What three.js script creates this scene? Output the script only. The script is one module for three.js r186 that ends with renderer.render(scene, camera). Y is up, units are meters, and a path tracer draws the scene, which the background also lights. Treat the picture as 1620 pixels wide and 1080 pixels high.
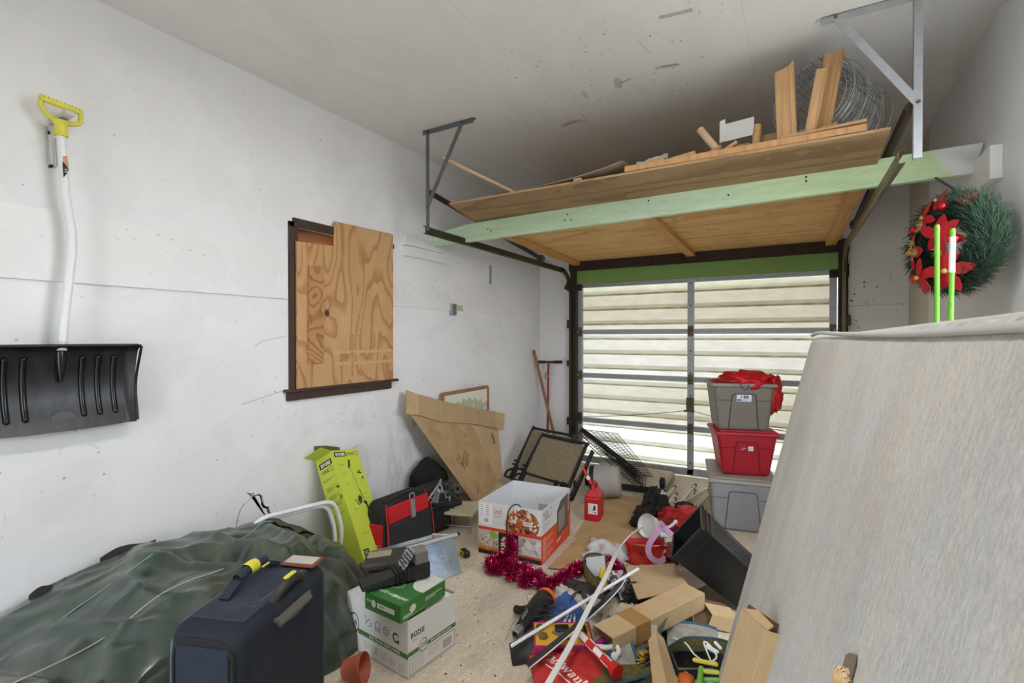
import * as THREE from 'three';
import { RoundedBoxGeometry } from 'three/addons/geometries/RoundedBoxGeometry.js';
import { mergeGeometries, mergeVertices, toCreasedNormals } from 'three/addons/utils/BufferGeometryUtils.js';
import { RectAreaLightUniformsLib } from 'three/addons/lights/RectAreaLightUniformsLib.js';
import { createNoise2D, createNoise3D } from 'simplex-noise';

// ------------------------------------------------------------ camera, sky, sun, exposure
const scene = new THREE.Scene();
const camera = new THREE.PerspectiveCamera(69.12, 1620 / 1080, 0.05, 120);
camera.rotation.order = 'YXZ';
camera.position.set(0, 1.49, 0);
camera.rotation.set(-0.0077, 0.5288, 0);

const renderer = new THREE.WebGLRenderer({ antialias: true });
renderer.toneMapping = THREE.LinearToneMapping;
renderer.toneMappingExposure = 1.29;
renderer.shadowMap.enabled = true;

scene.background = new THREE.Color(0.86, 0.93, 1.0);   // bright even overcast
scene.backgroundIntensity = 9.0;

const sun = new THREE.DirectionalLight(new THREE.Color(1, 0.93, 0.86), 3.0);   // stands outside beyond the garage door
sun.position.set(-3.5, 9, -17);
sun.target.position.set(-1, 0, -5.5);
sun.castShadow = true;
Object.assign(sun.shadow.camera, { left: -8, right: 8, top: 8, bottom: -8, near: 1, far: 40 });
sun.shadow.mapSize.set(2048, 2048);
scene.add(sun, sun.target);

RectAreaLightUniformsLib.init();

// ------------------------------------------------------------ small tools
let seed = 20240;
const rnd = () => { seed = (seed * 1664525 + 1013904223) >>> 0; return seed / 4294967296; };
const rr = (a, b) => a + (b - a) * rnd();
const n2 = createNoise2D(rnd), n3 = createNoise3D(rnd);
const V = (x, y, z) => new THREE.Vector3(x, y, z);
const mixn = (a, b, t) => a + (b - a) * t;
const clamp = (x, a = 0, b = 1) => Math.min(b, Math.max(a, x));
const smooth = (a, b, x) => { const t = clamp((x - a) / (b - a)); return t * t * (3 - 2 * t); };

const taken = new Map();
function numbered(name) {
  const k = taken.get(name) || 0;
  taken.set(name, k + 1);
  return k ? `${name}_${String(k).padStart(3, '0')}` : name;
}
function tag(o, label, category, group) {
  o.userData.label = label; o.userData.category = category;
  if (group) o.userData.group = group;
  return o;
}
function mesh(name, geo, m, parent, label) {
  const g = Array.isArray(geo) ? join(geo) : geo;
  const o = new THREE.Mesh(g, m);
  o.name = parent && parent !== scene ? name : numbered(name);
  o.castShadow = o.receiveShadow = true;
  if (label) o.userData.label = label;
  (parent || scene).add(o);
  return o;
}
function struct(name, geo, m, parent) {
  const o = mesh(name, geo, m, parent);
  if (!parent) o.userData.kind = 'structure';
  return o;
}
function single(name, geo, m, label, category, group) { return tag(mesh(name, geo, m), label, category, group); }
function thing(name, label, category, at = [0, 0, 0], turn = [0, 0, 0], group) {
  const o = new THREE.Group();
  o.name = numbered(name);
  o.position.set(...at);
  if (turn.isQuaternion) o.quaternion.copy(turn); else o.rotation.set(turn[0], turn[1], turn[2], 'YXZ');
  scene.add(o);
  return tag(o, label, category, group);
}
function copyOf(o, at, turn, label) {
  const c = o.clone();
  c.name = numbered(o.name.replace(/_\d{3}$/, ''));
  c.userData = { ...o.userData };
  if (label) c.userData.label = label;
  c.position.set(...at);
  if (turn) c.rotation.set(turn[0], turn[1], turn[2], 'YXZ');
  scene.add(c);
  return c;
}
// geometries: everything gets position, normal, uv (in metres) and no index, so that pieces can be joined
function flat(g) {
  const o = g.index ? g.toNonIndexed() : g;
  for (const k of Object.keys(o.attributes)) if (!['position', 'normal', 'uv'].includes(k)) o.deleteAttribute(k);
  if (!o.attributes.normal) o.computeVertexNormals();
  o.clearGroups(); o.morphAttributes = {};
  return o;
}
function boxUV(g, sx = 1, sy = sx) {   // uv in metres from the dominant side of each triangle
  const o = flat(g), p = o.attributes.position, uv = new Float32Array(p.count * 2), a = V(), b = V(), c = V();
  for (let i = 0; i < p.count; i += 3) {
    a.fromBufferAttribute(p, i); b.fromBufferAttribute(p, i + 1); c.fromBufferAttribute(p, i + 2);
    const n = b.clone().sub(a).cross(c.clone().sub(a)), x = Math.abs(n.x), y = Math.abs(n.y), z = Math.abs(n.z);
    [a, b, c].forEach((q, k) => {
      const [s, t] = z >= x && z >= y ? [q.x, q.y] : x >= y ? [q.z, q.y] : [q.x, q.z];
      uv[(i + k) * 2] = s * sx; uv[(i + k) * 2 + 1] = t * sy;
    });
  }
  o.setAttribute('uv', new THREE.BufferAttribute(uv, 2));
  return o;
}
function join(list) {
  const gs = list.flat(9).map((g) => { const f = flat(g); if (!f.attributes.uv) boxUV(f); return f; });
  return gs.length === 1 ? gs[0] : mergeGeometries(gs);
}
const put = (g, x = 0, y = 0, z = 0, rx = 0, ry = 0, rz = 0) => {
  const m = new THREE.Matrix4().makeRotationFromEuler(new THREE.Euler(rx, ry, rz, 'YXZ')).setPosition(x, y, z);
  return g.applyMatrix4(m);
};
const box = (w, h, d, r = 0.002) => boxUV(r > 0 ? new RoundedBoxGeometry(w, h, d, 1, Math.min(r, w / 2.01, h / 2.01, d / 2.01)) : new THREE.BoxGeometry(w, h, d));
const rbox = (w, h, d, r, s = 3) => boxUV(new RoundedBoxGeometry(w, h, d, s, Math.min(r, w / 2.01, h / 2.01, d / 2.01)));
const boxAt = (x0, x1, y0, y1, z0, z1, r = 0.002) => boxUV(box(Math.abs(x1 - x0), Math.abs(y1 - y0), Math.abs(z1 - z0), r).translate((x0 + x1) / 2, (y0 + y1) / 2, (z0 + z1) / 2));
function frameOf(a, b, hint = V(0, 1, 0)) {   // basis with z from a to b and y near hint
  const z = b.clone().sub(a).normalize();
  let x = hint.clone().cross(z);
  if (x.lengthSq() < 1e-6) x = V(1, 0, 0).cross(z);
  x.normalize();
  return new THREE.Matrix4().makeBasis(x, z.clone().cross(x), z);
}
const vec = (p) => (Array.isArray(p) ? V(...p) : p);
function bar(a, b, w, h, r = 0.0015, hint) {   // a beam of section w x h from a to b
  a = vec(a); b = vec(b);
  const m = frameOf(a, b, hint && vec(hint)).setPosition(a.clone().add(b).multiplyScalar(0.5));
  return box(w, h, a.distanceTo(b), r).applyMatrix4(m);
}
function rod(a, b, r, r2 = r, seg = 10) {
  a = vec(a); b = vec(b);
  const g = new THREE.CylinderGeometry(r2, r, a.distanceTo(b), seg).rotateX(Math.PI / 2);
  return flat(g.applyMatrix4(frameOf(a, b).setPosition(a.clone().add(b).multiplyScalar(0.5))));
}
function tube(pts, r, seg = 40, rad = 8, closed = false, tension = 0.5) {
  return flat(new THREE.TubeGeometry(new THREE.CatmullRomCurve3(pts.map(vec), closed, 'catmullrom', tension), seg, r, rad, closed));
}
function bentRod(pts, r, bend = 0.05, rad = 8) {   // straight runs with rounded corners
  const p = pts.map(vec), path = new THREE.CurvePath();
  let last = p[0];
  for (let i = 1; i < p.length; i++) {
    if (i === p.length - 1) { path.add(new THREE.LineCurve3(last, p[i])); break; }
    const d0 = p[i - 1].distanceTo(p[i]), d1 = p[i + 1].distanceTo(p[i]), k = Math.min(bend, d0 * 0.45, d1 * 0.45);
    const a = p[i].clone().lerp(p[i - 1], k / d0), b = p[i].clone().lerp(p[i + 1], k / d1);
    path.add(new THREE.LineCurve3(last, a)); path.add(new THREE.QuadraticBezierCurve3(a, p[i], b));
    last = b;
  }
  return flat(new THREE.TubeGeometry(path, Math.max(24, p.length * 14), r, rad, false));
}
const lathe = (pts, seg = 28) => flat(new THREE.LatheGeometry(pts.map(([x, y]) => new THREE.Vector2(x, y)), seg));
function shapeOf(pts, holes = []) {
  const s = new THREE.Shape(pts.map(([x, y]) => new THREE.Vector2(x, y)));
  for (const h of holes) s.holes.push(new THREE.Path(h.map(([x, y]) => new THREE.Vector2(x, y))));
  return s;
}
function plate(pts, depth, holes = [], bevel = 0) {   // an outline in xy with thickness along z
  return flat(new THREE.ExtrudeGeometry(shapeOf(pts, holes), { depth, bevelEnabled: bevel > 0, bevelSize: bevel, bevelThickness: bevel, bevelSegments: 2, curveSegments: 12 }));
}
// a sheet with thickness from a function of (u, v); lu, lv give the uv its metres
function sheet(fn, nu, nv, thick, lu = 1, lv = 1, smoothIt = true) {
  const P = [], N = [];
  const at = (u, v) => vec(fn(u, v));
  const e = 1e-3;
  for (let j = 0; j <= nv; j++) for (let i = 0; i <= nu; i++) {
    const u = i / nu, v = j / nv;
    P.push(at(u, v));
    const du = at(Math.min(1, u + e), v).sub(at(Math.max(0, u - e), v)), dv = at(u, Math.min(1, v + e)).sub(at(u, Math.max(0, v - e)));
    N.push(du.cross(dv).normalize());
  }
  const pos = [], uv = [], idx = [], W = nu + 1, H = nv + 1;
  for (const s of [0.5, -0.5]) P.forEach((p, k) => {
    const q = p.clone().addScaledVector(N[k], thick * s);
    pos.push(q.x, q.y, q.z); uv.push((k % W) / nu * lu, Math.floor(k / W) / nv * lv);
  });
  const B = W * H;
  for (let j = 0; j < nv; j++) for (let i = 0; i < nu; i++) {
    const a = j * W + i, b = a + 1, c = a + W, d = c + 1;
    idx.push(a, b, d, a, d, c, B + a, B + d, B + b, B + a, B + c, B + d);
  }
  const g = new THREE.BufferGeometry();
  g.setAttribute('position', new THREE.Float32BufferAttribute(pos, 3));
  g.setAttribute('uv', new THREE.Float32BufferAttribute(uv, 2));
  g.setIndex(idx);
  g.computeVertexNormals();
  const ep = [], eu = [];
  const edge = (a, b) => {
    for (const k of [a, B + a, b, b, B + a, B + b]) { ep.push(pos[k * 3], pos[k * 3 + 1], pos[k * 3 + 2]); eu.push(uv[k * 2], uv[k * 2 + 1]); }
  };
  for (let i = 0; i < nu; i++) { edge(i + 1, i); edge(nv * W + i, nv * W + i + 1); }
  for (let j = 0; j < nv; j++) { edge(j * W, (j + 1) * W); edge((j + 1) * W + nu, j * W + nu); }
  const g2 = new THREE.BufferGeometry();
  g2.setAttribute('position', new THREE.Float32BufferAttribute(ep, 3));
  g2.setAttribute('uv', new THREE.Float32BufferAttribute(eu, 2));
  g2.computeVertexNormals();
  let top = g.toNonIndexed();
  if (!smoothIt) top.computeVertexNormals();
  return mergeGeometries([top, g2]);
}
// four corners a b c d (round the outline) with an optional displacement
function panel4(a, b, c, d, thick, bump, nu = 1, nv = 1, lu, lv) {
  a = vec(a); b = vec(b); c = vec(c); d = vec(d);
  const f = (u, v) => {
    const p = a.clone().lerp(b, u).lerp(d.clone().lerp(c, u), v);
    return bump ? p.add(vec(bump(u, v))) : p;
  };
  return sheet(f, nu, nv, thick, lu ?? a.distanceTo(b), lv ?? a.distanceTo(d), nu > 1 || nv > 1);
}
// a strap: centre points, the direction of its width at each, width, thickness
function strap(pts, wid, width, thick = 0.003, n = 60) {
  const c = new THREE.CatmullRomCurve3(pts.map(vec)), w = new THREE.CatmullRomCurve3(wid.map(vec));
  const L = c.getLength();
  return sheet((u, v) => c.getPoint(v).addScaledVector(w.getPoint(v).normalize(), (u - 0.5) * width), 4, n, thick, width, L);
}
const creased = (g, a = 0.6) => { const o = toCreasedNormals(g, a); if (!o.attributes.uv) boxUV(o); return flat(o); };

// ------------------------------------------------------------ textures and materials
function texture(w, h, fn, srgb = true, repeat) {
  const d = new Uint8Array(w * h * 4);
  for (let j = 0; j < h; j++) for (let i = 0; i < w; i++) {
    const c = fn(i / w, j / h, i, j), k = (j * w + i) * 4;
    d[k] = clamp(c[0], 0, 255); d[k + 1] = clamp(c[1], 0, 255); d[k + 2] = clamp(c[2], 0, 255); d[k + 3] = 255;
  }
  const t = new THREE.DataTexture(d, w, h);
  t.magFilter = THREE.LinearFilter; t.minFilter = THREE.LinearMipmapLinearFilter;
  t.wrapS = t.wrapT = THREE.MirroredRepeatWrapping;
  if (srgb) t.colorSpace = THREE.SRGBColorSpace;
  if (repeat) t.repeat.set(...repeat);
  t.needsUpdate = true;
  return t;
}
function canvasTexture(w, h, draw, repeat) {
  const c = document.createElement('canvas'); c.width = w; c.height = h;
  draw(c.getContext('2d'), w, h);
  const t = new THREE.CanvasTexture(c);
  t.colorSpace = THREE.SRGBColorSpace;
  if (repeat) { t.wrapS = t.wrapT = THREE.RepeatWrapping; t.repeat.set(...repeat); }
  return t;
}
const fbm = (x, y, o = 4) => { let s = 0, a = 0.5; for (let k = 0; k < o; k++) { s += a * n2(x, y); x *= 2.03; y *= 2.03; a *= 0.5; } return s; };
const std = (color, roughness = 0.6, o = {}) => new THREE.MeshStandardMaterial({ color, roughness, ...o });
const phys = (color, roughness = 0.6, o = {}) => new THREE.MeshPhysicalMaterial({ color, roughness, ...o });
const tint = (t, roughness = 0.8, o = {}) => std(0xffffff, roughness, { map: t, ...o });

const grainBump = texture(256, 256, (u, v) => { const k = 128 + 70 * fbm(u * 6, v * 60, 3); return [k, k, k]; }, false, [2, 2]);
const fineBump = texture(256, 256, () => { const k = 90 + 90 * rnd(); return [k, k, k]; }, false, [6, 6]);
// sawn timber: long streaks along the v direction of the uv
function timber(r, g, b, dark = 0.3, seedShift = 0, rep = [1, 1]) {
  return texture(512, 512, (u, v) => {
    const wob = fbm(u * 3 + seedShift, v * 0.7 + 9, 3) * 0.25;
    const ring = Math.abs(Math.sin((u * 9 + wob * 9 + seedShift) * 3.0));
    const k = 1 - dark * (0.35 * Math.pow(1 - ring, 2) + 0.35 * (0.5 + 0.5 * fbm(u * 60 + seedShift, v * 2.2, 3)) + 0.25 * fbm(u * 4, v * 4 + seedShift, 3));
    return [r * k, g * (k - 0.02), b * (k - 0.05 * dark)];
  }, true, rep);
}
// rotary-cut plywood: wide flame figures; hi and lo are early and late wood
function plywood(hi, lo, seedShift, sx = 1.3, sy = 0.35, bands = 7, w = 1024, h = 1024, extra) {
  return texture(w, h, (u, v) => {
    const e = 0.16 * fbm(u * 14 + seedShift, v * 10, 3);
    const t = fbm(u * sx + seedShift, v * sy + seedShift * 2, 2) * bands + 0.3 * e * bands;
    const f = t - Math.floor(t);
    let k = smooth(0.5, 0.93, f) * (1 - smooth(0.955, 1.0, f));
    k = clamp(k + 0.12 * fbm(u * 90, v * 4 + seedShift, 2) + 0.1);
    const n = 1 + 0.06 * fbm(u * 30, v * 200, 2) + 0.05 * fbm(u * 5, v * 5 + 3, 3);
    let c = [mixn(hi[0], lo[0], k) * n, mixn(hi[1], lo[1], k) * n, mixn(hi[2], lo[2], k) * n];
    if (extra) c = extra(u, v, c);
    return c;
  });
}
const M = {};
M.galv = std(0xb3b8bc, 0.5, { metalness: 0.3, map: texture(256, 256, (u, v) => { const k = 242 + 12 * fbm(u * 7, v * 7, 3); return [k, k, k]; }, true, [2, 2]) });
M.oldMetal = std(0x9a9684, 0.55, { metalness: 0.4, map: texture(256, 256, (u, v) => { const k = 165 + 80 * fbm(u * 22, v * 22, 4); return [k, k - 3, k - 14]; }, true, [3, 3]) });
M.darkMetal = std(0x3c3833, 0.55, { metalness: 0.5 });
M.black = std(0x17181a, 0.45);
M.blackMatte = std(0x1b1b1c, 0.85, { bumpMap: fineBump, bumpScale: 0.0004 });
M.blackGloss = std(0x101113, 0.25);
M.white = std(0xe6e6e4, 0.5);
M.whiteGloss = std(0xeceef0, 0.3);
M.steel = std(0xb9bcc0, 0.3, { metalness: 0.9 });
M.red = std(0xb5121b, 0.45);
M.cardIn = std(0xb08b5f, 0.9);
const cardTex = (s, r = 180, g = 154, b = 118) => texture(512, 512, (u, v) => {
  const k = 1 + 0.05 * fbm(u * 5 + s, v * 5, 4) + 0.006 * Math.sin(u * 300) + 0.02 * fbm(u * 80, v * 20 + s, 2);
  return [r * k, g * k, b * k];
}, true, [1, 1]);
M.card = tint(cardTex(1), 0.85);
M.card2 = tint(cardTex(7, 192, 164, 124), 0.85);
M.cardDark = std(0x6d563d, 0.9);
M.webbing = tint(texture(256, 256, (u, v, i, j) => {
  const k = (((i >> 2) + (j >> 2)) & 1 ? 1 : 0.78) * (0.92 + 0.16 * rnd());
  return [168 * k, 170 * k, 168 * k];
}, true, [6, 6]), 0.9);

// ------------------------------------------------------------ the room
const XL = -2.82, XR = 0.80, ZB = -5.52, ZF = 1.6, HC = 3.05;
function wallMap(base, zMin, zLen, h, marks) {   // canvas over (z, y) in metres
  const W = 2048, H = 1024;
  const t = canvasTexture(W, H, (g) => {
    g.fillStyle = base; g.fillRect(0, 0, W, H);
    const q = (z, y) => [(z - zMin) / zLen * W, (1 - y / h) * H];
    for (let i = 0; i < 420; i++) {   // faint roller mottling
      g.fillStyle = rnd() < 0.5 ? 'rgba(255,255,255,0.04)' : 'rgba(150,147,144,0.02)';
      g.beginPath(); g.ellipse(rnd() * W, rnd() * H, rr(20, 120), rr(10, 70), rr(0, 3), 0, 7); g.fill();
    }
    marks(g, q);
  });
  t.repeat.set(1 / zLen, 1 / h); t.offset.set(-zMin / zLen, 0);
  t.wrapS = t.wrapT = THREE.ClampToEdgeWrapping;
  return t;
}
const speck = (g, q, n, z0, z1, y0, y1, r0 = 0.6, r1 = 2, a = 0.55) => {
  for (let i = 0; i < n; i++) {
    const [x, y] = q(rr(z0, z1), rr(y0, y1));
    g.fillStyle = `rgba(${70 + rnd() * 40},${66 + rnd() * 30},${60 + rnd() * 25},${a * rr(0.3, 1)})`;
    g.beginPath(); g.ellipse(x, y, rr(r0, r1), rr(r0, r1), 0, 0, 7); g.fill();
  }
};
const scratch = (g, q, n, z0, z1, y0, y1, len = 0.1, a = 0.3) => {
  for (let i = 0; i < n; i++) {
    const z = rr(z0, z1), y = rr(y0, y1), t = rr(-1.6, 1.6), l = rr(0.2, 1) * len;
    const p = q(z, y), e = q(z + Math.cos(t) * l, y + Math.sin(t) * l), m = q(z + Math.cos(t + 0.5) * l * 0.5, y + Math.sin(t + 0.5) * l * 0.5);
    g.strokeStyle = `rgba(85,82,80,${a * rr(0.3, 1)})`; g.lineWidth = rr(0.7, 2);
    g.beginPath(); g.moveTo(...p); g.quadraticCurveTo(...m, ...e); g.stroke();
  }
};
const leftMap = wallMap('#efeff1', -5.6, 7.2, 3.05, (g, q) => {
  speck(g, q, 150, -5.4, 1.5, 0.1, 1.75); speck(g, q, 40, -5.4, 1.5, 2.05, 3);
  scratch(g, q, 60, -4.6, -2.2, 0.15, 1.0, 0.10, 0.22);     // scuffed behind the cardboard
  scratch(g, q, 40, -2.3, 0.5, 0.5, 1.2, 0.06, 0.12);
  scratch(g, q, 10, -2.0, 1, 2.1, 2.9, 0.06, 0.08);
  for (let i = 0; i < 26; i++) {   // grey rubbing
    const [x, y] = q(rr(-3.6, -2.5), rr(0.2, 0.9));
    g.fillStyle = 'rgba(120,120,126,0.06)'; g.beginPath(); g.ellipse(x, y, rr(6, 22), rr(20, 60), rr(-0.4, 0.4), 0, 7); g.fill();
  }
  g.strokeStyle = 'rgba(120,118,116,0.5)'; g.lineWidth = 1.2;   // hairline by the window's corner
  g.beginPath(); g.moveTo(...q(-1.98, 1.16)); g.lineTo(...q(-1.7, 1.1)); g.stroke();
  g.beginPath(); g.moveTo(...q(-1.99, 1.5)); g.lineTo(...q(-1.83, 1.47)); g.lineTo(...q(-1.78, 1.44)); g.stroke();
});
M.leftWall = tint(leftMap, 0.75);
M.paint = std(0xeeeeee, 0.72);
M.paintGrey = std(0xd9d8d6, 0.75);
M.cream = std(0xd9d2bd, 0.75);

// damage low in the left wall: a cracked-out piece of plasterboard
const crackA = [[-1.725, 0.580], [-1.745, 0.568], [-1.768, 0.566], [-1.778, 0.548], [-1.806, 0.550], [-1.826, 0.530], [-1.832, 0.49], [-1.845, 0.462], [-1.868, 0.455], [-1.876, 0.42], [-1.888, 0.40], [-1.896, 0.34], [-1.880, 0.34], [-1.872, 0.39], [-1.858, 0.425], [-1.852, 0.445], [-1.832, 0.452], [-1.818, 0.478], [-1.812, 0.525], [-1.800, 0.54], [-1.778, 0.538], [-1.768, 0.553], [-1.745, 0.557]];
const crackB = [[-1.652, 0.30], [-1.655, 0.36], [-1.664, 0.43], [-1.683, 0.485], [-1.708, 0.520], [-1.713, 0.514], [-1.691, 0.48], [-1.672, 0.43], [-1.662, 0.36], [-1.659, 0.30]];
const crackC = [[-1.714, 0.521], [-1.735, 0.527], [-1.752, 0.544], [-1.768, 0.556], [-1.771, 0.553], [-1.754, 0.539], [-1.737, 0.522], [-1.716, 0.516]];
const zy = (pts) => pts.map(([z, y]) => [-z, y]);   // plate lies in xy; turned so that its x runs towards -z
const onLeft = (pts, holes, depth, x) => boxUV(plate(zy(pts), depth, holes.map(zy)).rotateY(Math.PI / 2).translate(x, 0, 0));
const WZ0 = -2.885, WZ1 = -2.035, WY0 = 1.16, WY1 = 2.24;
const winHole = [[WZ0, WY0], [WZ1, WY0], [WZ1, WY1], [WZ0, WY1]];
const rect = (z0, z1, y0, y1) => [[z0, y0], [z1, y0], [z1, y1], [z0, y1]];
const wl = struct('wall_left', onLeft(rect(ZB - 0.1, ZF + 0.1, -0.02, HC), [winHole, crackA, crackB, crackC], 0.016, XL - 0.016), M.leftWall);
mesh('outer_board', onLeft(rect(ZB - 0.1, ZF + 0.1, -0.02, HC + 0.1), [winHole], 0.05, XL - 0.18), M.paintGrey, wl);
mesh('wall_stud', [boxAt(XL - 0.13, XL - 0.016, 0, HC, -1.62, -1.58), boxAt(XL - 0.13, XL - 0.016, 0, HC, -2.03, -1.985), boxAt(XL - 0.13, XL - 0.016, 0, HC, -2.935, -2.89)], std(0x8a6a45, 0.9), wl);

const stripMap = wallMap('#efeeef', -5.6, 7.2, 3.05, (g, q) => {
  speck(g, q, 150, -5.45, -2.95, 1.76, 2.04, 0.6, 1.6, 0.5);
  speck(g, q, 90, -1.98, 1.5, 1.76, 2.04, 0.5, 1.3, 0.5);
});
M.strip = tint(stripMap, 0.7);
struct('trim_1', boxAt(XL, XL + 0.014, 1.743, 2.047, -5.495, -2.93), M.strip);
struct('trim_2', boxAt(XL, XL + 0.014, 1.735, 2.047, -1.995, ZF), M.strip);
// two white ledger planks that carry the beam on the left, one block on the right
const ledger = struct('trim_3', boxAt(XL, XL + 0.05, 2.245, 2.325, -3.53, -3.045, 0.004), M.paint);
mesh('plank', boxAt(XL, XL + 0.05, 2.158, 2.24, -3.61, -3.05, 0.004), M.paint, ledger);
struct('trim_4', boxAt(XR - 0.047, XR, 2.228, 2.386, -3.60, -3.12, 0.004), M.paint);
// green paint left on the left wall
const greenPaint = std(0x9db37c, 0.8);
struct('trim_5', [boxAt(XL, XL + 0.0015, 2.05, 2.25, -4.40, -4.355, 0), boxAt(XL + 0.0012, XL + 0.004, 2.052, 2.21, -4.372, -4.358, 0.001)], std(0xa3b083, 0.85));

// back wall with the opening of the garage door
const DX0 = -2.345, DX1 = 0.315, DY1 = 2.30;
const backMap = canvasTexture(1024, 1024, (g) => {
  g.fillStyle = '#e8e6e6'; g.fillRect(0, 0, 1024, 1024);
  const q = (x, y) => [(x + 2.95) / 3.9 * 1024, (1 - y / 3.1) * 1024];
  speck(g, q, 40, -2.8, -2.4, 0.3, 2.2); speck(g, q, 16, 0.36, 0.8, 1.5, 2.3, 0.7, 1.8, 0.7);
  for (let i = 0; i < 7; i++) { const [x, y] = q(rr(0.36, 0.6), rr(1.6, 2.1)); g.fillStyle = 'rgba(60,45,35,0.8)'; g.beginPath(); g.ellipse(x, y, rr(1, 3), rr(1, 4), 0, 0, 7); g.fill(); }
  scratch(g, q, 8, 0.36, 0.7, 1.6, 2.2, 0.12, 0.5); scratch(g, q, 6, -2.8, -2.45, 0.5, 1.6, 0.06, 0.5);
  g.strokeStyle = 'rgba(110,105,100,0.6)'; g.lineWidth = 1; g.beginPath(); g.moveTo(...q(0.36, 1.78)); g.lineTo(...q(0.8, 1.79)); g.stroke();
});
backMap.repeat.set(1 / 3.9, 1 / 3.1); backMap.offset.set(2.95 / 3.9, 0);
const wb = struct('wall_back', boxUV(plate([[XL - 0.1, -0.02], [XR + 0.1, -0.02], [XR + 0.1, HC], [XL - 0.1, HC]], 0.14, [[[DX0, -0.01], [DX1, -0.01], [DX1, DY1], [DX0, DY1]]]).translate(0, 0, ZB - 0.14)), tint(backMap, 0.75));
// right wall: white near part, older cream boarding at its far end
const W2 = [[-2.84, -1.45]];
const wr = struct('wall_right', boxUV(plate([[-4.66, -0.02], [ZF + 0.1, -0.02], [ZF + 0.1, HC + 0.1], [-4.66, HC + 0.1]], 0.14, W2.map(([a, b]) => [[a, 0.95], [b, 0.95], [b, 2.55], [a, 2.55]])).rotateY(-Math.PI / 2).translate(XR + 0.14, 0, 0)), std(0xe8e9ec, 0.75));
W2.forEach(([a, b], i) => {   // an added window, out of view, letting more daylight onto the left wall
  const x = XR + 0.07, w = struct(`window_${i + 2}`, [boxAt(x - 0.03, x + 0.03, 0.95, 1.0, a, b), boxAt(x - 0.03, x + 0.03, 2.5, 2.55, a, b), boxAt(x - 0.03, x + 0.03, 0.95, 2.55, a, a + 0.05), boxAt(x - 0.03, x + 0.03, 0.95, 2.55, b - 0.05, b), boxAt(x - 0.02, x + 0.02, 1.73, 1.77, a, b)], M.paint);
  mesh('pane', boxAt(x - 0.002, x + 0.002, 1.0, 2.5, a + 0.05, b - 0.05, 0), phys(0xffffff, 0.02, { transmission: 1, thickness: 0 }), w);
  mesh('sill', boxAt(XR - 0.03, XR + 0.05, 0.92, 0.95, a - 0.04, b + 0.04, 0.004), M.paint, w);
});
mesh('cream_boarding', boxAt(XR + 0.012, XR + 0.14, -0.02, HC + 0.1, ZB - 0.1, -4.66, 0), M.cream, wr);
// front wall behind the camera with its open doorway
struct('wall_front', boxUV(plate([[XL - 0.1, -0.02], [XR + 0.1, -0.02], [XR + 0.1, HC], [XL - 0.1, HC]], 0.14, [[[-1.75, 0.0], [-0.9, 0.0], [-0.9, 2.05], [-1.75, 2.05]]]).translate(0, 0, ZF)), M.paint);

const ceilMap = canvasTexture(2048, 2048, (g) => {
  g.fillStyle = '#e9e8e7'; g.fillRect(0, 0, 2048, 2048);
  const q = (x, z) => [(x + 2.9) / 3.8 * 2048, (1 - (z + 5.6) / 7.3) * 2048];
  for (let i = 0; i < 300; i++) { const [x, y] = [rnd() * 2048, rnd() * 2048]; g.fillStyle = rnd() < 0.5 ? 'rgba(255,255,250,0.03)' : 'rgba(110,100,90,0.018)'; g.beginPath(); g.ellipse(x, y, rr(30, 160), rr(20, 90), rr(0, 3), 0, 7); g.fill(); }
  for (const [x, w] of [[-1.57, 0.30], [-0.33, 0.16], [-2.55, 0.14]]) {   // filled board joints
    g.fillStyle = 'rgba(238,236,230,0.22)'; const a = q(x - w / 2, 1.7), b = q(x + w / 2, -5.6); g.fillRect(a[0], a[1], b[0] - a[0], b[1] - a[1]);
    g.fillStyle = 'rgba(120,112,104,0.10)'; g.fillRect(b[0], a[1], 2, b[1] - a[1]);
  }
  speck(g, q, 90, -1.5, -0.3, -3.4, -2.3, 0.8, 2.6, 0.7); speck(g, q, 60, -2.4, 0.6, -4, 0, 0.6, 1.8, 0.5);
  const smear = (pts, w, a) => { g.strokeStyle = `rgba(82,76,72,${a * 0.75})`; g.lineWidth = w; g.lineCap = 'round'; g.beginPath(); pts.forEach((p, i) => (i ? g.lineTo(...q(...p)) : g.moveTo(...q(...p)))); g.stroke(); };
  smear([[-1.53, -3.36], [-1.43, -3.32], [-1.36, -3.36]], 14, 0.20); smear([[-1.50, -3.34], [-1.40, -3.33]], 8, 0.3); smear([[-1.34, -3.38], [-1.33, -3.25]], 5, 0.2);
  smear([[-0.985, -2.99], [-0.97, -2.94]], 24, 0.3); smear([[-0.96, -2.97], [-0.90, -2.95]], 5, 0.4);
  smear([[-1.20, -2.97], [-1.21, -3.02]], 16, 0.2);
  smear([[-0.73, -2.91], [-0.62, -2.93]], 9, 0.32); smear([[-0.70, -2.91], [-0.61, -2.935]], 4, 0.5);
  smear([[-0.60, -2.46], [-0.46, -2.48]], 8, 0.4); smear([[-0.75, -2.6], [-0.72, -2.75]], 5, 0.15); smear([[0.43, -3.98], [0.46, -3.93]], 6, 0.4);
  scratch(g, q, 18, -1.6, 0, -3.8, -2.3, 0.06, 0.2);
});
ceilMap.repeat.set(1 / 3.8, -1 / 7.3); ceilMap.offset.set(2.9 / 3.8, 1.7 / 7.3); ceilMap.wrapS = ceilMap.wrapT = THREE.ClampToEdgeWrapping;
ceilMap.repeat.set(1 / 3.8, 1 / 7.3); ceilMap.offset.set(2.9 / 3.8, 5.6 / 7.3);
struct('ceiling', boxAt(XL - 0.1, XR + 0.1, HC, HC + 0.12, ZB - 0.1, ZF + 0.1, 0), tint(ceilMap, 0.8));
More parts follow.
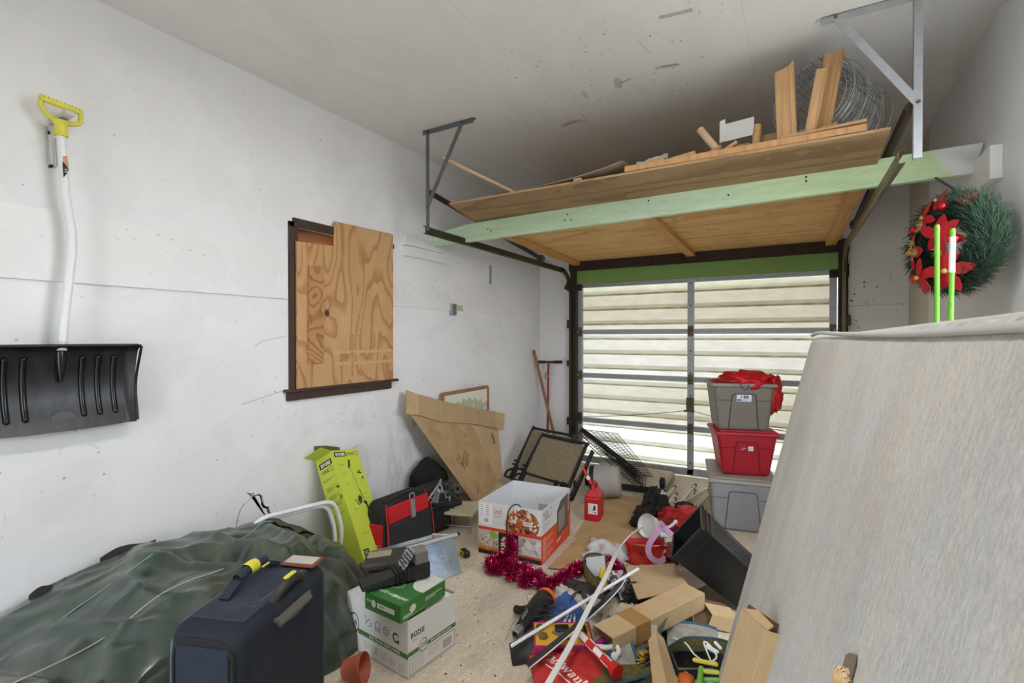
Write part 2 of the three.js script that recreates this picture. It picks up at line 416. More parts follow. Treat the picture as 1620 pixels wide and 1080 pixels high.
struct('roof', [boxAt(XL - 0.5, XR + 0.5, HC + 0.25, HC + 0.33, ZB - 0.62, ZF + 0.6, 0), boxAt(XL - 0.1, XR + 0.1, HC + 0.1, HC + 0.26, ZB - 0.14, ZF + 0.14, 0)], std(0x6b6660, 0.9));

const floorMap = canvasTexture(2048, 2048, (g) => {
  g.fillStyle = '#d0c4b1'; g.fillRect(0, 0, 2048, 2048);
  const im = g.getImageData(0, 0, 2048, 2048), d = im.data;
  for (let i = 0; i < d.length; i += 4) {
    const x = (i / 4) % 2048, y = (i / 8192) | 0;
    const k = 1 + 0.10 * fbm(x / 500, y / 800, 4) + 0.05 * fbm(x / 24, y / 36, 2) + (rnd() - 0.5) * 0.26;
    d[i] *= k; d[i + 1] *= k; d[i + 2] *= k;
  }
  g.putImageData(im, 0, 0);
  const q = (x, z) => [(x + 2.9) / 3.8 * 2048, (1 - (z + 5.7) / 7.3) * 2048];
  for (let i = 0; i < 90; i++) { const [x, y] = q(rr(-2.2, -0.3), rr(-5.4, -1)); g.fillStyle = `rgba(74,62,48,${rr(0.02, 0.09)})`; g.beginPath(); g.ellipse(x, y, rr(10, 90), rr(8, 50), rr(0, 3), 0, 7); g.fill(); }
  for (let i = 0; i < 14; i++) { const [x, y] = q(rr(-1.7, -1.2), rr(-4.6, -3.9)); g.fillStyle = 'rgba(66,58,44,0.13)'; g.beginPath(); g.ellipse(x, y, rr(10, 40), rr(8, 30), 0, 0, 7); g.fill(); }
  speck(g, q, 900, -2.7, 0.2, -5.4, -1.0, 0.6, 2.4, 0.6);
});
floorMap.repeat.set(1 / 3.8, 1 / 7.3); floorMap.offset.set(2.9 / 3.8, 5.7 / 7.3); floorMap.wrapS = floorMap.wrapT = THREE.ClampToEdgeWrapping;
struct('floor', boxAt(XL - 0.1, XR + 0.1, -0.1, 0, ZB - 0.18, ZF + 0.14, 0), tint(floorMap, 0.92, { bumpMap: fineBump, bumpScale: 0.0012 }));
struct('ground', boxAt(-30, 30, -0.4, -0.06, -40, 30, 0), std(0xa9a49b, 0.95));

// crumbs and dead leaves on the floor
{
  const bits = [];
  const spots = [[-1.42, -1.85, 0.25], [-1.25, -1.9, 0.3], [-1.55, -2.4, 0.35], [-1.3, -2.2, 0.3], [-1.45, -4.3, 0.3], [-1.0, -4.8, 0.4], [-1.3, -1.4, 0.2]];
  for (let i = 0; i < 130; i++) {
    const [x, z, r] = spots[i % spots.length], s = rr(0.002, 0.009);
    bits.push(put(new THREE.IcosahedronGeometry(s * 0.55, 0).scale(1, 0.5, rr(0.5, 1.8)), x + rr(-r, r), s * 0.2, z + rr(-r, r), 0, rr(0, 6), 0));
  }
  const o = mesh('debris', bits.map((b) => boxUV(b)), std(0x4a3a28, 0.95));
  tag(o, 'brown crumbs and dead leaf bits scattered over the beige floor', 'debris'); o.userData.kind = 'stuff';
}

// added fill light in strip form on the ceiling, out of the camera's view
{
  const t = thing('added_fill_light', 'added white fill light in strip form on the ceiling', 'light', [-0.75, HC, -1.25]);
  mesh('housing', box(0.16, 0.05, 1.24, 0.01).translate(0, -0.025, 0), M.white, t);
  mesh('diffuser', rbox(0.14, 0.03, 1.2, 0.012).translate(0, -0.062, 0), std(0xffffff, 0.5, { emissive: 0xfff6ea, emissiveIntensity: 1.2 }), t);
  const l = new THREE.RectAreaLight(0xfffaf4, 38, 0.14, 1.2);
  l.position.set(-0.75, HC - 0.082, -1.25); l.rotation.x = -Math.PI / 2;
  scene.add(l);
}

// ------------------------------------------------------------ window_1, boarded up
M.brown = tint(timber(74, 55, 45, 0.4, 3, [3, 1]), 0.6);
{
  const w = struct('window_1', [
    boxAt(XL - 0.16, XL + 0.012, WY0, WY1, WZ1 - 0.036, WZ1 - 0.0), boxAt(XL - 0.16, XL + 0.012, WY0, WY1, WZ0, WZ0 + 0.036),
    boxAt(XL - 0.16, XL + 0.012, WY1 - 0.012, WY1 + 0.02, WZ0, WZ1),
  ], M.brown);
  mesh('casing', [boxAt(XL, XL + 0.018, WY0 - 0.01, 2.232, -2.040, -2.003, 0.003), boxAt(XL, XL + 0.018, 2.196, 2.232, -2.94, -2.003, 0.003), boxAt(XL, XL + 0.018, WY0 - 0.01, 2.232, -2.92, -2.885, 0.003)], M.brown, w);
  mesh('sill', [boxAt(XL, XL + 0.05, 1.145, 1.163, -2.955, -1.965, 0.004), boxAt(XL, XL + 0.022, 1.088, 1.147, -2.905, -1.985, 0.006)], M.brown, w);
  mesh('sash', [boxAt(XL - 0.11, XL - 0.08, 2.128, WY1 - 0.012, WZ0, WZ1), boxAt(XL - 0.11, XL - 0.08, WY0, WY0 + 0.05, WZ0, WZ1), boxAt(XL - 0.11, XL - 0.08, WY0, WY1, WZ1 - 0.075, WZ1 - 0.036), boxAt(XL - 0.11, XL - 0.08, WY0, WY1, WZ0 + 0.036, WZ0 + 0.075)], std(0x7d5942, 0.5), w);
  mesh('pane', boxAt(XL - 0.097, XL - 0.093, WY0 + 0.05, 2.128, WZ0 + 0.07, WZ1 - 0.07, 0), phys(0xffffff, 0.02, { transmission: 1, thickness: 0 }), w);
}
{
  // flame-figured sheet nailed over the window; the figure spreads from a knot
  const Hh = [205, 165, 118], Lo = [166, 113, 66];
  const tex = texture(1024, 1400, (u, v) => {
    const x = u * 0.87, y = v * 1.15;   // metres from the far lower corner; u runs towards the camera
    const kx = 0.63, ky = 0.50, dx = x - kx, dy = (y - ky);
    const r = Math.hypot(dx, dy);
    const w = fbm(x * 8 + 2, y * 3, 3) * 0.10;
    const flame = n2(x * 3.6 + 2.2, y * 0.95 + 7.1) * 1.5 + 0.35 * n2(x * 7 + 9, y * 1.7) + w;
    const pull = Math.exp(-r * r / 0.035);   // the figure closes in on the knot
    const t = mixn(flame, 0.9 * Math.atan2(dy * 1.2, Math.abs(dx) + 0.03) + w * 2 + 0.4, pull * 0.8) * 1.25 + 10;
    const f = t - Math.floor(t);
    let k = smooth(0.55, 0.93, f) * (1 - smooth(0.95, 1, f));
    k = clamp(k * 0.62 + 0.10 * fbm(x * 70, y * 4, 2) + 0.14 + 0.2 * fbm(x * 4, y * 1.2 + 4, 2));
    const n = 1 + 0.04 * fbm(x * 30, y * 120, 2);
    let c = [mixn(Hh[0], Lo[0], k) * n, mixn(Hh[1], Lo[1], k) * n, mixn(Hh[2], Lo[2], k) * n];
    const knot = smooth(0.030, 0.012, Math.hypot(dx * 1.1, dy));
    c = c.map((q, i) => mixn(q, [62, 40, 24][i], knot * 0.9));
    // factory patches near the bottom: pale lengthwise plugs and short ladder marks
    const jag = 0.012 * fbm(x * 40, y * 8, 2);
    for (const yy of [0.235, 0.155]) if (Math.abs(y - yy) < 0.011 + jag * 0.6 && x < 0.57) c = [222, 180, 124].map((q) => q * n * (0.93 + 0.1 * fbm(x * 30, y * 90, 2)));
    for (const [xx, y0, y1] of [[0.41, 0.05, 0.36], [0.34, 0.25, 0.35], [0.33, 0.06, 0.13], [0.20, 0.26, 0.36], [0.13, 0.26, 0.34]]) {
      if (Math.abs(x - xx) < 0.012 && y > y0 && y < y1) { const ld = Math.sin(y * 420) > -0.1; c = c.map((q, i) => mixn(q, ld ? [140, 100, 62][i] : [214, 172, 118][i], 0.75)); }
    }
    return c;
  });
  tex.repeat.set(1 / 0.87, 1 / 1.16); tex.offset.set(2.905 / 0.87, -1.152 / 1.16);
  const t = thing('plywood_sheet', 'flame-grained plywood sheet with a notched top corner boarding up the window', 'plywood');
  const m = tint(tex, 0.75, { bumpMap: grainBump, bumpScale: 0.0008 });
  mesh('board', boxUV(plate(zy([[-2.045, 1.152], [-2.905, 1.152], [-2.905, 2.305], [-2.345, 2.292], [-2.345, 2.120], [-2.045, 2.105]]), 0.014, [], 0.0012).rotateY(Math.PI / 2).translate(XL + 0.020, 0, 0)), m, t);
  mesh('batten', boxUV(plate(zy([[-2.115, 1.325], [-2.235, 1.322], [-2.240, 1.972], [-2.125, 1.962]]), 0.012, [], 0.001).rotateY(Math.PI / 2).translate(XL + 0.0365, 0, 0)), tint(plywood([190, 146, 98], [156, 104, 60], 21, 2.0, 2.2, 4, 256, 512), 0.75), t, 'narrow offcut screwed on the face of the sheet');
}
// outlet box at the lower edge of the strip
{
  const t = thing('outlet_box', 'bare metal electrical box with a patch of green paint beside it on the left wall', 'outlet', [XL, 1.752, -3.71]);
  mesh('box_frame', [box(0.03, 0.105, 0.008).translate(0.02, 0, 0.034), box(0.03, 0.105, 0.008).translate(0.02, 0, -0.034), box(0.03, 0.008, 0.068).translate(0.02, 0.049, 0), box(0.03, 0.008, 0.068).translate(0.02, -0.049, 0)], M.galv, t);
  mesh('socket', [rbox(0.018, 0.034, 0.036, 0.008).translate(0.022, 0.021, 0), rbox(0.018, 0.034, 0.036, 0.008).translate(0.022, -0.022, 0), box(0.01, 0.095, 0.05).translate(0.016, 0, 0)], std(0x74787a, 0.5), t);
  mesh('paint_patch', box(0.0022, 0.05, 0.19, 0).translate(0.0152, 0.018, -0.06), std(0xaec79a, 0.8), t);
}

// ------------------------------------------------------------ door_1, the sectional garage door
M.jamb = tint(timber(62, 43, 33, 0.5, 8, [2, 1]), 0.75);
M.greenDark = std(0x7fa35a, 0.7, { bumpMap: grainBump, bumpScale: 0.0005 });
struct('trim_6', [boxAt(-2.392, -2.318, 0, 2.40, ZB - 0.10, ZB + 0.05)], M.jamb);
struct('trim_7', [boxAt(0.292, 0.366, 0, 2.40, ZB - 0.10, ZB + 0.05)], M.jamb);
struct('trim_8', boxAt(-2.40, 0.37, 2.282, 2.392, ZB - 0.05, ZB + 0.075, 0.004), M.jamb);
struct('trim_9', boxAt(-2.318, 0.292, 2.126, 2.283, ZB - 0.06, ZB + 0.02, 0.003), M.greenDark);
{
  const door = thing('door_1', 'cream translucent sectional garage door with aluminium rails', 'door', [0, 0, -5.575]);
  delete door.userData.category; door.userData.kind = 'structure';
  const levels = [0.02, 0.515, 1.045, 1.56, 2.135];
  const tone = [0xfffffe, 0xfffdf7, 0xfffefc, 0xfffcf5];
  for (let s = 0; s < 4; s++) {
    const y0 = levels[s] + 0.01, y1 = levels[s + 1] - 0.01;
    const m = phys(tone[s], 0.95, { transmission: [0.30, 0.19, 0.20, 0.17][s], thickness: 0, map: texture(64, 512, (u, v) => {   // brown rib lines and the shade of each rib painted into the colour
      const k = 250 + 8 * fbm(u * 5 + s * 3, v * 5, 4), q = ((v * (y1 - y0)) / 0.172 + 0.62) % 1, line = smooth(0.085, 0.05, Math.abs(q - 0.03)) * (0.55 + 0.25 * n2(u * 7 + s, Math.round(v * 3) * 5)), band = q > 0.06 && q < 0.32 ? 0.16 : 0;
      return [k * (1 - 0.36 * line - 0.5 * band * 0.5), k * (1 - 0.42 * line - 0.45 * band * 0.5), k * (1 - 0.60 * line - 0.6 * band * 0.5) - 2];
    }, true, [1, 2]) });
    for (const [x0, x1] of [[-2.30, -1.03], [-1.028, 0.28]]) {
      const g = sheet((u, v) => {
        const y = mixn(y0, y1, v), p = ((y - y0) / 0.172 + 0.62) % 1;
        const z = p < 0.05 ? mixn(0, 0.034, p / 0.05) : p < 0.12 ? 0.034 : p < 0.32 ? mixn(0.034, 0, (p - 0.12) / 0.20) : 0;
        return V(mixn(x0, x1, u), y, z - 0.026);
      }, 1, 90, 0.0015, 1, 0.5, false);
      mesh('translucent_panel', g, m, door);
    }
    mesh('rail', [boxAt(-2.30, 0.28, levels[s + 1] - 0.030, levels[s + 1] - 0.0004, 0.0, 0.045), s < 3 ? boxAt(-2.30, 0.28, levels[s + 1] - 0.0002, levels[s + 1] + 0.026, 0.0, 0.045) : boxAt(-2.30, 0.28, levels[s + 1] - 0.052, levels[s + 1] - 0.03, 0.0, 0.03)], M.galv, door);
    for (const [x0, x1] of [[-2.312, -2.262], [-1.055, -0.992], [0.226, 0.286]]) mesh('stile', boxAt(x0, x1, levels[s] + 0.004, levels[s + 1] - 0.004, 0.005, 0.050), M.galv, door);
    if (s < 3) for (const x of [-2.285, -1.023, 0.256]) {
      const h = mesh('hinge', [boxAt(x - 0.028, x + 0.028, levels[s + 1] - 0.055, levels[s + 1] + 0.055, 0.050, 0.055), rod([x - 0.03, levels[s + 1], 0.060], [x + 0.03, levels[s + 1], 0.060], 0.009)], M.oldMetal, door);
      if (x < -2 || x > 0) mesh('roller', rod([x, levels[s + 1], 0.066], [x + (x < 0 ? -0.05 : 0.05), levels[s + 1], 0.066], 0.006), M.steel, h);
    }
  }
  mesh('bottom_rail', boxAt(-2.30, 0.28, 0.012, 0.085, 0.0, 0.05), M.galv, door);
  for (let k = 0; k < 9; k++) for (const x of [-1.023]) mesh('bolt', rod([x, 0.15 + k * 0.24, 0.05], [x, 0.15 + k * 0.24, 0.055], 0.008), M.darkMetal, door);
  const lock = mesh('lock_plate', [rbox(0.075, 0.15, 0.03, 0.006).translate(-1.023, 0.775, 0.065), rod([-1.023, 0.80, 0.075], [-1.023, 0.80, 0.10], 0.022, 0.022, 16)], M.oldMetal, door);
  mesh('lock_handle', [rbox(0.02, 0.085, 0.016, 0.005).translate(-1.028, 0.79, 0.105), rbox(0.11, 0.022, 0.012, 0.004).translate(-1.03, 0.71, 0.085)], M.oldMetal, lock);
  mesh('lock_cable', [tube([[-1.07, 0.71, 0.085], [-1.5, 0.64, 0.085], [-2.0, 0.575, 0.085], [-2.27, 0.55, 0.08]], 0.0035, 30, 6), tube([[-0.985, 0.71, 0.085], [-0.5, 0.62, 0.085], [0.24, 0.55, 0.08]], 0.0035, 30, 6)], M.darkMetal, door);
  for (const x of [-2.288, 0.262]) {
    mesh('top_bracket', [boxAt(x - 0.04, x + 0.03, 2.05, 2.13, 0.05, 0.058), rod([x - 0.03, 2.09, 0.07], [x + 0.05, 2.09, 0.07], 0.012)], M.darkMetal, door);
    mesh('bottom_bracket', [boxAt(x - 0.035, x + 0.035, 0.03, 0.16, 0.05, 0.058), boxAt(x - 0.03, x + 0.03, 0.50, 0.60, 0.05, 0.075)], M.darkMetal, door);
  }
}

// ------------------------------------------------------------ overhead loft, door tracks, lumber
M.greenBeam = tint(texture(1024, 128, (u, v) => {
  let k = 1 + 0.05 * fbm(u * 8, v * 4, 4) + 0.03 * fbm(u * 60, v * 8, 3);
  if (fbm(u * 90 + 3, v * 14, 2) > 0.62) k *= 0.72;
  const white = smooth(0.962, 0.978, u + v * 0.03) + smooth(0.012, 0.004, u + 0.004 * fbm(u * 50, v * 9, 2));
  const w2 = smooth(0.5, 0.2, Math.hypot((u - 0.515) * 22, (v - 0.06) * 2.2));
  const warm = smooth(0.55, 0.95, u);
  const g = [mixn(196, 198, warm), mixn(222, 222, warm), mixn(190, 172, warm)];
  return g.map((c) => mixn(c * k, 226 * (0.97 + 0.03 * k), clamp(white + w2 * 0.6)));
}), 0.65);
{
  const a = [XL + 0.0, 2.284], n = 0.142;
  const g = boxUV(plate([[a[0], 2.284], [0.757, 2.331], [0.79, 2.478], [-2.30, 2.436], [-2.43, 2.428], [a[0], 2.372]], 0.04, [], 0.0015).translate(0, 0, -3.42));
  M.greenBeam.map.repeat.set(1 / 3.62, 1 / 0.2); M.greenBeam.map.offset.set(2.82 / 3.62, -2.284 / 0.2 + 0.0);
  M.greenBeam.map.wrapS = M.greenBeam.map.wrapT = THREE.ClampToEdgeWrapping;
  const b = thing('painted_beam', 'mint green painted timber beam with a white end spanning the garage under the loft', 'beam');
  mesh('beam_board', g, M.greenBeam, b);
  for (const [x, y] of [[-2.2, 2.37], [-2.17, 2.355], [-1.5, 2.40], [-1.47, 2.36], [-0.9, 2.42], [0.02, 2.43], [0.02, 2.405], [-1.52, 2.36], [-0.4, 2.385]]) mesh('screw', rod([x, y, -3.379], [x, y, -3.3765], 0.006, 0.006, 8), M.darkMetal, b);
}
const deckY = (z) => 2.452 + 0.03 * (z + 3.38);
M.deck = tint(plywood([172, 142, 104], [142, 114, 80], 5.3, 0.45, 2.6, 3, 1024, 1024, (u, v, c) => { const d = smooth(0.1, 0.7, fbm(u * 3 + 8, v * 9, 4)); return c.map((q, i) => mixn(q, [132, 118, 84][i], d * 0.55) * (fbm(u * 40, v * 90, 2) > 0.6 ? 0.7 : 1)); }), 0.8);
M.deck.map.repeat.set(0.42, 0.42);
M.deckUnder = tint(plywood([232, 192, 126], [212, 164, 98], 2.7, 0.3, 2.6, 4, 1024, 1024, (u, v, c) => (fbm(u * 12, v * 60 + 7, 3) > 0.66 ? c.map((q) => q * 0.62) : c)), 0.8);
M.deckUnder.map.repeat.set(0.4, 0.4);
M.batten = tint(timber(224, 176, 104, 0.3, 4, [6, 0.7]), 0.75);
{
  const t = thing('loft_platform', 'plywood storage loft with wooden battens under it above the garage door', 'loft');
  const sh = (x0, x1, x2, x3, z0, z1, m) => panel4([x0, deckY(z0), z0], [x1, deckY(z0), z0], [x2, deckY(z1), z1], [x3, deckY(z1), z1], 0.013, null, 1, 1);
  mesh('plywood_deck', boxUV(sh(-2.222, 0.356, 0.356, -2.34, -2.895, -3.40)), M.deck, t, 'front overhang of weathered plywood');
  mesh('plywood_deck', boxUV(sh(-2.31, 0.345, 0.33, -2.32, -3.403, -4.235)), M.deckUnder, t);
  mesh('plywood_deck', boxUV(sh(-2.32, 0.33, 0.31, -2.33, -4.242, -5.43)), M.deckUnder, t);
  for (const x of [-2.295, -1.005, 0.27]) mesh('batten', bar([x + (x > 0 ? 0.03 : 0), deckY(-3.42) - 0.029, -3.42], [x - (x > 0 ? 0.04 : 0), deckY(-5.44) - 0.029, -5.44], 0.085, 0.04, 0.002), M.batten, t);
  mesh('cleat', boxUV(boxAt(-0.90, -0.70, 2.452, 2.462, -3.385, -3.36, 0.001)), std(0x8a5a34, 0.8), t);
  mesh('splinter', [panel4([-0.6, 2.4755, -2.897], [0.1, 2.4755, -2.897], [0.05, 2.4765, -2.96], [-0.55, 2.476, -2.98], 0.003)], std(0xa86f42, 0.9), t);
}

// galvanised hanger on each side and the door tracks
M.galvDull = std(0x6c7276, 0.55, { metalness: 0.35, map: M.galv.map });
function hanger(label, xv, xb, zc, drop, xCeil0, xCeil1, braceY, gm = M.galv) {
  const t = thing('track_hanger', label, 'bracket', [0, 0, 0], [0, 0, 0], 'galvanised hangers of the garage door tracks');
  const angle = (x0, x1) => [boxAt(x0, x1, HC - 0.003, HC, zc - 0.035, zc, 0), boxAt(x0, x1, HC - 0.036, HC, zc - 0.003, zc, 0)];
  mesh('ceiling_angle', angle(xCeil0, xCeil1), gm, t);
  mesh('upright', [boxAt(xv - 0.016, xv + 0.016, drop, HC - 0.01, zc + 0.002, zc + 0.005, 0), boxAt(xv - 0.016, xv - 0.013, drop, HC - 0.01, zc - 0.028, zc + 0.004, 0)], gm, t);
  mesh('brace', [bar([xb, HC - 0.02, zc + 0.007], [xv, braceY, zc + 0.007], 0.034, 0.003, 0, [0, 0, 1])], gm, t);
  for (const [x, y] of [[xb, HC - 0.02], [xv, HC - 0.02], [xv, braceY + 0.005]]) mesh('bolt', rod([x, y, zc + 0.008], [x, y, zc + 0.018], 0.008, 0.008, 6), M.oldMetal, t);
  return t;
}
hanger('galvanised angle hanger with brace holding the door track beside the left wall', -2.425, -2.105, -2.90, 2.292, -2.475, -2.01, 2.47, M.galvDull);
hanger('galvanised angle hanger with brace holding the door track beside the right wall', 0.449, 0.136, -2.86, 2.300, 0.075, 0.52, 2.545);
M.track = std(0x66624c, 0.5, { metalness: 0.55, map: texture(256, 256, (u, v) => { const k = 170 + 95 * fbm(u * 30, v * 8, 4); return [k, k, k - 20]; }, true, [5, 5]) });
M.trackR = std(0xb3a88e, 0.4, { metalness: 0.7, map: M.oldMetal.map });
function track(label, side, xh, xd, yNear, yFar, zNear, m) {
  const t = thing('door_track', label, 'track', [0, 0, 0], [0, 0, 0], 'steel tracks of the garage door');
  // C-section swept along: level run, quarter bend, plumb run
  const pts = [], R = 0.28, zEnd = -5.452;
  pts.push(V(xh, yNear, zNear)); for (let k = 1; k <= 6; k++) pts.push(V(mixn(xh, xd, k / 8), mixn(yNear, yFar, k / 6), mixn(zNear, zEnd + R, k / 6)));
  for (let k = 1; k <= 8; k++) { const a = k / 8 * Math.PI / 2; pts.push(V(xd, yFar - R * (1 - Math.cos(a)), zEnd + R - R * Math.sin(a))); }
  for (let k = 1; k <= 5; k++) pts.push(V(xd, mixn(yFar - R, 0.02, k / 5), zEnd));
  const c = new THREE.CatmullRomCurve3(pts, false, 'catmullrom', 0.1);
  const prof = [[-0.026, 0.012], [-0.028, -0.008], [-0.020, -0.014], [0.020, -0.014], [0.028, -0.008], [0.026, 0.012]];   // (across, sideways)
  const g = sheet((u, v) => {
    const p = c.getPointAt(v), d = c.getTangentAt(v), up = V(1, 0, 0).cross(d).normalize();
    const f = u * (prof.length - 1), i = Math.min(prof.length - 2, Math.floor(f)), q = f - i;
    const a = mixn(prof[i][0], prof[i + 1][0], q), s = mixn(prof[i][1], prof[i + 1][1], q);
    return p.addScaledVector(up, a).add(V(side * -s, 0, 0));
  }, 10, 110, 0.002, 0.1, 5, false);
  mesh('track_rail', g, m, t);
  for (const g of [boxAt(xd - 0.04, xd + 0.04, 2.05, 2.17, zEnd - 0.04, zEnd - 0.036, 0), ...[[1.15, 1.22], [0.45, 0.54], [1.60, 1.70]].map(([a, b]) => boxAt(xd - side * 0.03 - 0.02, xd - side * 0.03 + 0.02, a, b, zEnd - 0.035, zEnd + 0.005, 0.001))]) mesh('jamb_bracket', g, M.darkMetal, t);
  mesh('corner_gusset', boxUV(plate([[0, 0], [0.16, 0.03], [0.03, 0.16]], 0.003).rotateY(-Math.PI / 2).translate(xd, yFar - 0.24, zEnd + 0.03)), M.darkMetal, t);
  return t;
}
track('mottled green-grey steel track curving down the left side of the garage door', 1, -2.452, -2.375, 2.300, 2.270, -2.885, M.track);
track('tan worn steel track curving down the right side of the garage door', -1, 0.372, 0.335, 2.270, 2.32, -2.70, M.trackR);
function spring(label, x, y0, z0, y1, z1, x1) {
  const t = thing('spring_tube', label, 'spring', [0, 0, 0], [0, 0, 0], 'dark door springs above the tracks');
  mesh('tube', [rod([x, y0, z0], [x1, y1, z1], 0.022, 0.022, 12)], std(0x46392f, 0.6, { metalness: 0.3 }), t);
  mesh('pulley', [put(new THREE.TorusGeometry(0.034, 0.009, 8, 20), x1, y1 - 0.002, z1 - 0.02, 0, 0.5, 0), rod([x1 - 0.012, y1, z1 - 0.02], [x1 + 0.012, y1, z1 - 0.02], 0.026, 0.026, 16)], M.oldMetal, t);
  mesh('cable', tube([[x1, y1, z1 - 0.03], [x1, mixn(y1, 2.3, 0.6), mixn(z1, -5.3, 0.6)], [x1, 2.22, -5.43]], 0.0025, 12, 5), M.darkMetal, t);
  return t;
}
spring('dark brown spring tube above the left door track, its pulley hanging out under the loft', -2.52, 2.628, -3.03, 2.352, -4.80, -2.45);
spring('dark brown spring tube above the right door track by the galvanised brace', 0.425, 2.545, -2.88, 2.385, -4.75, 0.36);

// lumber and odds and ends lying on the loft
const DK = 2.475;   // top of the deck at its front
M.pineA = tint(timber(206, 168, 118, 0.22, 6, [7, 0.8]), 0.7);
M.pineB = tint(timber(194, 152, 102, 0.28, 11, [7, 0.8]), 0.7);
M.pineC = tint(timber(186, 150, 112, 0.3, 15, [7, 0.8]), 0.75);
M.pale = tint(timber(226, 202, 164, 0.2, 19, [7, 0.8]), 0.7);
single('long_board', [bar([-0.915, DK + 0.018, -2.93], [0.265, DK + 0.020, -2.935], 0.075, 0.034, 0.003)], M.pineB, 'long light brown board lying along the front edge of the loft', 'board');
single('casing_board', [bar([-0.10, DK + 0.061, -2.985], [0.27, DK + 0.063, -2.96], 0.062, 0.014, 0.002), bar([0.12, DK + 0.076, -3.0], [0.272, DK + 0.076, -2.98], 0.05, 0.012, 0.002)], M.pineA, 'thin ridged trim board lying on the right end of the long board', 'board');
function post(label, x0, y0, z0, x1, y1, z1, w, th, m, turn, chip = 0.02) {
  const L = Math.hypot(x1 - x0, y1 - y0, z1 - z0);
  const pts = [[-w / 2, 0], [w / 2, 0], [w / 2, L + chip], [w * 0.28, L], [w * 0.05, L - chip * 0.3], [-w / 2, L - chip * 0.6]];
  const g = boxUV(plate(pts, th, [], 0.0015).translate(0, 0, -th / 2));
  const t = thing('door_casing', label, 'board', [x0, y0, z0], [0, 0, 0], 'trim boards standing up from the loft');
  mesh('casing_strip', g, m, t);
  mesh('bead', boxUV(box(w * 0.16, L - 0.01, 0.006, 0.002).translate(w * 0.36, L / 2, th / 2 + 0.002)), m, t);
  t.quaternion.setFromUnitVectors(V(0, 1, 0), V(x1 - x0, y1 - y0, z1 - z0).normalize()).multiply(new THREE.Quaternion().setFromAxisAngle(V(0, 1, 0), turn));
  return t;
}
post('wide trim board standing upright on the loft left of the two leaning ones', -0.068, DK - 0.0, -3.0, -0.084, 2.905, -2.975, 0.088, 0.018, M.pineA, -0.2, 0.022);
post('tallest wide trim board leaning right in front of the wire roll', 0.065, DK + 0.0, -3.04, 0.137, 2.93, -2.99, 0.086, 0.018, M.pineB, 0.15, 0.018);
post('narrow trim strip between the two wide boards on the loft', 0.022, DK + 0.0, -2.985, 0.084, 2.85, -2.96, 0.048, 0.016, M.pineA, 0.3, 0.014);
// roll of wire fencing standing behind them
{
  const t = thing('wire_fence_roll', 'grey roll of welded wire fencing lying on its side on the loft', 'wire roll', [0.035, 2.765, -3.07], [0, 0, 0]);
  const rings = [];
  for (let h = 0; h < 12; h++) for (let k = 0; k < 3; k++) {
    const R = 0.212 - k * 0.02 + rr(-0.012, 0.012), y = 0.01 + h * 0.036 + rr(-0.008, 0.008);
    rings.push(put(new THREE.TorusGeometry(R, 0.0018, 5, 40), rr(-0.01, 0.01), y, rr(-0.01, 0.01), Math.PI / 2 + rr(-0.10, 0.10), 0, rr(-0.06, 0.06)));
  }
  mesh('hoop_wires', rings, std(0xaeb0b2, 0.45, { metalness: 0.3 }), t);
  const ups = [];
  for (let k = 0; k < 44; k++) { const a = k / 44 * 6.283 * 3.07, R = 0.212 - (k % 3) * 0.02; ups.push(rod([Math.cos(a) * R, 0, Math.sin(a) * R], [Math.cos(a + 0.04) * R, 0.39 + rr(0, 0.02), Math.sin(a + 0.04) * R], 0.0018, 0.0018, 5)); }
  mesh('upright_wires', ups, std(0x8a8c8e, 0.45, { metalness: 0.3 }), t);
  t.quaternion.setFromUnitVectors(V(0, 1, 0), V(0.42, -0.10, -0.9).normalize());   // lies on its side, its near end open to the room
}
const sheetMat = tint(texture(256, 256, (u, v) => { const k = 1 + 0.06 * fbm(u * 6, v * 6, 3); return [158 * k, 140 * k, 122 * k]; }), 0.9);
single('cardboard_sheet', sheet((u, v) => V(mixn(-1.70, -0.92, u) + v * 0.05, DK + 0.012 + 0.05 * Math.pow(u, 3) + 0.012 * Math.sin(u * 5) * v + 0.012 * v, mixn(-2.93, -3.30, v) + u * 0.06), 20, 6, 0.004, 0.8, 0.4), sheetMat, 'grey curled cardboard sheet lying on the left of the loft', 'cardboard');
single('cardboard_sheet', sheet((u, v) => V(mixn(-1.38, -1.12, u), DK + 0.05 + 0.035 * u + 0.01 * v, mixn(-3.12, -3.30, v)), 6, 3, 0.004, 0.3, 0.3), sheetMat, 'small upper scrap of cardboard on the curled grey sheet', 'cardboard');
single('wood_scrap', rbox(0.05, 0.018, 0.03, 0.003).translate(-1.22, DK + 0.008, -2.912), M.pineC, 'tiny chip of wood at the edge of the loft', 'wood scrap');
